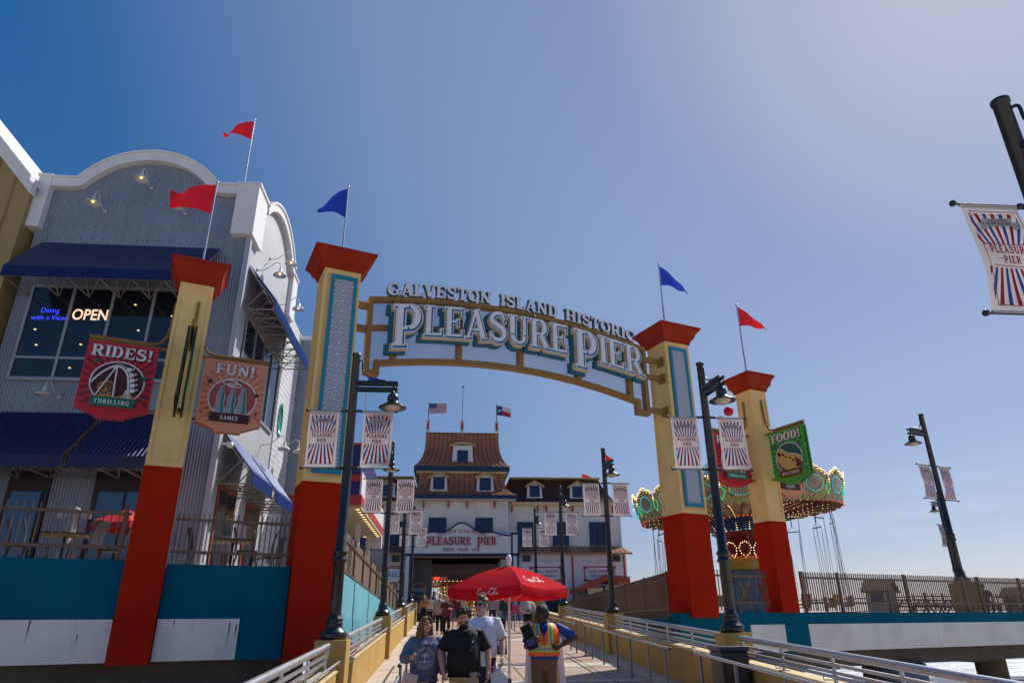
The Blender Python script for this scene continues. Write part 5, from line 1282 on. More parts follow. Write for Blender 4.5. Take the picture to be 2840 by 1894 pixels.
# ================================================================== pier entrance building
pb = empty('pier_pavilion', 'white pier entrance pavilion with copper bell roofs, dormers and blue trim', 'building', (1.1, 60, 2.3))
YF = 60.0; CX = 1.13
def win(m_f, m_g, x0, x1, z0, z1, y, fr=.16, cols=2, rows=1, d=.12):
    m_f.box((x0, y - d, z0), (x1, y, z0 + fr)); m_f.box((x0, y - d, z1 - fr), (x1, y, z1)); m_f.box((x0, y - d, z0 + fr), (x0 + fr, y, z1 - fr)); m_f.box((x1 - fr, y - d, z0 + fr), (x1, y, z1 - fr))
    xi0, xi1, zi0, zi1 = x0 + fr, x1 - fr, z0 + fr, z1 - fr
    for i in range(1, cols): x = xi0 + (xi1 - xi0) * i / cols; m_f.box((x - .035, y - d + .03, zi0), (x + .035, y - .021, zi1))
    for i in range(1, rows): z = zi0 + (zi1 - zi0) * i / rows; m_f.box((xi0, y - d + .032, z - .035), (xi1, y - .023, z + .035))
    m_g.box((xi0, y - .02, zi0), (xi1, y - .003, zi1))
def pwin(par, x0, x1, z0, z1, y, cols=2, rows=1, fr=.16):
    f, g = MB(), MB(); win(f, g, x0, x1, z0, z1, y, fr, cols, rows); o = f.obj('window', BLUT, par, world=True); sub(g, 'pane', NAVW, o)
# walls
m = MB(); m.box((-2.80, YF, 7.3), (5.06, YF + 10, 12.1)); m.obj('central_wall', SIDING, pb, world=True)
YW = YF + .7; kx = YW / YF
m = MB(); m.box((5.061, YW, 2.3), (14.9 * kx, YW + 10, 12.05)); m.obj('right_wall', SIDING, pb, world=True)
m = MB(); m.box((-12.8, YW, 2.3), (-2.801, YW + 10, 12.05)); m.obj('left_wall', SIDING, pb, world=True)
m = MB(); m.bar((-2.80, YF - .02, 7.6), (-2.80, YF - .02, 12.0), .16); m.bar((5.06, YF - .02, 7.6), (5.06, YF - .02, 12.0), .16); m.bar((14.93 * kx, YW - .02, 7.9), (14.93 * kx, YW - .02, 12.0), .16); objs(m, 'corner_board', WHT, pb)
def bell(name, prof, par, ma, cy=65.0, hy=5.0, seams=True):
    """rectangular bell-curved roof: prof = (half width, z)"""
    m = MB(); vs = []
    hx0 = 3.93
    for hw, z in prof:
        dy = hy + (hw - hx0); vs += [(CX - hw, cy - dy, z), (CX + hw, cy - dy, z), (CX + hw, cy + dy, z), (CX - hw, cy + dy, z)]
    k = len(prof); m.add(vs, [(i * 4 + j, i * 4 + (j + 1) % 4, (i + 1) * 4 + (j + 1) % 4, (i + 1) * 4 + j) for i in range(k - 1) for j in range(4)] + [(0, 1, 2, 3)])
    r = m.obj(name, ma, par, world=True)
    if seams:
        m = MB(); n = 17
        for j in range(1, n):
            t = -1 + 2 * j / n
            for side in range(3):
                pts = []
                for hw, z in prof:
                    dy = hy + (hw - hx0)
                    pts.append((CX + t * hw, cy - dy - .012, z) if side == 0 else ((CX + hw + .012) if side == 1 else (CX - hw - .012), cy + t * dy, z))
                for a, b_ in zip(pts, pts[1:]): m.bar(a, b_, .035, .05)
        sub(m, 'standing_seams', COPPD, r)
    return r
up = [(3.28, 18.15), (3.28, 17.4), (3.32, 16.9), (3.40, 16.4), (3.55, 15.95), (3.74, 15.55), (3.95, 15.25), (4.21, 14.98)]
lo = [(3.73, 14.42), (3.74, 13.9), (3.80, 13.5), (3.95, 13.1), (4.2, 12.78), (4.5, 12.55), (4.85, 12.42)]
bell('upper_roof', up, pb, COPPER); bell('lower_roof', lo, pb, COPPER)
def skirt(z0, z1, hw, ma, name, ins=0.0):
    m = MB(); dy = 5 + (hw - 3.93); m.box((CX - hw, 65 - dy, z0), (CX + hw, 65 + dy, z1)); return m.obj(name, ma, pb, world=True)
skirt(14.60, 14.975, 4.19, BLUT, 'upper_fascia'); skirt(14.43, 14.595, 3.98, CRT, 'upper_soffit'); skirt(12.10, 12.41, 4.83, BLUT, 'lower_fascia'); skirt(11.98, 12.097, 4.66, mat('soffit_pale', (.60, .55, .47), .7), 'lower_soffit')
skirt(18.16, 18.24, 3.32, COPPD, 'ridge_cap')
# wings' mansard roofs of scalloped shingles
shg = mat('brown_shingles', (.075, .038, .024), .8, var=.3, vscale=2)
nt = shg.node_tree; b = nt.nodes['Principled BSDF']; tc = nt.nodes.new('ShaderNodeTexCoord'); br = nt.nodes.new('ShaderNodeTexBrick'); sx = nt.nodes.new('ShaderNodeSeparateXYZ'); cb = nt.nodes.new('ShaderNodeCombineXYZ')
nt.links.new(tc.outputs['Object'], sx.inputs[0]); nt.links.new(sx.outputs[0], cb.inputs[0]); nt.links.new(sx.outputs[2], cb.inputs[1]); nt.links.new(cb.outputs[0], br.inputs['Vector'])
br.inputs['Scale'].default_value = 2.6; br.inputs['Color1'].default_value = (.085, .042, .026, 1); br.inputs['Color2'].default_value = (.05, .026, .018, 1); br.inputs['Mortar'].default_value = (.012, .008, .006, 1); br.inputs['Mortar Size'].default_value = .035; br.inputs['Row Height'].default_value = .45; br.inputs['Brick Width'].default_value = .5
nt.links.new(br.outputs[0], b.inputs['Base Color'])
def wing(x0, x1, out):
    m = MB(); yb = 69
    prof = [(.42, 12.02), (.12, 12.35), (-.2, 12.8), (-.5, 13.3), (-.75, 13.9), (-.85, 14.2)]
    vs = []
    for o_, z in prof:
        xa, xb = (x0, x1 + o_) if out > 0 else (x0 - o_, x1)
        vs += [(xa, YW - o_, z), (xb, YW - o_, z), (xb, yb + o_, z), (xa, yb + o_, z)]
    k = len(prof); m.add(vs, [(i * 4 + j, i * 4 + (j + 1) % 4, (i + 1) * 4 + (j + 1) % 4, (i + 1) * 4 + j) for i in range(k - 1) for j in range(4)] + [((k - 1) * 4 + j for j in range(4))] and [(i * 4 + j, i * 4 + (j + 1) % 4, (i + 1) * 4 + (j + 1) % 4, (i + 1) * 4 + j) for i in range(k - 1) for j in range(4)] + [((k - 1) * 4, (k - 1) * 4 + 1, (k - 1) * 4 + 2, (k - 1) * 4 + 3)])
    m.obj('mansard_roof', shg, pb, world=True)
    m = MB(); e = .42
    if out > 0: m.box((x0 + .1, YW - e, 11.72), (x1 + e, YW + .02, 12.018)); m.box((x0, YW + .85 - 1.68 + .8, 14.21), (x1 - .82, yb, 14.27))
    else: m.box((x0 - e, YW - e, 11.72), (x1 - .1, YW + .02, 12.018)); m.box((x0 + .82, YW - .03, 14.21), (x1, yb, 14.27))
    m.obj('eave_trim', CRT, pb, world=True)
wing(5.4, 14.3 * kx, 1); wing(-12.2 * kx, -3.1, -1)
# dormers
def dormer(x, z0, z1, w, y, win_, kind, yb):
    """face plane at y; roof back to yb"""
    rt_m = MB(); fl = .12; n = 8; L = []
    for i in range(n + 1):
        t = i / n; L.append((x - w / 2 - fl * (1 - t) ** 2, z0 + (z1 - z0) * t))
    R_ = [(2 * x - a, z) for a, z in L]
    rt_m.prism(L + R_[::-1], y, yb, T=TF); d = rt_m.obj('dormer', WHT, pb, world=True)
    m = MB()
    if kind == 'gable':
        e = .22; h = .42; m.prism([(x - w / 2 - e, z1 - .10), (x, z1 + h - .10), (x + w / 2 + e, z1 - .10), (x + w / 2 + e, z1 + .04), (x, z1 + h + .08), (x - w / 2 - e, z1 + .04)], y - .3, yb + .3, T=TF)
    else:
        e = .28; tp = [(x - w / 2 - e + (w + 2 * e) * i / 12, z1 + .26 * sin(pi * i / 12) ** .8) for i in range(13)]
        m.prism([(a, z - .16) for a, z in tp] + tp[::-1], y - .3, yb + .3, T=TF)
    sub(m, 'dormer_roof', mat('dormer_trim_tan', (.52, .33, .15), .5), d)
    if kind == 'gable': m = MB(); m.prism([(x - w / 2, z1), (x + w / 2, z1), (x, z1 + .33)], y + .02, y + .3, T=TF); sub(m, 'gable_front', WHT, d)
    f, g = MB(), MB(); win(f, g, *win_, y, .09, 2, 2, .06); o = f; sub(f, 'dormer_window', BLUT, d); sub(g, 'dormer_pane', NAVW, d)
    m = MB(); m.box((x - w / 2 - .2, y - .08, z0 - .1), (x + w / 2 + .2, y + .3, z0 - .005)); sub(m, 'dormer_sill', COPPD, d)
q = 1.0
dormer(1.17, 15.12, 16.95, 1.72, 60.15, (.69, 1.64, 15.43, 16.50), 'curve', 62.5)
dormer(-.86, 12.68, 13.98, 1.36, 59.75, (-1.34, -.37, 12.95, 14.02), 'gable', 61.8); dormer(3.16, 12.68, 13.98, 1.36, 59.75, (2.68, 3.66, 12.90, 13.98), 'gable', 61.8)
dormer(7.60, 12.28, 13.42, 1.25, 60.62, (7.17, 8.05, 12.50, 13.50), 'gable', 62); dormer(11.45, 12.28, 13.42, 1.25, 60.62, (11.0, 11.9, 12.48, 13.46), 'gable', 62); dormer(-5.3, 12.28, 13.42, 1.25, 60.62, (-5.7, -4.85, 12.48, 13.46), 'gable', 62)
dormer(-9.2, 12.28, 13.42, 1.25, 60.62, (-9.65, -8.75, 12.48, 13.46), 'gable', 62)
# corbels
for x in (-2.1, .0, 1.62, 4.0): m = MB(); m.prism([(0, 11.97), (-.36, 11.97), (-.30, 11.7), (-.12, 11.5), (0, 11.42)], x - .07, x + .07, T=Matrix(((0, 0, 1, 0), (1, 0, 0, YF - .001), (0, 1, 0, 0), (0, 0, 0, 1)))); m.obj('corbel', CORB, pb, world=True)
for x in (5.5, 7.75, 8.5, 10.8, 12.05, 14.4, -3.3, -5.6, -7.9, -10.2): m = MB(); m.prism([(0, 11.71), (-.34, 11.71), (-.28, 11.45), (-.12, 11.2), (0, 11.12)], x * kx - .07, x * kx + .07, T=Matrix(((0, 0, 1, 0), (1, 0, 0, YW - .001), (0, 1, 0, 0), (0, 0, 0, 1)))); m.obj('corbel', CORB, pb, world=True)
# windows
pwin(pb, -1.64, -.12, 9.3, 10.59, YF); pwin(pb, 2.35, 3.85, 9.3, 10.59, YF)
for x0, x1 in ((5.95, 7.33), (9.0, 10.4), (12.22, 13.66), (-4.9, -3.5), (-8.2, -6.8), (-11.4, -10)): pwin(pb, x0 * kx, x1 * kx, 8.35, 10.35, YW, 2, 2, .17)
# piers and chimney-like flag bases on the roof
for x, lab in ((-1.98, ''), (1.07, ''), (4.18, '')):
    m = MB(); m.box((x - .17, 59.9, 18.2), (x + .17, 60.2, 19.03)); o = m.obj('flag_base', WHT, pb, world=True); m = MB(); m.box((x - .10, 59.88, 18.3), (x + .10, 59.899, 18.93)); m.box((x - .19, 59.87, 19.031), (x + .19, 60.22, 19.09)); sub(m, 'base_panel', REDT, o)
# lower copper roof and ticket walls
def lowroof(x0, x1, xs):
    m = MB(); m.add([(x0, YW, 8.30), (x1, YW, 8.30), (x1 + .55 * (x1 > 0), YW - 1.6, 7.64), (x0 - .55 * (x0 < 0), YW - 1.6, 7.64), (x0, YW, 8.2), (x1, YW, 8.2), (x1 + .55 * (x1 > 0), YW - 1.6, 7.50), (x0 - .55 * (x0 < 0), YW - 1.6, 7.50)], [(0, 1, 2, 3), (4, 7, 6, 5), (3, 2, 6, 7), (1, 5, 6, 2), (0, 3, 7, 4)])
    r = m.obj('ticket_roof', mat('copper_sunlit_roof', (.36, .17, .09), .4, metal=.3, var=.1), pb, world=True); m = MB(); n = int((x1 - x0) / .38)  # second copper tone for the ticket roofs, sunlight put into its colour
    for i in range(n + 1): x = x0 + (x1 - x0) * i / n; m.bar((x, YW, 8.315), (x, YW - 1.6, 7.655), .04, .04)
    sub(m, 'standing_seams', COPPD, r)
lowroof(6.05, 15.1, 0); lowroof(-13, -3.55, 0)
YT = YF - .35
m = MB(); m.box((6.05, YT, 2.31), (15.2, YW - .002, 7.58)); m.obj('ticket_wall', WHT, pb, world=True)
m = MB(); m.box((-12.8, YT, 2.31), (-3.56, YW - .002, 7.58)); m.obj('left_ticket_wall', mat('cream_wall', (.66, .58, .44), .6, var=.05), pb, world=True)
m = MB()
for x in (10.55, 15.0): m.box((x - .07, YT - .06, 2.31), (x + .07, YT - .001, 7.45))
for x in (-6.2,): m.box((x - .07, YT - .06, 2.31), (x + .07, YT - .001, 7.45))
m.box((-3.9, YT - .05, 6.60), (-3.57, YT - .001, 6.68)); m.box((-5.9, YT - .05, 6.60), (-3.91, YT - .001, 6.68))
objs(m, 'red_pilaster', REDT, pb)
m = MB(); m.box((6.05, YT - .04, 4.75), (10.48, YT - .001, 4.90)); m.box((10.62, YT - .04, 4.75), (14.93, YT - .001, 4.90)); objs(m, 'cream_band', CRT, pb)
for x0, x1 in ((6.6, 7.6), (8.2, 9.4), (11.5, 12.4), (13, 14)): pwin(pb, x0, x1, 2.9, 4.5, YT, 2, 2, .12)
def boardsign(name, x0, x1, z0, z1, y, lines, lab, hh=.19):
    rt = empty(name, lab, 'sign', ((x0 + x1) / 2, y, z0)); m = MB(); m.box((x0, y - .06, z0), (x1, y - .01, z1)); m.box((x0 - .08, y - .008, z0 - .1), (x1 + .08, y - .001, z1 + .1), 1)
    for cx_ in (x0, x1):
        for cz in (z0, z1): m.box((cx_ - .14, y - .072, cz - .12), (cx_ + .14, y - .061, cz + .12), 1)
    a = Art(.004); n = len(lines)
    for i, (t, w) in enumerate(lines): a.slab(t, (x1 - x0) / 2, (z1 - z0) * (.60 if i == 0 and n > 1 else (.24 if n > 1 else .4)), hh, 2, width=w, gap=.12)
    a.mesh(m, T=frame((x0, y - .065, z0), (1, 0, 0), (0, 0, 1))); m.obj('board', [SIGNW, REDT, SBLU], rt, world=True, fixn=False)
boardsign('admission_sign', 7.05, 9.50, 5.5, 6.48, YT, [('GENERAL ADMISSION', 2.05), ('TICKET WINDOWS 1-5', 1.95)], 'white general admission sign with red corners, left of the other one')
boardsign('admission_sign', 11.6, 14.1, 5.5, 6.48, YT, [('GENERAL ADMISSION', 2.05), ('TICKET WINDOWS', 1.65)], 'white general admission sign with red corners, right, above the red kiosk roof')
boardsign('admission_sign', -6.6, -3.75, 5.4, 6.45, YT - .01, [('WILL CALL', 2.55)], 'white will call sign partly hidden behind the left lamp posts', .34)
gp_ = []
first = None
for i, (x, z) in enumerate(((7.9, 7.0), (8.5, 7.0), (9.2, 7.0), (12.0, 7.0), (12.75, 7.0), (13.5, 7.0))):
    lab = ['leftmost', 'middle', 'rightmost'][i % 3] + ' of the three tiny gooseneck lamps over the ' + ('left' if i < 3 else 'right') + ' admission sign'
    first = gooseneck((x, YT - .01, z), 0, lab, False, .62, 'gooseneck lamps over the admission signs') if i == 0 else dup(first, label=lab, loc=(x, YT - .01, z)) and first
for x, lab in ((6.65, 'black loudspeaker on the ticket wall beside the entrance sign'), (14.3, 'black loudspeaker at the right end of the ticket wall'), (-4.2, 'black loudspeaker on the cream wall left of the entrance')):
    rt = empty('loudspeaker', lab, 'speaker', (x, YT - .02, 7.2), group='loudspeakers on the pavilion wall'); m = MB(); m.box((-.32, -.35, -.24), (.32, -.05, .24)); m.obj('cabinet', BLK, rt, bev=.06); m = MB(); m.box((-.05, -.05, -.04), (.05, 0, .04)); m.obj('bracket', BLK, rt)
# entrance: portal sign, posts, ceiling
YS = 59.4; ks = YS / YF
es = empty('entrance_sign', 'white curved-top entrance sign reading GALVESTON ISLAND HISTORIC PLEASURE PIER RIDES FOOD FUN', 'sign', (1.1, YS, 7.5))
def sgn_top(n=40):
    pts = []
    X0, X1 = -2.75, 5.35
    for i in range(n + 1):
        t = -1 + 2 * i / n; x = (X0 + X1) / 2 + t * (X1 - X0) / 2; d = abs((x - 1.2) / 4.05)
        z = 9.05 + 1.05 * math.exp(-(d / .30) ** 2) + .28 * math.exp(-((d - .62) / .20) ** 2) 
        pts.append((x, z))
    return pts
tp = sgn_top()
m = MB(); m.prism([(-3.5, 7.62), (5.35, 7.62)] + tp[::-1] + [(-3.5, 8.8)], YS, YS + .3, T=TF)
A_ = Art(.006); A_.slab('GALVESTON ISLAND HISTORIC', 1.2, 9.0, .30, 1, width=4.3, gap=.10, arch=lambda u: .28 - .085 * u * u)
A_.rib([(-2.3, 8.98), (-1.15, 8.98)], .035, 1); A_.rib([(3.5, 8.98), (4.65, 8.98)], .035, 1)
A_.slab('RIDES . FOOD . FUN', 1.2, 7.78, .26, 1, width=3.05, gap=.10)
A_.mesh(m, T=frame((0, YS - .006, 0), (1, 0, 0), (0, 0, 1))); m.m = [0 if i == 0 else i for i in m.m]
m.obj('board', [SIGNW, SRED], es, world=True, fixn=False)
m = MB()
for (t1, x0, x1) in (('PLEASURE', -1.85, 2.02), ('PIER', 2.5, 4.15)):
    for gr, ya, yb_, mi, off in ((.16, .001, .07, 1, 0), (.0, .07, .12, 0, 0)):
        L, Wt = slab(t1, .62, gr, .06, 1.0, 1.28); k = (x1 - x0) / Wt
        for ch, polys, xx, adv in L:
            drop = .62 * .28 if xx == 0 else 0
            for pi_, pl in enumerate(polys): ribmesh(m, pl, ya, yb_ - .0015 * pi_, mi, mi, lambda x, y, w, xx=xx, drop=drop: (x0 + (xx + x) * k, YS - w, 8.30 + y - drop))
m.obj('raised_letters', [SRED, mat('sign_shadow_white', (.62, .58, .60), .5)], es, world=True)
m = MB(); n = len(tp)
coping(m, [(x, z + .06) for x, z in tp], .12, YS - .06, YS + .33, TF); m.box((-3.56, YS - .05, 7.42), (6.05, YS + .32, 7.618)); m.box((5.36, YS - .05, 7.62), (5.50, YS + .32, 9.30)); m.box((5.50, YS - .05, 9.14), (6.05, YS + .32, 9.30)); m.box((5.92, YS - .05, 7.62), (6.05, YS + .32, 9.139)); 
m.obj('blue_edge', BLUT, es, world=True); m = MB(); m.box((5.505, YS, 7.625), (5.915, YS + .3, 9.135)); m.obj('end_panel', SIGNW, es, world=True)
m = MB()
for x0 in (-3.52, 5.40): m.box((x0, YS, 2.31), (x0 + .13, YS + .25, 7.415)); m.box((x0 + .45, YS, 2.31), (x0 + .58, YS + .25, 7.415))
objs(m, 'portal_post', BLUT, pb)
m = MB()
for x0 in (-3.52, 5.40): m.box((x0 + .131, YS + .02, 2.31), (x0 + .449, YS + .23, 7.41))
objs(m, 'post_infill', WHT, pb)
PNK = wavemat('beadboard_ceiling', (.42, .26, .22), 1, 1 / .6, .02, rough=.6, profile='FRACT', strength=.5, cdark=.5)
m = MB(); m.box((-3.5, YS + .31, 7.30), (6.0, 73, 7.40)); m.obj('ceiling', PNK, pb, world=True)
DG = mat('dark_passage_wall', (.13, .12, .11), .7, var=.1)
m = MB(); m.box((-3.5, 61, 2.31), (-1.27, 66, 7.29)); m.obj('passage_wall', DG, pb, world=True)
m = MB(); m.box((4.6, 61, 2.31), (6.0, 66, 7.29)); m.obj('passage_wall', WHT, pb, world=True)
m = MB(); m.box((-3.3, 60.93, 2.32), (-1.4, 60.99, 3.9)); m.obj('shop_opening', NAVW, pb, world=True)
m = MB(); m.box((-1.26, 66, 6.2), (4.59, 66.3, 7.29)); m.obj('bulkhead', mat('pinkish_bulkhead', (.52, .40, .36), .6), pb, world=True)
rt = empty('hanging_notice', 'dark hanging notice board about wristbands inside the entrance', 'sign', (1.8, 62.5, 5.9)); m = MB(); m.prism([(.15, 5.68), (3.4, 5.68), (3.5, 5.8), (3.5, 6.15), (3.4, 6.27), (.15, 6.27), (.05, 6.15), (.05, 5.8)], 62.5, 62.6, T=TF)
A_ = Art(.005); A_.poly([(.2, 5.74), (3.35, 5.74), (3.42, 5.82), (3.42, 6.13), (3.35, 6.21), (.2, 6.21), (.13, 6.13), (.13, 5.82)], 1); A_.text('MUST HAVE A WRISTBAND', 1.9, 6.02, .13, 2, width=2.1, bold=.02); A_.text('BEYOND THIS POINT', 1.9, 5.81, .13, 2, width=1.65, bold=.02)
A_.mesh(m, T=frame((0, 62.49, 0), (1, 0, 0), (0, 0, 1))); m.obj('board', [REDT, mat('notice_dark', (.10, .085, .07), .6), mat('notice_red_text', (.30, .03, .03), .5)], rt, world=True, fixn=False)
m = MB(); [m.bar((x, 62.55, 6.27), (x, 62.55, 7.3), .03) for x in (.8, 2.8)]; m.obj('hanger', BLK, rt, world=True)
rt = empty('shop_sign', "round teal and yellow Pelican's Bay sign on the dark passage wall", 'sign', (-2.25, 60.97, 4.35)); m = MB(); A_ = Art(.004)
A_.disc(0, 0, .56, .58, 0); A_.disc(0, 0, .50, .52, 1); A_.rect(-.62, -.14, .62, .14, 0); A_.rect(-.58, -.11, .58, .11, 3); A_.text("Pelican's Bay", 0, -.05, .15, 2, width=1.05, bold=.01); A_.poly([(-.05, .45), (.42, .38), (.30, .2), (-.1, .18)], 4)
m.lathe([(0, 0), (.6, 0), (.6, .02), (0, .02)], n=20, T=frame((-2.25, 60.99, 4.86), (1, 0, 0), (0, 0, 1)), m=0); A_.mesh(m, T=frame((-2.25, 60.955, 4.86), (1, 0, 0), (0, 0, 1))); m.obj('disc', [mat('sign_yellow', (.55, .36, .04), .5), mat('sign_sea', (.01, .10, .13), .5), SIGNW, mat('sign_navy', (.02, .04, .20), .5), REDT], rt, world=True, fixn=False)
m = MB(); m.lathe([(0, .10), (.14, .08), (.14, 0), (.10, -.04), (.05, -.2), (0, -.24)], (1.2, YS + .8, 7.29), 8); m.obj('ceiling_lamp', BLK, pb, world=True)
rt = empty('ticket_kiosk', 'small ticket kiosk with a red sloping fascia and blue corner posts', 'kiosk', (12.5, 57.5, 2.3))
ky = 56.2
m = MB(); m.box((10.9, ky, 2.31), (13.9, 59.4, 4.7)); m.obj('wall', mat('kiosk_cream', (.62, .56, .42), .6), rt, world=True)
m = MB(); m.hexa([(10.2, ky - .9, 4.35), (12.4, ky - .9, 5.22), (12.4, 59.3, 5.22), (10.2, 59.3, 4.35), (10.2, ky - .9, 4.68), (12.4, ky - .9, 5.58), (12.4, 59.3, 5.58), (10.2, 59.3, 4.68)]); m.hexa([(12.4, ky - .9, 5.22), (14.3, ky - .9, 5.02), (14.3, 59.3, 5.02), (12.4, 59.3, 5.22), (12.4, ky - .9, 5.58), (14.3, ky - .9, 5.40), (14.3, 59.3, 5.40), (12.4, 59.3, 5.58)]); m.obj('roof', mat('kiosk_red', (.38, .045, .03), .5), rt, world=True)
m = MB(); m.bar((10.15, ky - .95, 4.72), (12.4, ky - .95, 5.62), .12, .06); m.bar((12.4, ky - .95, 5.62), (14.35, ky - .95, 5.44), .12, .06); m.obj('roof_edge', BLUT, rt, world=True)
m = MB(); [m.box((x, ky - .06, 2.31), (x + .16, ky + .1, 4.9)) for x in (10.9, 12.3, 13.8)]; objs(m, 'corner_post', BLUT, rt)
# flags on the roof
def flat_flag(loc, h, lab, W, H, art, mats, slope, tilt):
    rt = empty('flag_pole', lab, 'flag', loc, group='flags on the pavilion roof'); m = MB(); m.tube([(0, 0, 0), (0, 0, h)], .035, 8); m.obj('pole', BLK, rt)
    warp = lambda x, y, z: (x * .96 + .05, -z + .10 * sin(x * 3.4) * x, y * (1 - .04 * x) + h - .12 + slope * x + .07 * sin(x * 3.1 + .4) * (x / W) + tilt * x * x)
    m = art.mesh(MB(), warp=warp, cutu=[W * i / 14 for i in range(1, 14)], cutv=[-H * i / 5 for i in range(1, 5)]); m.obj('flag', mats, rt, fixn=False)
A_ = Art(.004); W_, H_ = 1.65, .95
for i in range(13): A_.rect(0, -H_ * (i + 1) / 13, W_, -H_ * i / 13, 0 if i % 2 == 0 else 1, 1)
A_.k = 1; A_.rect(0, -H_ * 7 / 13, .68, 0, 2)
k = A_.k + 1
for r in range(9):
    for c in range(6 if r % 2 == 0 else 5): A_.star(.06 + .112 * c + (.056 if r % 2 else 0), -.045 - .054 * r, .021, 1, layer=k)
flat_flag((-1.98, 60.05, 19.05), 1.85, 'United States flag flying right on the left end of the pavilion roof', W_, H_, A_, [mat('flag_us_red', (.40, .015, .03), .7), mat('flag_white', (.66, .66, .68), .7), mat('flag_us_blue', (.02, .03, .16), .7)], .02, 0)
A_ = Art(.004); A_.rect(0, -.9, .5, 0, 2); A_.rect(.5, -.45, 1.3, 0, 1); A_.rect(.5, -.9, 1.3, -.45, 0); A_.star(.25, -.45, .2, 1)
flat_flag((4.18, 60.05, 19.05), 1.75, 'blue, white and red lone star flag on the right end of the pavilion roof', 1.3, .9, A_, [MATS['flag_us_red'], MATS['flag_white'], MATS['flag_us_blue']], -.12, -.06)
rt = empty('flag_pole', 'bare thin flag pole with a round top in the middle of the pavilion roof', 'pole', (1.08, 60.05, 19.05), group='flags on the pavilion roof'); m = MB(); m.tube([(0, 0, 0), (.02, 0, 3.3)], [.05, .03], 8); m.obj('pole', POLEM, rt); m = MB(); m.ball((.02, 0, 3.38), .13, 10, sz=.7); m.obj('finial', BLK, rt)
flagpole((14.2, 62, 12), 4.95, 'small red pennant behind the second right lamp post, above the pavilion', FRED, 8, 1.15, .85, droop=.22, cut=.25, bend=.4, r=.04)
flagpole((12.6, 64, 12), 3.35, 'red pennant peeking over the pavilion wing ridge', FRED, 2, 2.1, .85, droop=.22, cut=.1, bend=.3, r=.04)
flagpole((16.35, 42, 8.0), 2.9, 'white and blue cloth flag glimpsed between the right lamp and its pillar', mat('flag_pale_blue', (.45, .52, .75), .7), 170, 1.2, 1.0, droop=.6, cut=.3, bend=.4, r=.04)
# ================================================================== carousel inside the entrance
cr = empty('carousel', 'lit carousel with gold panels seen through the entrance opening', 'carousel', (1.6, 84, 2.3))
c0 = (1.6, 84)
GOLD = mat('gilded_panel', (.50, .27, .05), .4, metal=.3, var=.3, vscale=6); ROS = mat('rose_panel', (.50, .16, .10), .5, var=.3, vscale=5)
m = MB(); m.lathe([(6.6, 0), (6.6, .25), (0, .25)], (*c0, 2.31), 24); m.obj('platform', mat('carousel_floor', (.25, .1, .06), .6), cr, world=True)
m = MB(); m.lathe([(1.9, .26), (1.9, 2.2), (2.6, 3.9), (2.0, 4.6)], (*c0, 2.31), 12, smooth=False); m.obj('center_drum', GOLD, cr, world=True)
m = MB(); m.lathe([(6.4, 4.55), (6.6, 4.1), (6.75, 4.9), (6.6, 5.1), (0, 7.0)], (*c0, 2.31), 24); m.lathe([(0, 4.4), (6.55, 4.35)], (*c0, 2.31), 24); m.obj('canopy', ROS, cr, world=True)
m = MB(); mr_ = MB()
for i in range(96):
    a = 2 * pi * i / 96
    for z in (4.15, 4.95): m.ball((c0[0] + 6.72 * cos(a), c0[1] + 6.72 * sin(a), 2.31 + z), .05, 5)
for i in range(12):
    a = 2 * pi * i / 12
    for j in range(9):
        for da in (-.25, .25): m.ball((c0[0] + (1.98 + .07 * j) * cos(a + da), c0[1] + (1.98 + .07 * j) * sin(a + da), 3.0 + .38 * j), .05, 5)
    mr_.ball((c0[0] + 6.8 * cos(a + .13), c0[1] + 6.8 * sin(a + .13), 2.31 + 4.55), .33, 10)
m.obj('bulbs', BULB, cr, world=True); mr_.obj('red_globe', mat('glowing_red_globe', (1.0, .07, .04), emit=.9), cr, world=True)
m = MB(); pos = []
for i in range(16):
    a = 2 * pi * i / 16 + .1; r = 5.2 if i % 2 else 4.0; x, y = c0[0] + r * cos(a), c0[1] + r * sin(a); pos.append((x, y, a)); m.tube([(x, y, 2.5), (x, y, 6.7)], .04, 6)
objs(m, 'brass_pole', mat('brass_pole', (.65, .42, .12), .25, metal=.9), cr)
def horse(x, y, a, z):
    m = MB(); c, s = cos(a + pi / 2), sin(a + pi / 2); P = lambda u, v, w: (x + u * c - v * s, y + u * s + v * c, z + w)
    m.tube([P(-.5, 0, .05), P(-.25, 0, .1), P(.15, 0, .08), P(.42, 0, .15)], [.14, .21, .20, .15], 8); m.tube([P(.4, 0, .15), P(.58, 0, .45), P(.66, 0, .68)], [.14, .10, .08], 7); m.tube([P(.62, 0, .70), P(.80, 0, .62), P(.95, 0, .50)], [.08, .07, .045], 7)
    for u, du in ((.35, .25), (-.42, -.2)):
        for v in (-.1, .1): m.tube([P(u, v, 0), P(u + du, v, -.32), P(u + du * .4, v, -.62)], [.08, .05, .035], 6)
    m.tube([P(-.6, 0, .12), P(-.8, 0, -.05), P(-.85, 0, -.4)], [.05, .06, .02], 6)
    return m
for i, (x, y, a) in enumerate(pos): horse(x, y, a, 3.55 + .25 * sin(i * 2.3)).obj('horse', [mat('horse_brown', (.08, .035, .02), .4), mat('horse_white', (.6, .58, .52), .4)][i % 2], cr, world=True)
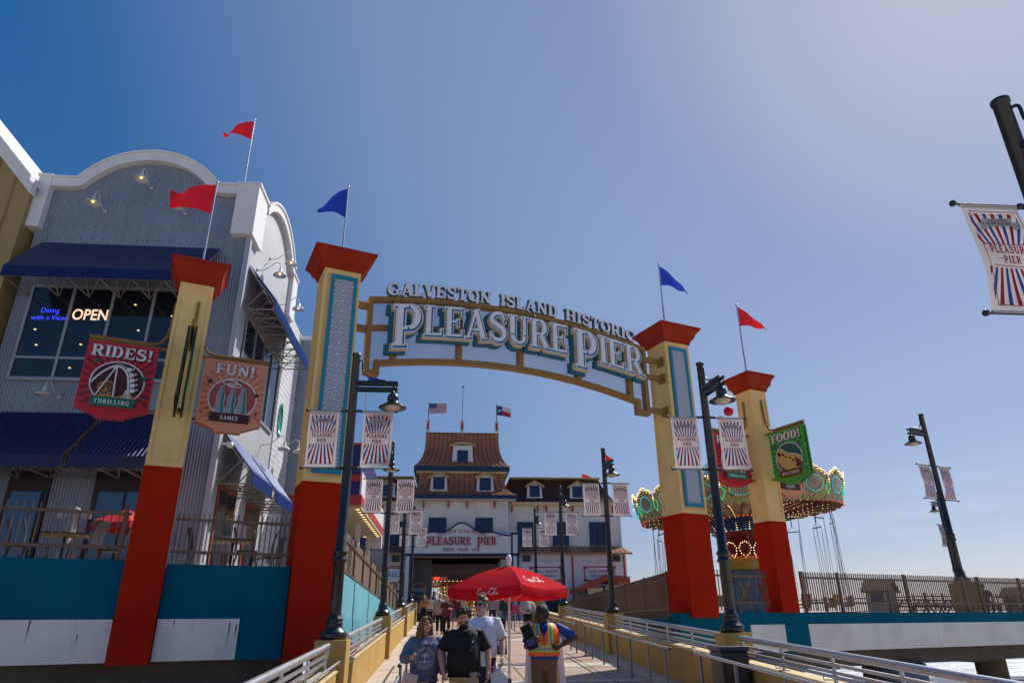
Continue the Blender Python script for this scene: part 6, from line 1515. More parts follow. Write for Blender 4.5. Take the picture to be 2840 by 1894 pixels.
# ================================================================== wave swinger ride
SW = (17.75, 41.3); sw = empty('swing_ride', 'ornate chain swing carousel with lit scalloped canopy behind the right pillars', 'ride', (*SW, 2.31))
ORN = bpy.data.materials.new('ornate_painted_panel'); ORN.use_nodes = True
nt = ORN.node_tree; b = nt.nodes['Principled BSDF']; b.inputs['Roughness'].default_value = .45
tc = nt.nodes.new('ShaderNodeTexCoord'); vo = nt.nodes.new('ShaderNodeTexNoise'); vo.inputs['Scale'].default_value = 2.6; vo.inputs['Detail'].default_value = 3; vo.inputs['Distortion'].default_value = 2.2
rp = nt.nodes.new('ShaderNodeValToRGB'); rp.color_ramp.interpolation = 'CONSTANT'; el = rp.color_ramp.elements
el[0].position = 0; el[0].color = (.03, .13, .06, 1); el[1].position = .42; el[1].color = (.50, .33, .08, 1)
for p, c in ((.50, (.58, .42, .13, 1)), (.57, (.04, .17, .08, 1)), (.63, (.30, .05, .03, 1)), (.68, (.55, .40, .12, 1))): e = el.new(p); e.color = c
nt.links.new(tc.outputs['Object'], vo.inputs['Vector']); nt.links.new(vo.outputs[0], rp.inputs[0]); nt.links.new(rp.outputs[0], b.inputs['Base Color'])
DRED = mat('ride_dark_red', (.20, .012, .012), .45, var=.3, vscale=3); RBLU = mat('ride_blue_panel', (.02, .06, .16), .45, var=.5, vscale=3); RSKY = mat('ride_scene_panel', (.42, .34, .22), .45, var=.6, vscale=1.2); RYEL = mat('ride_yellow', (.55, .33, .03), .5, var=.1); RCY = mat('ride_cyan', (.02, .22, .38), .45, var=.2); RIB = mat('ride_rib_maroon', (.16, .03, .02), .4, var=.2)
NP = 18; tiltM = Matrix.Translation((*SW, 8.2)) @ Matrix.Rotation(RAD(-3.2), 4, 'Y') @ Matrix.Translation((-SW[0], -SW[1], -8.2))
pc = lambda r, a, z: (SW[0] + r * cos(a), SW[1] + r * sin(a), z)
def tl(p): return tuple(tiltM @ Vector(p))
m = MB(); m.lathe([(1.2, 0), (1.2, 2.55), (1.05, 2.6)], (*SW, 2.31), 20, 0); m.obj('column', RCY, sw, world=True)
for i in range(8):
    a = 2 * pi * i / 8 + .2; m = MB(); pts = [(.10, 0), (.34, .35), (.20, .9), (.12, 1.3), (.26, 1.9), (.42, 2.35), (.2, 2.5)]
    L = [pc(1.22, a - w, 2.31 + z) for w, z in pts]; R_ = [pc(1.22, a + w, 2.31 + z) for w, z in pts]; m.add(L + R_, [(j, j + 1, j + 8, j + 7) for j in range(6)]); m.obj('column_panel', ORN if i % 2 else DRED, sw, world=True, fixn=False)
m = MB(); m.lathe([(1.25, 2.6), (1.32, 2.7), (1.22, 3.2), (1.0, 3.3)], (*SW, 2.31), 24); m.obj('yellow_band', RYEL, sw, world=True)
m = MB(); m.lathe([(.95, 3.3), (.72, 3.6), (.70, 3.9), (.95, 4.25), (1.5, 4.55), (1.85, 4.8)], (*SW, 2.31), 24); m.obj('red_bowl', DRED, sw, world=True)
for i in range(10):
    a = 2 * pi * i / 10; m = MB(); L = [(.0, 3.32, 1.0), (.20, 3.5, 1.15), (.26, 3.8, 1.3), (.16, 4.05, 1.38), (0, 4.15, 1.4)]
    vs = [pc(r, a - w * 1.0, 2.31 + z) for w, z, r in L] + [pc(r, a + w * 1.0, 2.31 + z) for w, z, r in L]; m.add(vs, [(j, j + 1, j + 6, j + 5) for j in range(4)]); m.obj('petal', DRED, sw, world=True, fixn=False)
m = MB()
for i in range(10):
    a = 2 * pi * i / 10; L = [(.0, 3.32, 1.02), (.20, 3.5, 1.17), (.26, 3.8, 1.32), (.16, 4.05, 1.40), (0, 4.15, 1.42), (-.16, 4.05, 1.40), (-.26, 3.8, 1.32), (-.20, 3.5, 1.17)]
    for j in range(8):
        w0, z0, r0 = L[j]; w1, z1, r1 = L[(j + 1) % 8]
        for t in (0, .5): m.ball(pc(r0 + (r1 - r0) * t + .02, a + w0 + (w1 - w0) * t, 2.31 + z0 + (z1 - z0) * t), .035, 5)
def ring(m, r, z, n, s=.04, tl_=True):
    for i in range(n):
        p = pc(r, 2 * pi * i / n, z); m.ball(tl(p) if tl_ else p, s, 5)
m.obj('petal_bulbs', BULB, sw, world=True)
m = MB(); m.lathe([(1.85, 7.10), (2.05, 7.25), (2.45, 7.80)], (*SW, 0), 28, T=tiltM); m.obj('blue_ring', RBLU, sw, world=True)
m = MB(); m.lathe([(2.45, 7.80), (2.6, 7.86), (3.3, 8.02), (4.5, 8.20), (5.85, 8.12)], (*SW, 0), 42, T=tiltM); m.obj('underside', mat('ride_underside', (.52, .34, .13), .5, var=.65, vscale=1.6), sw, world=True)
for i in range(NP * 2):
    a = 2 * pi * i / (NP * 2)
    m = MB(); m.tube([tl(pc(r, a, z)) for r, z in ((1.9, 7.14), (2.45, 7.78), (3.3, 7.99), (4.5, 8.15), (5.8, 8.06))], .045, 5); m.obj('rib', RIB, sw, world=True)
mb1, mb2, mb3, mb4 = MB(), MB(), MB(), MB()
ring(mb2, 2.50, 7.82, 60, .045); ring(mb3, 1.90, 7.12, 44, .04); ring(mb2, 1.28, 5.62, 36, .04, False); ring(mb2, 5.95, 8.02, 90, .028)
for i in range(NP * 2):
    a = 2 * pi * i / (NP * 2)
    if i % 2: continue
    for j in range(12): t = j / 11; mb1.ball(tl(pc(2.6 + 3.1 * t, a + .03, 7.80 + .30 * sin(pi * t * .6) - .02)), .022, 5)
    if i % 2 == 0:
        for j in range(6): t = j / 5; mb1.ball(tl(pc(1.95 + .45 * t, a, 7.12 + .62 * t)), .035, 5)
# scalloped rim panels with oval pictures
for i in range(NP):
    a0, a1 = 2 * pi * i / NP, 2 * pi * (i + 1) / NP; n = 16; vs = []
    for j in range(n + 1):
        t = j / n; a = a0 + (a1 - a0) * t; q = abs(2 * t - 1)
        top = 9.22 + .50 * (1 - q ** 2.4) ** .6 + (.10 if .12 < q < .36 else 0) + (.16 if q <= .12 else 0) - (.10 if q > .93 else 0); low = 8.12 - .10 * abs(sin(2 * pi * t))
        vs += [tl(pc(5.92, a, low)), tl(pc(6.05, a, (low + top) / 2)), tl(pc(6.28, a, top))]
    m = MB(); m.add(vs, [(j * 3, (j + 1) * 3, (j + 1) * 3 + 1, j * 3 + 1) for j in range(n)] + [(j * 3 + 1, (j + 1) * 3 + 1, (j + 1) * 3 + 2, j * 3 + 2) for j in range(n)], 0, True)
    pn = m.obj('rim_panel', ORN, sw, world=True, fixn=False)
    am = (a0 + a1) / 2
    ov = [(.088 * cos(2 * pi * j / 22), .36 * sin(2 * pi * j / 22)) for j in range(22)]
    rr = lambda z, off=.0: 5.98 + (z - 8.3) * .19 + off
    for off, inn in ((.05, 1.0), (-.05, 1.0)):
        m = MB(); m.add([tl(pc(rr(8.92 + v, off), am + u, 8.92 + v)) for u, v in ov], [tuple(range(22))]); sub(m, 'oval_picture', RSKY, pn, fixn=False)
    for j in range(26):
        u, v = .104 * cos(2 * pi * j / 26), .43 * sin(2 * pi * j / 26); mb3.ball(tl(pc(rr(8.92 + v, .07), am + u, 8.92 + v)), .033, 5)
    for j in range(n + 1):
        p = vs[j * 3 + 2]; mb1.ball((p[0], p[1], p[2] + .01), .04, 5)
        if j % 2 == 0 and j < n: mb1.ball((p[0], p[1], p[2] - .12), .03, 5)
    for j in range(8): mb4.ball(tl(pc(rr(8.4 + .1 * j, .07), a0 + .03 * sin(pi * j / 7), 8.4 + .1 * j)), .04, 5); mb4.ball(tl(pc(rr(8.4 + .1 * j, .07), a0 - .03 * sin(pi * j / 7), 8.4 + .1 * j)), .04, 5)
mb1.obj('yellow_bulbs', BULB, sw, world=True); mb2.obj('red_bulbs', BULBR, sw, world=True); mb3.obj('cyan_bulbs', BULBC, sw, world=True); mb4.obj('green_bulbs', BULBG, sw, world=True)
m = MB(); m.lathe([(6.2, 9.0), (3.5, 9.9), (1.2, 11.6), (.35, 12.6), (.18, 14.4)], (*SW, 0), 28, T=tiltM); m.obj('roof', mat('ride_roof_white', (.55, .55, .55), .5, var=.1), sw, world=True)
m = MB(); m.ball((SW[0] + .25, SW[1], 14.75), .32, 12); m.obj('finial', FRED, sw, world=True)
seatc = [mat('swing_seat_red', (.4, .03, .03), .5), mat('swing_seat_yellow', (.6, .35, .03), .5), mat('swing_seat_blue', (.02, .10, .35), .5)]
CH = mat('chain_steel', (.25, .25, .26), .4, metal=.6)
for i in range(16):
    a = 2 * pi * i / 16 + .12; p = tl(pc(5.25, a, 7.95)); x, y, zt_ = p
    t = Vector((-sin(a), cos(a))); u = empty('chain_swing', ('right rim' if cos(a) > .5 else 'left rim' if cos(a) < -.5 else 'middle') + ' swing seat on long chains under the canopy of the chain ride', 'swing', (x, y, 2.9), group='chain swing seats')
    m = MB(); w = .42; zb_ = zt_ - .75
    m.tube([(x, y, zt_ + .1), (x, y, zb_ + .35)], .03, 5)
    for s_ in (-1, 1): m.tube([(x, y, zb_ + .35), (x + s_ * t.x * w, y + s_ * t.y * w, zb_)], .014, 4)
    m.tube([(x - t.x * w, y - t.y * w, zb_), (x + t.x * w, y + t.y * w, zb_)], .035, 5); m.obj('spreader', BLK, u, world=True)
    m = MB()
    for s_ in (-1, 1):
        for s2 in (-.10, .10): m.tube([(x + s_ * t.x * w, y + s_ * t.y * w, zb_), (x + s_ * t.x * .30 + t.y * s2, y + s_ * t.y * .30 - t.x * s2, 3.35)], .012, 4)
    m.obj('chains', CH, u, world=True)
    m = MB(); m.box((-.28, -.22, 2.85), (.28, .22, 2.93), T=Matrix.Translation((x, y, 0)) @ Matrix.Rotation(a, 4, 'Z')); m.box((.18, -.26, 2.93), (.24, .26, 3.4), T=Matrix.Translation((x, y, 0)) @ Matrix.Rotation(a, 4, 'Z')); m.obj('seat', seatc[i % 3], u, world=True)
# ================================================================== things on the right deck
def hut(x, y, rz, sc, lab):
    rt = empty('ticket_hut', lab, 'hut', (x, y, 2.31), rz); rt.scale = (sc,) * 3
    m = MB(); m.box((-.75, -.55, 0), (.75, .55, 1.35)); m.prism([(-.75, 1.35), (.75, 1.35), (0, 1.75)], -.55, .55, T=TF); m.obj('wall', mat('striped_cream_boards', (.55, .50, .40), .6), rt)
    m = MB()
    for i in range(9): m.box((-.70 + i * .16, -.562, .02), (-.66 + i * .16, -.551, 1.33)); 
    m.obj('stripe', mat('hut_brown', (.16, .10, .06), .6), rt)
    m = MB(); m.prism([(-1.0, 1.18), (0, 1.80), (1.0, 1.18), (1.0, 1.28), (0, 1.92), (-1.0, 1.28)], -.75, .75, T=TF); m.obj('roof', shg, rt)
    m = MB(); [m.box((a, -.60, 0), (a + .12, -.50, 1.3)) for a in (-.80, .68)]; m.box((-.70, -.60, .0), (.70, -.52, .1)); m.bar((-1.0, -.76, 1.2), (0, -.76, 1.85), .04, .08); m.bar((1.0, -.76, 1.2), (0, -.76, 1.85), .04, .08); m.obj('blue_trim', BLUT, rt)
    m = MB(); m.box((-.77, -.3, .55), (-.751, .3, 1.15)); m.obj('hatch', NAVW, rt)
hut(21.3, 34, .75, .88, 'striped cream hut with shingled roof behind the long right fence'); hut(33.4, 40, .5, .8, 'smaller striped hut farther right behind the fence'); hut(34.6, 38.6, .6, 1.3, 'striped hut cut by the right edge of the photo')
BN = mat('picnic_wood', (.10, .06, .04), .7, var=.3)
pt = empty('picnic_table', 'dark wooden picnic table behind the fence, nearest the striped hut', 'table', (22.9, 34, 2.31), .3, 'picnic tables on the right deck')
m = MB(); m.box((-.85, -.35, .68), (.85, .35, .73)); m.obj('table_top', BN, pt)
for y_ in (-.65, .65): m = MB(); m.box((-.85, y_ - .13, .42), (.85, y_ + .13, .46)); m.obj('bench', BN, pt)
for x_ in (-.6, .6): m = MB(); m.bar((x_, -.7, 0), (x_, -.1, .70), .06); m.bar((x_, .7, 0), (x_, .1, .70), .06); m.bar((x_, -.7, .40), (x_, .7, .40), .06); objs(m, 'leg', BN, pt, world=False)
dup(pt, label='dark wooden picnic table second from the striped hut', loc=(25.0, 35, 2.31)); dup(pt, label='dark wooden picnic table nearest the ochre lamp pedestal', loc=(27.2, 36.2, 2.31))
fence_run(((18.5, 50), (26, 37.5)), lambda x, y: 2.31, 1.15, 60, 'farther brown fence on the seaward side of the right deck, behind the huts', [0, .2, .4, .6, .8, 1], 'far fences on the right deck')
fence_run(((26, 37.5), (48, 45)), lambda x, y: 2.31, 1.15, 90, 'farther brown fence behind the ochre pedestal, toward the right edge', [.15, .3, .45, .6, .75, .9], 'far fences on the right deck')
fence_run(((9.5, 62), (18.5, 50)), lambda x, y: 2.31, 1.15, 60, 'farther brown fence behind the swing ride column', [0, .25, .5, .75], 'far fences on the right deck')
# ================================================================== ramp furniture
UMB = mat('umbrella_red', (.60, .014, .024), .9, var=.05, spec=.1, bump=.15, bscale=14); UMT = None
um = empty('market_umbrella', 'big red Coca-Cola umbrella with white pole in the middle of the ramp', 'umbrella', (1.17, 13.5, RZ(13.5)))
nt = UMB.node_tree; thin(UMB, .30)
m = MB(); m.tube([(0, 0, .45), (0, 0, 2.42)], .024, 10); m.obj('pole', mat('pole_white', (.66, .56, .55), .4), um)
m = MB(); m.tube([(0, 0, .02), (0, 0, .50)], .036, 10); m.lathe([(0, 0), (.3, 0), (.3, .05), (.08, .08), (.05, .14)], n=16); m.obj('base', BLK, um)
m = MB(); m.lathe([(0, 2.62), (.03, 2.61), (.055, 2.55), (.05, 2.48), (.025, 2.42), (.04, 2.41), (.02, 2.38)], n=12); m.obj('finial', mat('white_finial', (.8, .78, .8), .3), um)
HU = 1.04; ZT, ZE = 2.42, 2.03
UR = RAD(40)
def upt(a, r, z): return (r * cos(a + UR), r * sin(a + UR), z)
m = MB(); ns = 8
cr_ = []
sd = 4
for k in range(sd):
    a0, a1 = 2 * pi * k / sd - .60, 2 * pi * (k + 1) / sd - .60; R0 = 1.13
    A0, A1 = Vector(upt(a0, R0, ZE)), Vector(upt(a1, R0, ZE)); C0 = Vector((0, 0, ZT))
    G_ = 10; g = []
    for i in range(G_ + 1):
        t = i / G_; row = []
        for j in range(G_ + 1):
            s_ = j / G_; e = A0.lerp(A1, s_); p = C0.lerp(e, t); p = p + Vector((0, 0, .05 * sin(pi * t))) - Vector((0, 0, 1)) * (.06 * sin(pi * s_) * t * t); row.append(tuple(p))
        g += row
    m.add(g, [(i * (G_ + 1) + j, (i + 1) * (G_ + 1) + j, (i + 1) * (G_ + 1) + j + 1, i * (G_ + 1) + j + 1) for i in range(G_) for j in range(G_)], 0, True)
    edge = g[G_ * (G_ + 1):]; lowr = []
    for j, p in enumerate(edge):
        s_ = j / G_; q = Vector(p); out = Vector((q.x, q.y, 0)).normalized()
        lowr.append(tuple(q + Vector((0, 0, -.17 - .012 * sin(s_ * 9))) + out * (.02 * sin(s_ * 14 + k) - .01)))
    mid_ = [tuple((Vector(a) + Vector(b_)) / 2 + Vector((a[0], a[1], 0)).normalized() * .018) for a, b_ in zip(edge, lowr)]
    n1 = G_ + 1; m.add(list(edge) + mid_ + lowr, [(j, j + 1, n1 + j + 1, n1 + j) for j in range(G_)] + [(n1 + j, n1 + j + 1, 2 * n1 + j + 1, 2 * n1 + j) for j in range(G_)], 0, True)
    cr_.append((C0, A0, A1, [Vector(e) for e in edge]))
cano = m.obj('canopy', UMB, um, fixn=False)
_cb = BVHTree.FromPolygons([v.co for v in cano.data.vertices], [p.vertices for p in cano.data.polygons])
m = MB()
for k in range(8): a = 2 * pi * k / 8; b_ = 2 * pi * (k + 1) / 8; m.add([(0, 0, 2.42), upt(a, .24, 2.335 + .02 * (k % 2)), upt(b_, .24, 2.335 + .02 * ((k + 1) % 2)), upt((a + b_) / 2, .27, 2.30)], [(0, 1, 3), (0, 3, 2)], 0, True)
m.obj('vent_cap', UMB, um, fixn=False)
m = MB()
for k in range(4): A0 = cr_[k][1]; m.bar((0, 0, ZT - .06), tuple(A0 + Vector((0, 0, -.03))), .018); m.bar((0, 0, 1.75), tuple(A0 * .5 + Vector((0, 0, (ZT + ZE) / 4 + .0))), .014)
m.obj('ribs', mat('rib_white', (.6, .55, .55), .5), um)
# script wordmark, drawn with curves
def script():
    S = []
    def c(pts, w): p = cat(pts, 6); k = len(p); S.append((p, [w * (.55 + .45 * sin(pi * i / (k - 1))) for i in range(k)]))
    c([(.62, .72), (.55, .86), (.40, .88), (.18, .66), (.08, .34), (.18, .10), (.38, .04), (.62, .20)], .10)
    c([(.80, .40), (.66, .30), (.66, .10), (.80, .05), (.94, .18), (.92, .36), (.80, .40)], .075)
    c([(1.22, .36), (1.10, .42), (1.00, .26), (1.06, .07), (1.22, .08), (1.34, .20)], .075)
    c([(1.56, .38), (1.42, .34), (1.38, .12), (1.50, .05), (1.62, .22), (1.64, .40), (1.62, .14), (1.72, .06), (1.84, .20)], .07)
    c([(1.86, .26), (1.98, .28)], .07)
    c([(2.72, .74), (2.66, .90), (2.50, .90), (2.28, .68), (2.16, .34), (2.26, .10), (2.46, .04), (2.70, .20)], .10)
    c([(2.40, .80), (2.80, .98), (3.15, .80), (3.60, .96)], .06)
    c([(2.88, .40), (2.74, .30), (2.74, .10), (2.88, .05), (3.02, .18), (3.00, .36), (2.88, .40)], .075)
    c([(3.10, .20), (3.26, .56), (3.28, .78), (3.18, .74), (3.14, .40), (3.18, .10), (3.32, .10)], .07)
    c([(3.60, .38), (3.46, .34), (3.42, .12), (3.54, .05), (3.66, .22), (3.68, .40), (3.66, .14), (3.76, .06), (3.88, .16)], .07)
    c([(.30, .02), (.55, -.12), (1.0, -.12), (1.3, -.02), (1.7, -.10)], .055)
    return S
def wordmark(o, u, v, width, name):
    a = Art(.001); k = width / 3.9; kk = 1
    for p, w in script(): a.rib([(x * k, y * k) for x, y in p], [q_ * k for q_ in w], 0, kk); 
    u_, v_ = Vector(u), Vector(v); n_ = u_.cross(v_).normalized()
    def wp(x, y, z):
        p = Vector(o) + u_ * x + v_ * y; h = _cb.ray_cast(p + n_ * .35, -n_)
        return tuple((h[0] if h[0] else p) + n_ * .006)
    m = a.mesh(warp=wp); m.obj(name, mat('logo_white', (.78, .72, .74), .6), um, fixn=False)
# front-left and front-right canopy panels and their valances (the panels facing -Y)
fr_ = sorted(range(4), key=lambda k: ((cr_[k][1] + cr_[k][2]) / 2).y)[:2]
fr_ = sorted(fr_, key=lambda k: ((cr_[k][1] + cr_[k][2]) / 2).x)
for q_, k in enumerate(fr_):
    C0, A0, A1, ed_ = cr_[k]
    a, b_ = (A0, A1) if A0.x < A1.x else (A1, A0)
    u = (b_ - a).normalized(); up_ = (C0 - (a + b_) / 2); up_ = (up_ - up_.dot(u) * u).normalized(); nn = u.cross(up_)
    if q_ == 1:
        o = a.lerp(b_, .26) + up_ * .17 + nn * .05; wordmark(o, u, up_, .62, 'logo')
    o = a.lerp(b_, .42) + Vector((0, 0, -.155)) + (Vector((u.y, -u.x, 0)) * .05)
    if q_ == 0: wordmark(o, u, (0, 0, 1), .46, 'valance_logo')
# A-frame boards
def aframe(x, y, rz, w, h, ma, lab, artf, mats):
    rt = empty('sandwich_board', lab, 'sandwich board', (x, y, RZ(y)), rz); m = MB()
    for sgn in (-1, 1):
        yb, yt = sgn * .28, sgn * .03; t = .018
        m.hexa([(-w / 2, yb - t, 0), (w / 2, yb - t, 0), (w / 2, yb + t, 0), (-w / 2, yb + t, 0), (-w / 2 * .86, yt - t, h), (w / 2 * .86, yt - t, h), (w / 2 * .86, yt + t, h), (-w / 2 * .86, yt + t, h)])
    m.obj('frame', ma, rt, bev=.008)
    a = Art(.0012); artf(a); u = Vector((1, 0, 0)); v = Vector((0, .25, h)).normalized(); m = a.mesh(T=frame((-w / 2, -.301, .0), u, v)); m.obj('poster', mats, rt, fixn=False)
def art_y(a):
    a.poly([(.06, .06), (.56, .06), (.52, 1.02), (.10, 1.02)], 0)
    a.rays(.2, .5, 10, 1, .9, (.09, .10, .52, 1.0), frac=.4); a.text('Please wait', .33, .52, .05, 2, width=.3); a.text('at the line', .33, .42, .05, 2, width=.28); a.rect(.36, .26, .52, .262, 2); a.rect(.36, .34, .52, .342, 2); a.text('at Line', .44, .28, .035, 2, width=.14)
aframe(1.62, 12.1, .03, .66, 1.24, mat('white_plastic', (.72, .68, .72), .4), 'white sandwich board with yellow poster behind the orange vest', art_y, [mat('poster_yellow', (.58, .42, .02), .5), mat('poster_amber', (.62, .36, .02), .5), BLK])
def art_b(a):
    random.seed(3); cols = [1, 2, 3, 4, 5]
    for i in range(30): a.disc(random.uniform(.08, .44), random.uniform(.68, .90), random.uniform(.02, .06), random.uniform(.02, .05), random.choice(cols), 10)
    a.disc(.14, .80, .06, .06, 6, 12); a.text('Says...', .30, .60, .06, 6, width=.2, shear=.3); a.text('GREAT', .30, .54, .04, 2, width=.14); a.text('EATS', .30, .49, .04, 2, width=.12)
    for i in range(3): a.rect(.2, .43 + .02 * i, .42, .437 + .02 * i, 7)
    a.rect(.05, .08, .46, .40, 8); a.rect(.05, .08, .46, .18, 9)
    for x, y in ((.12, .25), (.20, .22), (.29, .26), (.38, .28), (.42, .22)): a.poly([(x - .045, y - .10), (x + .045, y - .10), (x + .04, y + .02), (x - .04, y + .02)], 10); a.disc(x, y + .05, .022, .028, 11, 10)
aframe(1.72, 24.0, .02, .52, 1.05, mat('black_board', (.012, .01, .02), .5), 'black poster board with colourful pictures beside the man in white', art_b, [mat('poster_black', (.01, .01, .02), .5)] + [mat('poster_c%d' % i, c, .5) for i, c in enumerate(((.6, .1, .3), (.6, .05, .05), (.1, .4, .5), (.7, .4, .1), (.2, .15, .5)))] + [SIGNW, mat('poster_grey', (.35, .33, .35), .5), mat('poster_pale', (.55, .50, .52), .5), mat('poster_table', (.25, .10, .05), .5), mat('poster_people', (.03, .02, .025), .5), mat('poster_skin', (.40, .2, .13), .5)])
rt = empty('litter_bin', 'black litter bin against the ochre lamp pedestal on the right', 'bin', (5.02, 12.9, RZ(12.9)), 0); m = MB(); m.box((-.25, -.28, 0), (.25, .28, .95)); m.obj('body', BLK, rt, bev=.03); m = MB(); m.box((-.27, -.30, .951), (.27, .30, 1.03)); m.obj('lid', mat('bin_lid', (.02, .025, .05), .35), rt, bev=.02); m = MB(); m.box((-.2, -.288, .2), (.2, -.281, .8)); m.obj('side_panel', mat('bin_panel', (.05, .035, .03), .5), rt)
# distant seagull
sg = empty('seagull', 'seagull gliding in the distance left of the tall right pillar', 'bird', (46.8, 158.7, 19.5)); m = MB()
m.tube([(-.3, 0, 0), (0, 0, .04), (.3, 0, 0)], [.03, .10, .03], 8)
for s_ in (-1, 1): m.add([(-.1, 0, .05), (.14, 0, .05), (.10, s_ * .5, .32), (-.12, s_ * .45, .30), (-.02, s_ * 1.1, .18), (-.16, s_ * 1.0, .16)], [(0, 1, 2, 3), (3, 2, 4, 5)])
m.obj('body', WHT, sg)
sg.rotation_euler = (.5, .2, 2.2)
# ================================================================== people
from mathutils.bvhtree import BVHTree
_tex = bpy.data.textures.new('folds', 'CLOUDS'); _tex.noise_scale = .16; _tex.noise_depth = 2
_tex2 = bpy.data.textures.new('tufts', 'CLOUDS'); _tex2.noise_scale = .035; _tex2.noise_depth = 2
def fuse(mb, name, mats, parent, voxel=.01, folds=0.0, tex=None, smooth=2, paint=None, label=None):
    """union of overlapping closed shapes -> one continuous smooth surface"""
    me = bpy.data.meshes.new(name); me.from_pydata(mb.v, [], mb.f); me.update()
    bm = bmesh.new(); bm.from_mesh(me); bmesh.ops.recalc_face_normals(bm, faces=bm.faces); bm.to_mesh(me); bm.free()
    ob = bpy.data.objects.new(name, me); COL.objects.link(ob)
    r = ob.modifiers.new('r', 'REMESH'); r.mode = 'VOXEL'; r.voxel_size = voxel; r.use_smooth_shade = True
    if smooth: s = ob.modifiers.new('s', 'SMOOTH'); s.factor = .5; s.iterations = smooth
    if folds: d = ob.modifiers.new('d', 'DISPLACE'); d.texture = tex or _tex; d.strength = folds; d.mid_level = .5; d.texture_coords = 'LOCAL'
    dg = bpy.context.evaluated_depsgraph_get(); nm = bpy.data.meshes.new_from_object(ob.evaluated_get(dg))
    bpy.data.objects.remove(ob); bpy.data.meshes.remove(me)
    nm.name = name; nm.materials.clear()
    for m in (mats if isinstance(mats, (list, tuple)) else [mats]): nm.materials.append(m)
    if paint:
        for p in nm.polygons:
            k = paint(p.center)
            if k: p.material_index = k
    o = bpy.data.objects.new(name, nm); COL.objects.link(o); o.parent = parent; KIDS.setdefault(parent.name, []).append(o)
    if label: o['label'] = label
    return o
def rings(m, rs, n=18, mi=0):
    """horizontal (or given-normal) elliptical rings: (x, y, z, rx, ry[, pitch])"""
    vs = []
    for r in rs:
        x, y, z, rx, ry = r[:5]; pt = r[5] if len(r) > 5 else 0
        for j in range(n):
            a = 2 * pi * j / n; u, v = rx * cos(a), ry * sin(a)
            vs.append((x + u, y + v * cos(pt), z + v * sin(pt)))
    k = len(rs); m.add(vs, [(i * n + j, i * n + (j + 1) % n, (i + 1) * n + (j + 1) % n, (i + 1) * n + j) for i in range(k - 1) for j in range(n)] + [tuple(range(n))[::-1], tuple(range((k - 1) * n, k * n))], mi)
SKIN = mat('skin_light', (.50, .27, .19), .55, var=.08, vscale=12); SKIN2 = mat('skin_brown', (.075, .032, .018), .5, var=.1, vscale=12); SKIN3 = mat('skin_pale', (.55, .33, .26), .55, var=.08, vscale=12)
DRK = mat('feature_dark', (.02, .012, .01), .5); LIP = mat('lips', (.36, .11, .09), .5); LIP2 = mat('lips_dark', (.07, .022, .018), .5); EYEW = mat('eye_white', (.5, .46, .43), .4)
def hand(m, w, d, side, curl, s, grip=False):
    """palm + four curled fingers + thumb at wrist w along direction d (unit)"""
    d = Vector(d).normalized(); x = Vector((0, 1, 0)) if abs(d.y) < .8 else Vector((1, 0, 0))
    across = (x - x.dot(d) * d).normalized(); nrm = d.cross(across) * side
    P = lambda a, b_, c: tuple(Vector(w) + d * a * s + across * b_ * s + nrm * c * s)
    m.tube([P(-.01, 0, 0), P(.03, 0, 0), P(.085, 0, 0)], [(.024 * s, .030 * s), (.020 * s, .040 * s), (.016 * s, .040 * s)], 10)
    L = (.062, .075, .070, .054)
    for i in range(4):
        o = (i - 1.5) * .0215; l = L[i]; c1 = curl * (1 + .08 * i)
        p = [P(.075, o, 0)]; a = 0; q = [.075, 0]
        for sg in (.45, .32, .26): a += c1; q = [q[0] + l * sg * 1.25 * cos(a), q[1] - l * sg * 1.25 * sin(a)]; p.append(P(q[0], o * (1 - .02 * i), q[1]))
        m.tube(p, [.0098 * s, .0095 * s, .0088 * s, .0075 * s], 7)
    m.tube([P(.015, -.034, -.002), P(.045, -.056, -.012), P(.075, -.060, -.022), P(.098, -.052, -.030)], [.014 * s, .0125 * s, .011 * s, .009 * s], 7)
def head_matrix(c, yaw, pitch, roll=0): return Matrix.Translation(c) @ Matrix.Rotation(yaw, 4, 'Z') @ Matrix.Rotation(pitch, 4, 'X') @ Matrix.Rotation(roll, 4, 'Y')
def add_head(m, HM, s, fat=0.0, female=False):
    T = HM @ Matrix.Diagonal((s, s, s, 1))
    b_ = lambda c, r, n=16: m.ball(c, r, n, T=T)
    b_((0, .012, .030), (.074, .092, .088)); b_((0, -.012, -.030), (.062 + fat * .5, .072, .075)); b_((0, -.040, -.072), (.040 + fat * .6, .040, .034)); b_((0, -.058, -.088), (.022, .022, .018), 10)
    b_((0, -.070, .040), (.045, .018, .022), 12)
    m.tube([T @ Vector(p) for p in ((0, -.080, .022), (0, -.094, .0), (0, -.106, -.020), (0, -.094, -.030))], [.009 * s, .011 * s, .0145 * s, .010 * s], 8)
    for q in (-1, 1):
        b_((q * .012, -.094, -.024), (.009, .009, .008), 8); b_((q * .038, -.062, -.012), (.026, .022, .020), 10); b_((q * .031, -.080, .030), (.020, .008, .006), 8)
        b_((q * .077, .012, -.004), (.010, .020, .032), 10)
    b_((0, -.090, -.050), (.024, .010, .0065), 10); b_((0, -.088, -.060), (.021, .010, .0065), 10)
    if fat: b_((0, -.015, -.10), (.055, .05, .03), 12)
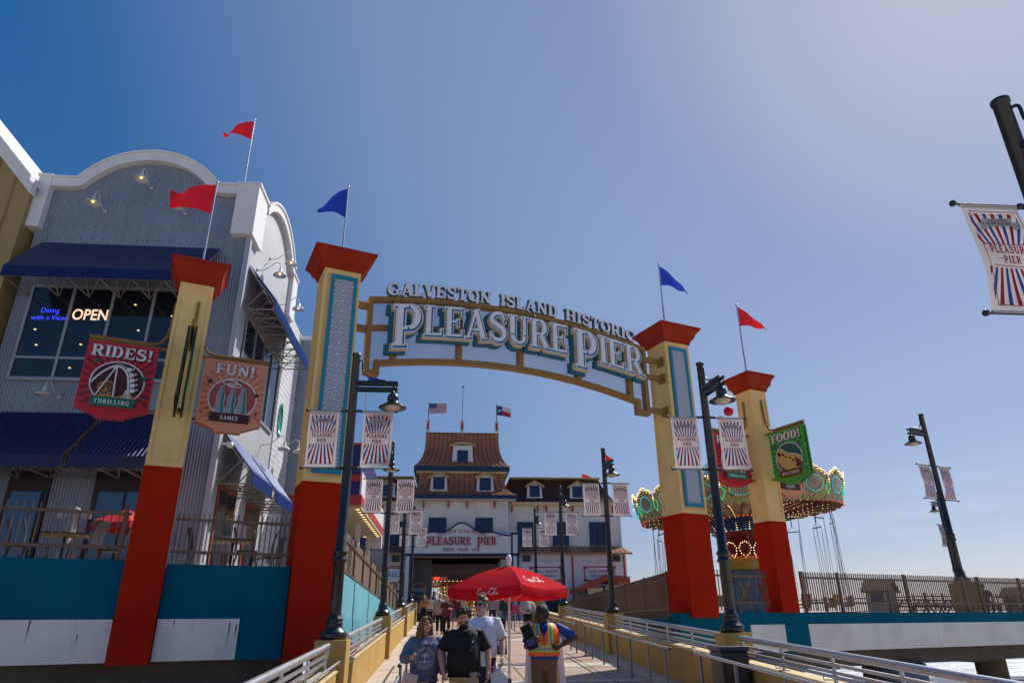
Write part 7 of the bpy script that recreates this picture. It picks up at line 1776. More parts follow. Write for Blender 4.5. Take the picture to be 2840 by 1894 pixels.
def facepaint(HM, s, beard=False, brow=1):
    inv = (HM @ Matrix.Diagonal((s, s, s, 1))).inverted()
    def f(c):
        p = inv @ c
        if abs(p.x) > .095 or p.y > .07 or abs(p.z) > .14: return 0
        if p.y < -.05:
            ax = abs(p.x)
            if ((ax - .031) / .0165) ** 2 + ((p.z - .010) / .0062) ** 2 < 1: return 1
            if ((ax - .033) / .021) ** 2 + ((p.z - .0325 + .15 * max(0, ax - .03)) / .0048) ** 2 < 1: return 1
            if (p.x / .026) ** 2 + ((p.z + .055) / .0105) ** 2 < 1: return 2
        if beard and p.z < -.022 and p.y < .02:
            ax = abs(p.x)
            if p.z < -.066 or ax > .052 or (p.z < -.036 and ax < .045 and p.z > -.049) or (ax > .032 and p.z < -.044): return 3
        return 0
    return f
def hair(style, HM, s, ma, par, vox=.006):
    T = HM @ Matrix.Diagonal((s, s, s, 1)); m = MB(); rnd = random.Random(5)
    if style == 'curly':
        m.ball((0, .022, .052), (.084, .096, .086), 14, T=T)
        for i in range(420):
            a = rnd.uniform(0, 2 * pi); e = rnd.uniform(-.45, 1.35); d = Vector((cos(a) * cos(e), sin(a) * cos(e), sin(e)))
            if d.y < -.30 and d.z < .62: continue
            p = Vector((0, .018, .048)) + Vector((d.x * .096, d.y * .104, d.z * .094)) * rnd.uniform(.92, 1.14)
            m.ball(tuple(p), rnd.uniform(.009, .016), 6, T=T)
        for i in range(40): m.ball((rnd.uniform(-.064, .064), -.084 + rnd.uniform(-.008, .012), .086 + rnd.uniform(-.016, .022)), rnd.uniform(.010, .015), 6, T=T)
        return fuse(m, 'hair', ma, par, .0055, 0, None, 0)
    if style == 'long':
        m.ball((0, .020, .048), (.085, .098, .086), 14, T=T)
        for i in range(150):
            a = rnd.uniform(-.50, pi + .50); r = .084; x, y = cos(a) * .082, sin(a) * .092 + .012; l = rnd.uniform(.17, .25)
            sw = rnd.uniform(.008, .024); ph = rnd.uniform(0, 6); o_ = 1.0 + rnd.uniform(0, .30)
            pts = [(x * .65, y * .65, .10), (x * 1.02, y * 1.02, .04)] + [(x * (1.05 + (o_ - 1) * t * 1.6) + sw * sin(ph + 5 * t), y * (1.05 + (o_ - 1) * t) + sw * cos(ph + 5 * t) + .02 * t, .02 - l * t) for t in (.25, .5, .75, 1)]
            m.tube([T @ Vector(p) for p in pts], [.012 * s, .014 * s, .014 * s, .013 * s, .010 * s, .004 * s], 5)
        for q in (-1, 1):
            for k in range(10): m.tube([T @ Vector(p) for p in ((.01 * q, -.055, .118 - .002 * k), (.045 * q, -.088 + .004 * k, .088), ((.070 + .003 * k) * q, -.066 + .007 * k, .036), ((.086 + .003 * k) * q, -.034 + .006 * k, -.03), ((.094 + .004 * k) * q, -.02, -.11))], [.009 * s, .012 * s, .012 * s, .011 * s, .006 * s], 5)
        return fuse(m, 'hair', ma, par, .006, .006, _tex2, 1)
    if style == 'short' or style == 'quiff':
        m.ball((0, .022, .046), (.079, .094, .083), 16, T=T); m.ball((0, .06, .0), (.068, .058, .065), 14, T=T)
        for q in (-1, 1): m.ball((q * .070, -.012, .022), (.011, .024, .035), 8, T=T)
        if style == 'quiff': m.ball((0, -.045, .108), (.055, .046, .030), 12, T=T); m.ball((0, -.01, .122), (.055, .05, .024), 12, T=T)
        return fuse(m, 'hair', ma, par, .0065, .007, _tex2, 1)
    if style == 'afro':
        m.ball((0, .020, .045), (.086, .100, .092), 16, T=T); m.ball((0, .06, .0), (.072, .06, .07), 14, T=T)
        return fuse(m, 'hair', ma, par, .007, .014, _tex2, 0)
    if style == 'puff':
        m.ball((0, .025, .05), (.086, .095, .084), 16, T=T); m.ball((0, .07, .02), (.075, .05, .07), 12, T=T); m.ball((0, -.05, .095), (.06, .035, .03), 10, T=T)
        return fuse(m, 'hair', ma, par, .009, .01, _tex2, 1)
    if style == 'straight':
        m.ball((0, .022, .045), (.082, .095, .085), 16, T=T)
        rings(m, [tuple(v) for v in ()] or [(0, 0, 0, .01, .01), (0, 0, .01, .01, .01)], 6)
        m.add([T @ Vector(v) for v in [(-.08, -.01, .05), (.08, -.01, .05), (.085, .09, .05), (-.085, .09, .05), (-.085, .0, -.20), (.085, .0, -.20), (.07, .09, -.22), (-.07, .09, -.22)]], [(0, 3, 2, 1), (4, 5, 6, 7), (0, 1, 5, 4), (1, 2, 6, 5), (2, 3, 7, 6), (3, 0, 4, 7)])
        return fuse(m, 'hair', ma, par, .009, .008, _tex2, 2)
def person(loc, rz, H, label, skin=SKIN, w=1.0, belly=0.0, top=None, sleeve='short', toplen=.47, topfit=.012, bottom=None, bkind='pants', shoes=DRK, hairs=('short', DRK), armL=None, armR=None, stride=0.0, hyaw=0.0, hpitch=0.0, hero=False, lean=0.0, curl=.35, beard=None, female=False, seated=False, group='people on the pier', bust=0, hoffs=(0, 0, 0), cat_='person', lips=LIP, hroll=0):
    """armL is on the image-left (-x) when the figure faces the camera; arm = (elbow, wrist) offsets from the shoulder, metres at H=1.75"""
    rt = empty('person', label, cat_, loc, rz, group)
    k = H / 1.75; vox = .0072 if hero else .012; S = lambda *p: (p[0] * k, p[1] * k, p[2] * k)
    ln = lambda z: -lean * max(0, z - .92)              # forward lean of the upper body
    sh = .185 * (1 + (w - 1) * .55) * (.92 if female else 1); zs = 1.405
    dz = 0 if not seated else -.42
    HZ = .92 + dz
    def PT(x, y, z): return S(x, y + (-lean * max(0, z - HZ)), z - (.5 * lean * lean * max(0, z - HZ) if lean else 0))
    legs = []
    for q in (-1, 1):
        st = stride * q
        if seated: legs.append([(q * .09, 0, .50), (q * .11, -.42, .50), (q * .11, -.42, .08), (q * .11, -.55, .03)])
        else: legs.append([(q * .092 * (.8 + .2 * w), 0, .92), (q * .10, -.04 - st * .28 - abs(stride) * .06, .50), (q * .10, -st * .46 + (.06 if st < 0 else 0), .09 + (.05 if st < 0 else 0)), (q * .11, -st * .46 - .14, .03)])
    arms = []
    for q, a in ((-1, armL), (1, armR)):
        el, wr = a or ((q * (.07 + .05 * (w - 1)), .02, -.28), (q * (.08 + .06 * (w - 1)), -.06, -.52))
        s0 = Vector((q * sh, 0, zs + dz)); arms.append((q, s0, s0 + Vector(el), s0 + Vector(wr)))
    hc = Vector((hoffs[0], -.025 + hoffs[1], 1.603 + dz + hoffs[2])); hc.y += -lean * (hc.z - HZ)
    HM = head_matrix(tuple(hc * k), hyaw, hpitch, hroll)
    m = MB(); HM = HM @ Matrix.Diagonal((1.07, 1.07, 1.07, 1))
    add_head(m, HM, k, .010 * (w > 1.2), female)
    m.tube([PT(0, .01, 1.38 + dz), PT(hoffs[0] * .5, .0, 1.50 + dz), tuple((hc + Vector((0, .02, -.05))) * k)], [.062 * k * (1 + (w - 1) * .5), .054 * k * (1 + (w - 1) * .6), .052 * k], 14)
    def torso(m, g, z0=.86, cut=None, z1=1.48):
        wv = [(.86, .155, .105), (.95, .165 + belly * .12, .112 + belly * .30), (1.05, .150 + belly * .24, .105 + belly * .62), (1.15, .148 + belly * .20, .105 + belly * .50), (1.25, .160 + belly * .08, .112 + bust * .5 + belly * .2), (1.33, .178, .110 + bust), (1.385, .168, .094), (1.42, .138, .080), (1.45, .100, .068), (1.48, .070, .058)]
        rs = []
        for z, rx, ry in wv:
            if z < z0 - .001 or z > z1: continue
            yy = -(ry - .105) * .55; p = PT(0, yy, z + dz); rs.append((p[0], p[1], p[2], (rx * w ** .85 + g) * k, (ry * (1 + (w - 1) * .6) + g) * k, lean * .9))
        if z0 < .86: p = PT(0, -belly * .1, z0 + dz); rs.insert(0, (p[0], p[1], p[2], (.163 * w ** .8 + belly * .18 + g + .006) * k, (.112 * (1 + (w - 1) * .6) + belly * .30 + g + .004) * k))
        rings(m, rs, 20)
    torso(m, -.028 if top else -.004)
    arad = .80 if top else 1.0
    for q, s0, el, wr in arms:
        a, b_, c = PT(*s0), PT(*el), PT(*wr); wk = k * (1 + (w - 1) * .45)
        m.tube([a, tuple((Vector(a) + Vector(b_)) / 2), b_, tuple(Vector(b_).lerp(Vector(c), .35)), c], [.044 * wk * arad, .044 * wk * arad, .040 * wk, .041 * wk, .026 * wk], 12); m.ball(a, .050 * wk * arad, 10); m.ball(b_, .040 * wk, 10)
        d = (Vector(c) - Vector(b_)).normalized(); hand(m, c, d, q, curl, k * (1.08 if not female else .98))
    for L in legs:
        P = [S(*p) for p in L]; wk = k * (1 + (w - 1) * .5)
        m.tube([P[0], P[1]], [.082 * wk, .055 * wk], 12); m.tube([P[1], tuple(Vector(P[1]).lerp(Vector(P[2]), .35)), P[2]], [.053 * wk, .056 * wk, .036 * wk], 12); m.ball(P[1], .055 * wk, 10); m.tube([P[2], P[3]], [.035 * k, .03 * k], 8)
    fp = facepaint(HM, k, beard is not None)
    body = fuse(m, 'body', [skin, DRK, lips, beard or skin], rt, vox, 0, None, 2 if hero else 1, fp)
    if hairs: hair(hairs[0], HM, k, hairs[1], rt)
    tops = None
    if top:
        m = MB(); torso(m, topfit, toplen * 1.75, z1=1.468)
        for q, s0, el, wr in arms:
            a, b_, c = PT(*s0), PT(*el), PT(*wr); wk = k * (1 + (w - 1) * .5)
            if sleeve == 'short': e = tuple(Vector(a).lerp(Vector(b_), .86)); m.tube([tuple(Vector(a) + Vector((-q * .055 * k, 0, -.004 * k))), a, e], [.046 * k, .060 * k * (1 + (w - 1) * .3), .066 * wk * (1 + topfit * 5)], 14)
            elif sleeve == 'long': m.tube([tuple(Vector(a) + Vector((-q * .055 * k, 0, -.004 * k))), a, tuple(Vector(a).lerp(Vector(b_), .5)), b_, tuple(Vector(b_).lerp(Vector(c), .5)), tuple(Vector(b_).lerp(Vector(c), .93))], [.046 * k, .060 * k * (1 + (w - 1) * .3), .060 * wk + topfit, .055 * wk + topfit, .048 * wk + topfit, .036 * wk + topfit * .6], 14); m.ball(b_, .055 * wk + topfit, 10)
        tops = fuse(m, 'shirt', top, rt, .0095 if hero else .014, .020 if hero else .012, _tex, 2)
    if bottom:
        m = MB(); p0, p1 = S(0, 0, .80 + dz), S(0, 0, .98 + dz)
        wb = w ** .85
        if bkind != 'dress': rings(m, [(0, 0, (.80 + dz) * k, .158 * k * wb, .108 * k * wb), (0, 0, (.90 + dz) * k, .172 * k * wb, .122 * k * wb), (0, -.01 * k, (1.0 + dz) * k, (.158 + belly * .14) * k * wb, (.112 + belly * .26) * k * wb)], 18)
        for L in legs:
            P = [S(*p) for p in L]; wk = k * (1 + (w - 1) * .55)
            if bkind == 'pants': m.tube([tuple(Vector(P[0]) + Vector((0, 0, -.02))), tuple(Vector(P[0]).lerp(Vector(P[1]), .5)), P[1], tuple(Vector(P[1]).lerp(Vector(P[2]), .5)), tuple(Vector(P[1]).lerp(Vector(P[2]), .98))], [.100 * wk, .088 * wk, .072 * wk, .064 * wk, .058 * wk], 14)
            elif bkind == 'shorts': m.tube([tuple(Vector(P[0]) + Vector((0, 0, -.02))), tuple(Vector(P[0]).lerp(Vector(P[1]), .95))], [.105 * wk, .095 * wk], 14)
            elif bkind == 'leggings': m.tube([P[0], P[1], tuple(Vector(P[1]).lerp(Vector(P[2]), .35)), tuple(Vector(P[1]).lerp(Vector(P[2]), .97))], [.092 * wk, .062 * wk, .062 * wk, .045 * wk], 14)
        if bkind == 'dress': rings(m, [(0, 0, .42 * k, .24 * k, .20 * k), (0, 0, .7 * k, .20 * k, .16 * k), (0, 0, .95 * k, .175 * k, .13 * k), (0, 0, 1.1 * k, .14 * k, .11 * k)], 18)
        fuse(m, {'pants': 'trousers', 'shorts': 'shorts', 'leggings': 'leggings', 'dress': 'skirt'}[bkind], bottom, rt, .011 if hero else .014, .014, _tex, 2)
    if shoes:
        for L in legs:
            m = MB(); a = Vector(S(*L[2])); b_ = Vector(S(*L[3])); z0 = (b_.z - .03 * k)
            m.tube([(a.x, a.y + .04 * k, z0 + .04 * k), (a.x, a.y - .03 * k, z0 + .045 * k), (b_.x, b_.y - .01 * k, z0 + .035 * k), (b_.x, b_.y - .06 * k, z0 + .03 * k)], [(.040 * k, .040 * k), (.045 * k, .045 * k), (.045 * k, .035 * k), (.028 * k, .022 * k)], 10); m.obj('shoe', shoes, rt)
    return rt, body, tops, HM, k
def decal(art, target, x, z, mats, rt, name, off=.006, u=(1, 0, 0)):
    """artwork laid onto the front (-y side) of a garment"""
    bvh = BVHTree.FromPolygons([v.co for v in target.data.vertices], [p.vertices for p in target.data.polygons])
    def warp(a, b_, c):
        px, pz = x + a, z + b_; h = bvh.ray_cast(Vector((px, -2, pz)), Vector((0, 1, 0)))
        return (px, (h[0].y if h[0] else -.1) - off - c, pz)
    us = [t[0] for tri, _, _ in art.t for t in tri]; vs = [t[1] for tri, _, _ in art.t for t in tri]
    cu = [min(us) + i * .02 for i in range(int((max(us) - min(us)) / .02) + 1)]; cv = [min(vs) + i * .02 for i in range(int((max(vs) - min(vs)) / .02) + 1)]
    m = art.mesh(MB(), warp=warp, cutu=cu, cutv=cv); return m.obj(name, mats, rt, fixn=False)
G_ = lambda x, y: (x, y, RZ(y))
HBR = mat('hair_dark_brown', (.028, .014, .008), .6, var=.3, vscale=40, bump=.5, bscale=120); HAU = mat('hair_auburn_blond', (.20, .085, .030), .5, var=.45, vscale=25, bump=.5, bscale=120); HGR = mat('hair_grey_brown', (.07, .045, .032), .5, var=.3, vscale=30); HWH = mat('hair_white', (.55, .52, .50), .6, var=.1, vscale=20); HBK = mat('hair_black', (.010, .008, .008), .6, bump=.4, bscale=150)
BLKF = mat('black_fabric', (.006, .006, .008), .75, spec=.35, bump=.25, bscale=60); KHK = mat('khaki_fabric', (.36, .25, .14), .85, bump=.25, bscale=50, var=.08); WTF = mat('white_fabric', (.74, .76, .84), .8, bump=.2, bscale=50); TDY = mat('washed_blue_fabric', (.10, .13, .23), .85, var=.55, vscale=5, bump=.35, bscale=50)
PNKF = mat('pink_fabric', (.60, .16, .17), .8); GRYF = mat('grey_fabric', (.34, .31, .34), .85, var=.1); MARF = mat('maroon_fabric', (.13, .012, .022), .8, var=.1); TANF = mat('tan_fabric', (.36, .17, .07), .8, var=.1); NVYF = mat('navy_fabric', (.015, .02, .05), .8); GRNF = mat('dark_green_fabric', (.02, .05, .045), .8); DNM = mat('denim_fabric', (.06, .10, .20), .85, var=.2); PSW = mat('pale_sweat_fabric', (.52, .42, .38), .85, var=.08); RYB = mat('royal_blue_fabric', (.008, .045, .30), .7, var=.1); KHD = mat('brown_khaki_fabric', (.17, .10, .055), .85, bump=.25, bscale=50)
# --- the bearded man in black
X0, Y0 = .285, 11.0
rt, body, sh_, HM, k = person(G_(X0, Y0), 0, 1.76, 'bearded man with curly dark hair in a black polo shirt and khaki trousers', w=1.36, belly=.09, top=BLKF, sleeve='short', toplen=.465, topfit=.022, bottom=KHK, hairs=('curly', HBR), armL=((-.12, .03, -.27), (-.075, -.10, -.50)), armR=((.13, .04, -.27), (.135, -.05, -.52)), hpitch=.16, hyaw=-.08, hero=True, beard=HBR, stride=.5, hoffs=(-.01, -.02, -.005), curl=.4)
a = Art(.0008); a.poly([(0, 0), (.02, .0), (.016, .012), (.022, .03), (.008, .032), (.004, .018), (-.008, .02), (-.006, .008)], 0); decal(a, sh_, .115 * k, 1.27 * k, [mat('emblem_white', (.7, .7, .7), .6)], rt, 'chest_emblem')
m = MB()
for q in (-1, 1): m.tube([(0, -.150 * k, 1.395 * k), (q * .05 * k, -.125 * k, 1.425 * k), (q * .078 * k, -.03 * k, 1.46 * k), (q * .05 * k, .07 * k, 1.48 * k), (0, .085 * k, 1.485 * k)], [(.012, .03), (.013, .03), (.012, .032), (.012, .032), (.012, .03)], 8)
m.obj('collar', BLKF, rt); m = MB(); [m.lathe([(0, 0), (.006, 0), (.006, .003), (0, .003)], n=8, T=frame((0, (-.175 - i * .012) * k, (1.36 - .05 * i) * k), (1, 0, 0), (0, 0, 1))) for i in range(2)]; m.obj('buttons', DRK, rt)
m = MB(); m.tube([(Vector((.268 + .135, -.05 + .01, .935)) * k + Vector((.031 * cos(a_), .031 * sin(a_), .006 * cos(a_)))) for a_ in [2 * pi * i / 14 for i in range(14)]], .006, 6, closed=True); m.obj('wristband', mat('purple_band', (.25, .05, .45), .5), rt)
# --- the woman in the blue sweatshirt
X0, Y0 = -.29, 11.2
rt, body, sh_, HM, k = person(G_(X0, Y0), .05, 1.64, 'woman with wavy auburn hair in a washed blue sweatshirt with a palm print', w=1.18, belly=.06, top=TDY, sleeve='long', toplen=.455, topfit=.030, bottom=BLKF, bkind='leggings', hairs=('long', HAU), armL=((-.13, .04, -.27), (-.02, -.20, -.26)), armR=((.10, .03, -.28), (.12, -.04, -.53)), hyaw=.50, hpitch=-.14, hroll=.06, hero=True, female=True, stride=.4, bust=.02, curl=.55)
a = Art(.0008); a.rib(arcp(0, 0, .135, .135, 0, 360, 40), .007, 0); a.rib(arcp(0, 0, .105, .105, 0, 360, 40), .004, 0)
a.rib(cat([(-.01, -.08), (.0, -.03), (-.004, .03)], 4), [.016] * 4 + [.012] * 5, 0); a.rib([(-.09, -.035), (.09, -.035)], .005, 0); a.rib([(-.08, -.05), (.02, -.045), (.085, -.052)], .008, 0)
for an in (20, 60, 110, 150, 185, 355): a.rib(cat([(-.004, .03), (.04 * cos(RAD(an)), .035 + .04 * sin(RAD(an))), (.075 * cos(RAD(an)), .018 + .035 * sin(RAD(an)))], 4), [.010, .010, .010, .010, .009, .008, .006, .004, .002], 0)
def arctext(a, t, r, a0, a1, h, mi, flip=1):
    n = len(t)
    for i, ch in enumerate(t):
        if ch == ' ': continue
        an = RAD(a0 + (a1 - a0) * i / (n - 1)); tr = font_tris(ch, h); ro = an - pi / 2 * flip
        for q in tr: a.t.append(([(r * cos(an) + p[0] * cos(ro) - p[1] * sin(ro), r * sin(an) + p[0] * sin(ro) + p[1] * cos(ro)) for p in q], mi, 3))
arctext(a, 'ORANGE BEACH', .112, 160, 20, .018, 0); arctext(a, 'ALABAMA', .129, 235, 305, .018, 0, -1)
decal(a, sh_, .0, 1.13 * k, [mat('print_white', (.50, .52, .58), .8)], rt, 'palm_print')
m = MB(); m.tube([(.085 * cos(t) * k, (.0 + .075 * sin(t)) * k, (1.455 - .035 * (1 - sin(t)) / 2) * k) for t in [2 * pi * i / 20 for i in range(20)]], .017, 7, closed=True); m.obj('pink_collar', PNKF, rt)
m = MB(); rings(m, [(0, 0, .735 * k, .20 * k, .150 * k), (0, 0, .80 * k, .205 * k, .155 * k)], 18); m.obj('pink_hem', PNKF, rt)
bvh = BVHTree.FromPolygons([v.co for v in sh_.data.vertices], [p.vertices for p in sh_.data.polygons]); pts = []
for i in range(22):
    t = i / 21; x, z = (.115 - .33 * t) * k, (1.44 - .54 * t) * k; h = bvh.ray_cast(Vector((x, -2, z)), Vector((0, 1, 0))); pts.append((x, (h[0].y if h[0] else -.14) - .006, z))
m = MB(); m.tube(pts, [(.004, .010)] * 22, 6); m.obj('bag_strap', mat('brown_strap', (.10, .025, .02), .5), rt)
m = MB(); m.box((-.11, -.045, -.13), (.11, .045, .12), T=Matrix.Translation((-.225 * k, -.20, .80 * k)) @ Matrix.Rotation(.18, 4, 'Y')); m.obj('shoulder_bag', mat('beige_leather', (.55, .42, .38), .5), rt, bev=.02)
m = MB(); m.box((-.02, -.01, -.07), (.02, .01, .05), T=Matrix.Translation((-.16 * k, -.255, .70 * k))); m.obj('bag_tag', mat('pink_blue_tag', (.4, .15, .5), .5, var=.8, vscale=40), rt)
# --- the tall man in white with sunglasses
X0, Y0 = .60, 12.0
rt, body, sh_, HM, k = person(G_(X0, Y0), -.15, 1.91, 'tall man in a white T-shirt and sunglasses, behind the bearded man', skin=SKIN3, w=1.22, belly=.06, top=WTF, sleeve='short', toplen=.45, topfit=.022, bottom=NVYF, bkind='shorts', hairs=('quiff', HGR), hyaw=-.62, hpitch=-.03, hero=True, stride=.4, armR=((.09, .06, -.28), (.10, -.10, -.51)), shoes=WTF)
T = HM @ Matrix.Diagonal((k, k, k, 1)); m = MB()
for q in (-1, 1): m.ball((q * .034, -.088, .010), (.030, .010, .020), 10, T=T); m.tube([T @ Vector(p) for p in ((q * .062, -.082, .016), (q * .080, -.03, .016), (q * .082, .02, .012))], .004, 6)
m.tube([T @ Vector((-.02, -.100, .016)), T @ Vector((.02, -.100, .016))], .004, 6); m.obj('sunglasses', mat('sunglass_black', (.01, .006, .006), .1), rt)
a = Art(.0008); a.poly(cat([(-.03, .008), (-.022, -.008), (-.008, -.008), (.035, .014), (-.006, .000), (-.018, .002)], 3, True), 0); decal(a, sh_, .07 * k, 1.32 * k, [DRK], rt, 'chest_mark')
bg_ = empty('plastic_bag', 'white plastic shopping bag beside the bearded man, held by the man in white', 'bag', (X0 + .25, Y0 - .25, RZ(Y0) + .42)); m = MB(); rings(m, [(0, 0, 0, .14, .06), (0, 0, .15, .16, .08), (0, 0, .30, .13, .04), (0, 0, .42, .03, .02)], 14); m.obj('bag', mat('bag_white', (.72, .72, .74), .4, bump=.4, bscale=20), bg_)
# --- the staff member in the orange vest
X0, Y0 = 1.55, 11.6
rt, body, sh_, HM, k = person(G_(X0, Y0), -.12, 1.80, 'staff member in an orange safety vest over a blue shirt, hand on hip', skin=SKIN2, w=1.24, belly=.08, top=RYB, sleeve='short', toplen=.52, topfit=.006, bottom=KHD, hairs=('afro', HBK), hyaw=-1.05, hpitch=.10, hero=True, armL=((-.06, -.03, -.27), (.06, -.24, -.22)), armR=((.27, .04, -.16), (.02, -.17, -.27)), lips=LIP2, hoffs=(-.03, -.02, -.02), curl=.7)
m = MB(); w = 1.24
vr = [(1.00, .205, .165), (1.08, .200, .170), (1.18, .198, .168), (1.28, .202, .155), (1.36, .200, .140), (1.42, .165, .110), (1.455, .125, .085)]
n = 40; vs = []; r_ = []
for z, rx, ry in vr:
    for j in range(n + 1):
        g_ = .012 + max(0, z - 1.27) * 2.2; t = -pi / 2 + g_ + (2 * pi - 2 * g_) * j / n; vs.append((rx * 1.20 * cos(t) * k, (ry * 1.22 * sin(t) - .018) * k, z * k))
m.add(vs, [(i * (n + 1) + j, i * (n + 1) + j + 1, (i + 1) * (n + 1) + j + 1, (i + 1) * (n + 1) + j) for i in range(len(vr) - 1) for j in range(n)], 0, True)
# finer strips so the bands can be told apart
bm = bmesh.new(); me_ = bpy.data.meshes.new('t'); me_.from_pydata(m.v, [], m.f); bm.from_mesh(me_)
for z in (1.055, 1.075, 1.125, 1.145): bmesh.ops.bisect_plane(bm, geom=bm.verts[:] + bm.edges[:] + bm.faces[:], plane_co=(0, 0, z * k), plane_no=(0, 0, 1))
for x in (.062, .080, .122, .140, -.062, -.080, -.122, -.140): bmesh.ops.bisect_plane(bm, geom=bm.verts[:] + bm.edges[:] + bm.faces[:], plane_co=(x * k, 0, 0), plane_no=(1, 0, 0))
bm.verts.index_update(); mv = MB(); mv.v = [tuple(v.co) for v in bm.verts]
for f in bm.faces:
    c = f.calc_center_median(); x, z = abs(c.x / k), c.z / k; mi = 0
    if z > 1.145 and .062 < x < .140: mi = 2 if .080 < x < .122 else 1
    if 1.055 < z < 1.145: mi = 2 if 1.075 < z < 1.125 else 1
    mv.f.append(tuple(v.index for v in f.verts)); mv.m.append(mi); mv.sm.append(True)
bm.free()
mv.obj('safety_vest', [mat('vest_orange', (.95, .14, .01), .6), mat('vest_yellow', (.60, .75, .05), .6), mat('vest_reflective', (.30, .31, .33), .4, metal=.3)], rt, fixn=False)
m = MB(); [m.tube([(0, -.145 * k, 1.36 * k), (q * .055 * k, -.115 * k, 1.42 * k), (q * .080 * k, -.02 * k, 1.475 * k), (0, .08 * k, 1.50 * k)], [(.010, .026)] * 4, 8) for q in (-1, 1)]; m.obj('collar', RYB, rt)
bk = empty('clipboard_folder', 'black folder held against the orange vest', 'folder', (X0 - .20, Y0 - .34, RZ(Y0) + 1.14)); bk.rotation_euler = (.1, -.38, -.3); m = MB(); m.box((-.085, -.012, 0), (.085, .012, .36)); m.obj('cover', BLKF, bk, bev=.006); m = MB(); m.box((-.06, -.0145, .05), (.06, -.0125, .15)); m.obj('label_panel', mat('folder_blue', (.03, .04, .16), .5), bk)
# --- people farther up the ramp
person(G_(-.26, 34.2), .0, 1.78, 'old man with white hair in a grey T-shirt and black trousers, walking down the ramp', w=1.2, belly=.08, top=GRYF, toplen=.46, topfit=.03, bottom=BLKF, hairs=('short', HWH), beard=HWH, stride=.7, hpitch=.15)
person(G_(.05, 32.3), .0, 1.68, 'old woman with white hair in a maroon T-shirt and black trousers, hand raised', w=1.1, belly=.06, top=MARF, toplen=.47, topfit=.03, bottom=BLKF, hairs=('puff', HWH), armL=((-.16, -.04, -.20), (-.10, -.14, .06)), armR=((.08, .02, -.26), (-.06, -.22, -.22)), female=True, stride=.4, curl=.8)
person(G_(-1.15, 39.5), .1, 1.66, 'dark-haired woman in a tan cardigan over a black dress, hand at her ear', w=.95, top=TANF, sleeve='long', toplen=.44, bottom=BLKF, bkind='dress', hairs=('straight', HBK), armR=((.14, -.04, -.18), (-.02, -.08, .08)), female=True)
person(G_(-.90, 42.5), 2.9, 1.60, 'figure in a white top turned away beside the tan cardigan', w=1.05, top=mat('cream_fabric', (.55, .48, .44), .8), toplen=.46, bottom=BLKF, hairs=('short', HBK))
person(G_(-.72, 45.0), 1.2, 1.80, 'figure in a navy jacket and long dark hair behind the old man', w=1.05, top=NVYF, sleeve='long', bottom=BLKF, hairs=('straight', HBK), female=True)
person(G_(.52, 38.0), .2, 1.66, 'figure in dark red top and blue denim shorts behind the maroon woman', w=1.1, top=MARF, bottom=DNM, bkind='shorts', hairs=('short', HBR), stride=.3, shoes=WTF)
person(G_(.85, 41.0), .1, 1.70, 'figure in pale pink top partly behind the curly head', w=1.05, top=PSW, bottom=DNM, hairs=('short', HBR))
person(G_(2.18, 47.5), 3.0, 1.72, 'figure in dark red sweater seen under the umbrella rim', w=1.05, top=MARF, sleeve='long', bottom=BLKF, hairs=('straight', HBK))
person(G_(2.62, 41.0), 3.3, 1.72, 'figure in a grey hooded sweatshirt walking away', w=1.08, top=GRYF, sleeve='long', toplen=.47, topfit=.035, bottom=NVYF, hairs=('short', HBR), stride=.4)
person(G_(3.02, 36.6), 3.2, 1.76, 'figure in a dark green jacket and jeans beside the umbrella pole, walking away', w=1.12, top=GRNF, sleeve='long', topfit=.03, bottom=DNM, hairs=('short', HBR), stride=.5)
bg_ = empty('tote_bag', 'bright pink tote bag right of the umbrella pole', 'bag', (3.48, 36.5, RZ(36.5) + .75)); m = MB(); m.box((-.17, -.09, 0), (.17, .09, .42)); m.obj('bag', mat('bright_pink_bag', (.60, .02, .20), .5), bg_, bev=.03); m = MB(); m.tube([(-.1, 0, .42), (-.07, 0, .62), (.07, 0, .62), (.1, 0, .42)], .012, 6); m.obj('strap', MATS['bright_pink_bag'], bg_)
person(G_(3.88, 34.6), 3.05, 1.74, 'figure in a pale sweatshirt and black shorts bending forward, seen from behind', w=1.25, belly=.05, top=PSW, sleeve='long', topfit=.04, bottom=BLKF, bkind='shorts', hairs=('short', HWH), lean=.55, stride=.5, shoes=WTF)
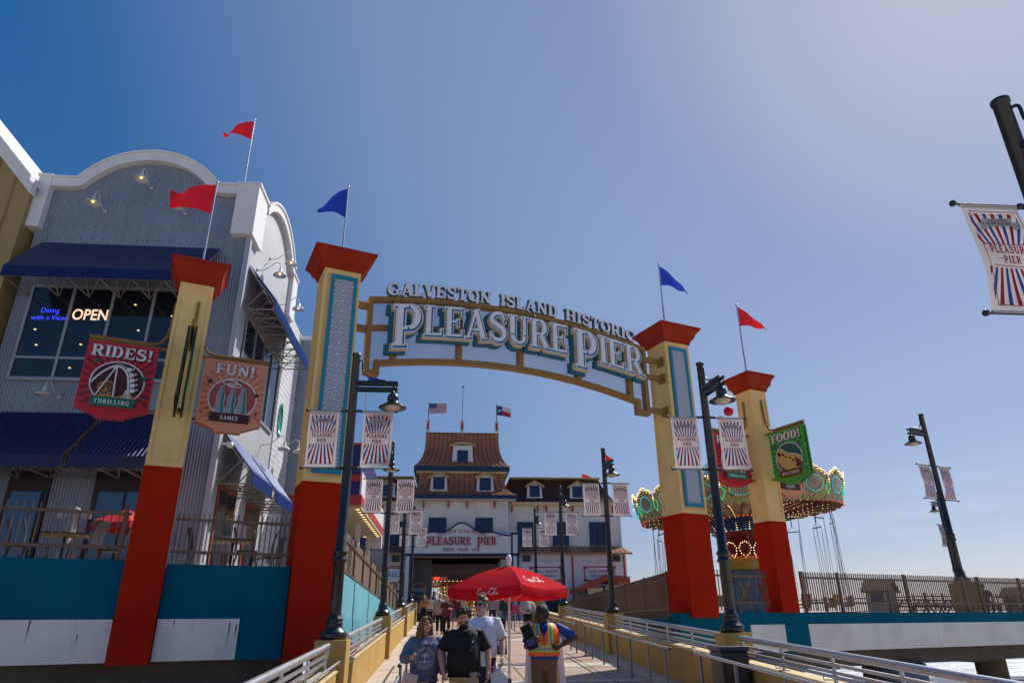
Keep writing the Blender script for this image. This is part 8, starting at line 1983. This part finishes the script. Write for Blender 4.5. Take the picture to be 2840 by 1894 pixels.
person(G_(4.75, 41.5), .2, 1.72, 'dark-clothed figure with light face between the pale sweatshirt and the orange vest', w=1.05, top=BLKF, sleeve='long', bottom=BLKF, hairs=('straight', HBK), female=True)
person(G_(5.05, 44.5), .0, 1.75, 'figure in dark jacket at the end of the right handrail', w=1.1, top=NVYF, sleeve='long', bottom=BLKF, hairs=('short', HBR))
person((-.9, 52, 2.31), .3, 1.70, 'distant figure in a yellow top near the entrance', w=1.0, top=mat('yellow_fabric', (.55, .38, .05), .8), bottom=NVYF, hairs=('short', HBK))
person((4.4, 53, 2.31), 2.6, 1.72, 'distant figure in denim near the right portal post', w=1.0, top=DNM, bottom=BLKF, hairs=('short', HBR))
person((-2.95, 44.2, 2.85), 1.7, 1.62, 'dark-haired child leaning over the brown fence on the left', w=.9, top=mat('blue_white_fabric', (.12, .15, .35), .8), sleeve='long', bottom=DNM, hairs=('short', HBK), armR=((.1, -.12, -.2), (.05, -.34, -.16)), armL=((-.1, -.12, -.2), (-.05, -.34, -.16)))
person((-3.1, 45.3, 2.85), 1.6, 1.72, 'curly brown-haired person behind the child at the left fence', w=.95, top=DNM, sleeve='long', bottom=NVYF, hairs=('afro', HAU))
person((24.6, 31.3, 2.31), 2.2, 1.75, 'seated man in a dark blue shirt behind the fence, right of the lone lamp pedestal', w=1.15, top=mat('dark_blue_fabric', (.02, .03, .12), .8), bottom=NVYF, hairs=('short', HBR), seated=True, group='people on the deck')
bn = empty('bench', 'dark bench under the seated man on the right deck', 'bench', (24.6, 31.3, 2.31), 2.2); m = MB(); m.box((-.6, -.25, .36), (.6, .2, .41)); m.obj('seat', BN, bn); m = MB(); [m.box((x_, -.2, 0), (x_ + .06, .18, .355)) for x_ in (-.5, .44)]; m.obj('legs', BN, bn)
person((95.2, 122.7, -6.32), 1.0, 1.74, 'tiny wader in a pale shirt at the edge of the surf, seen under the deck', top=GRYF, bottom=BLKF, hairs=('short', HBR), stride=.4, group='people on the beach')
person((100.6, 118.5, -6.32), -1.0, 1.72, 'tiny dark figure at the surf edge near the right border', top=BLKF, bottom=BLKF, hairs=('short', HBR), stride=.6, group='people on the beach')
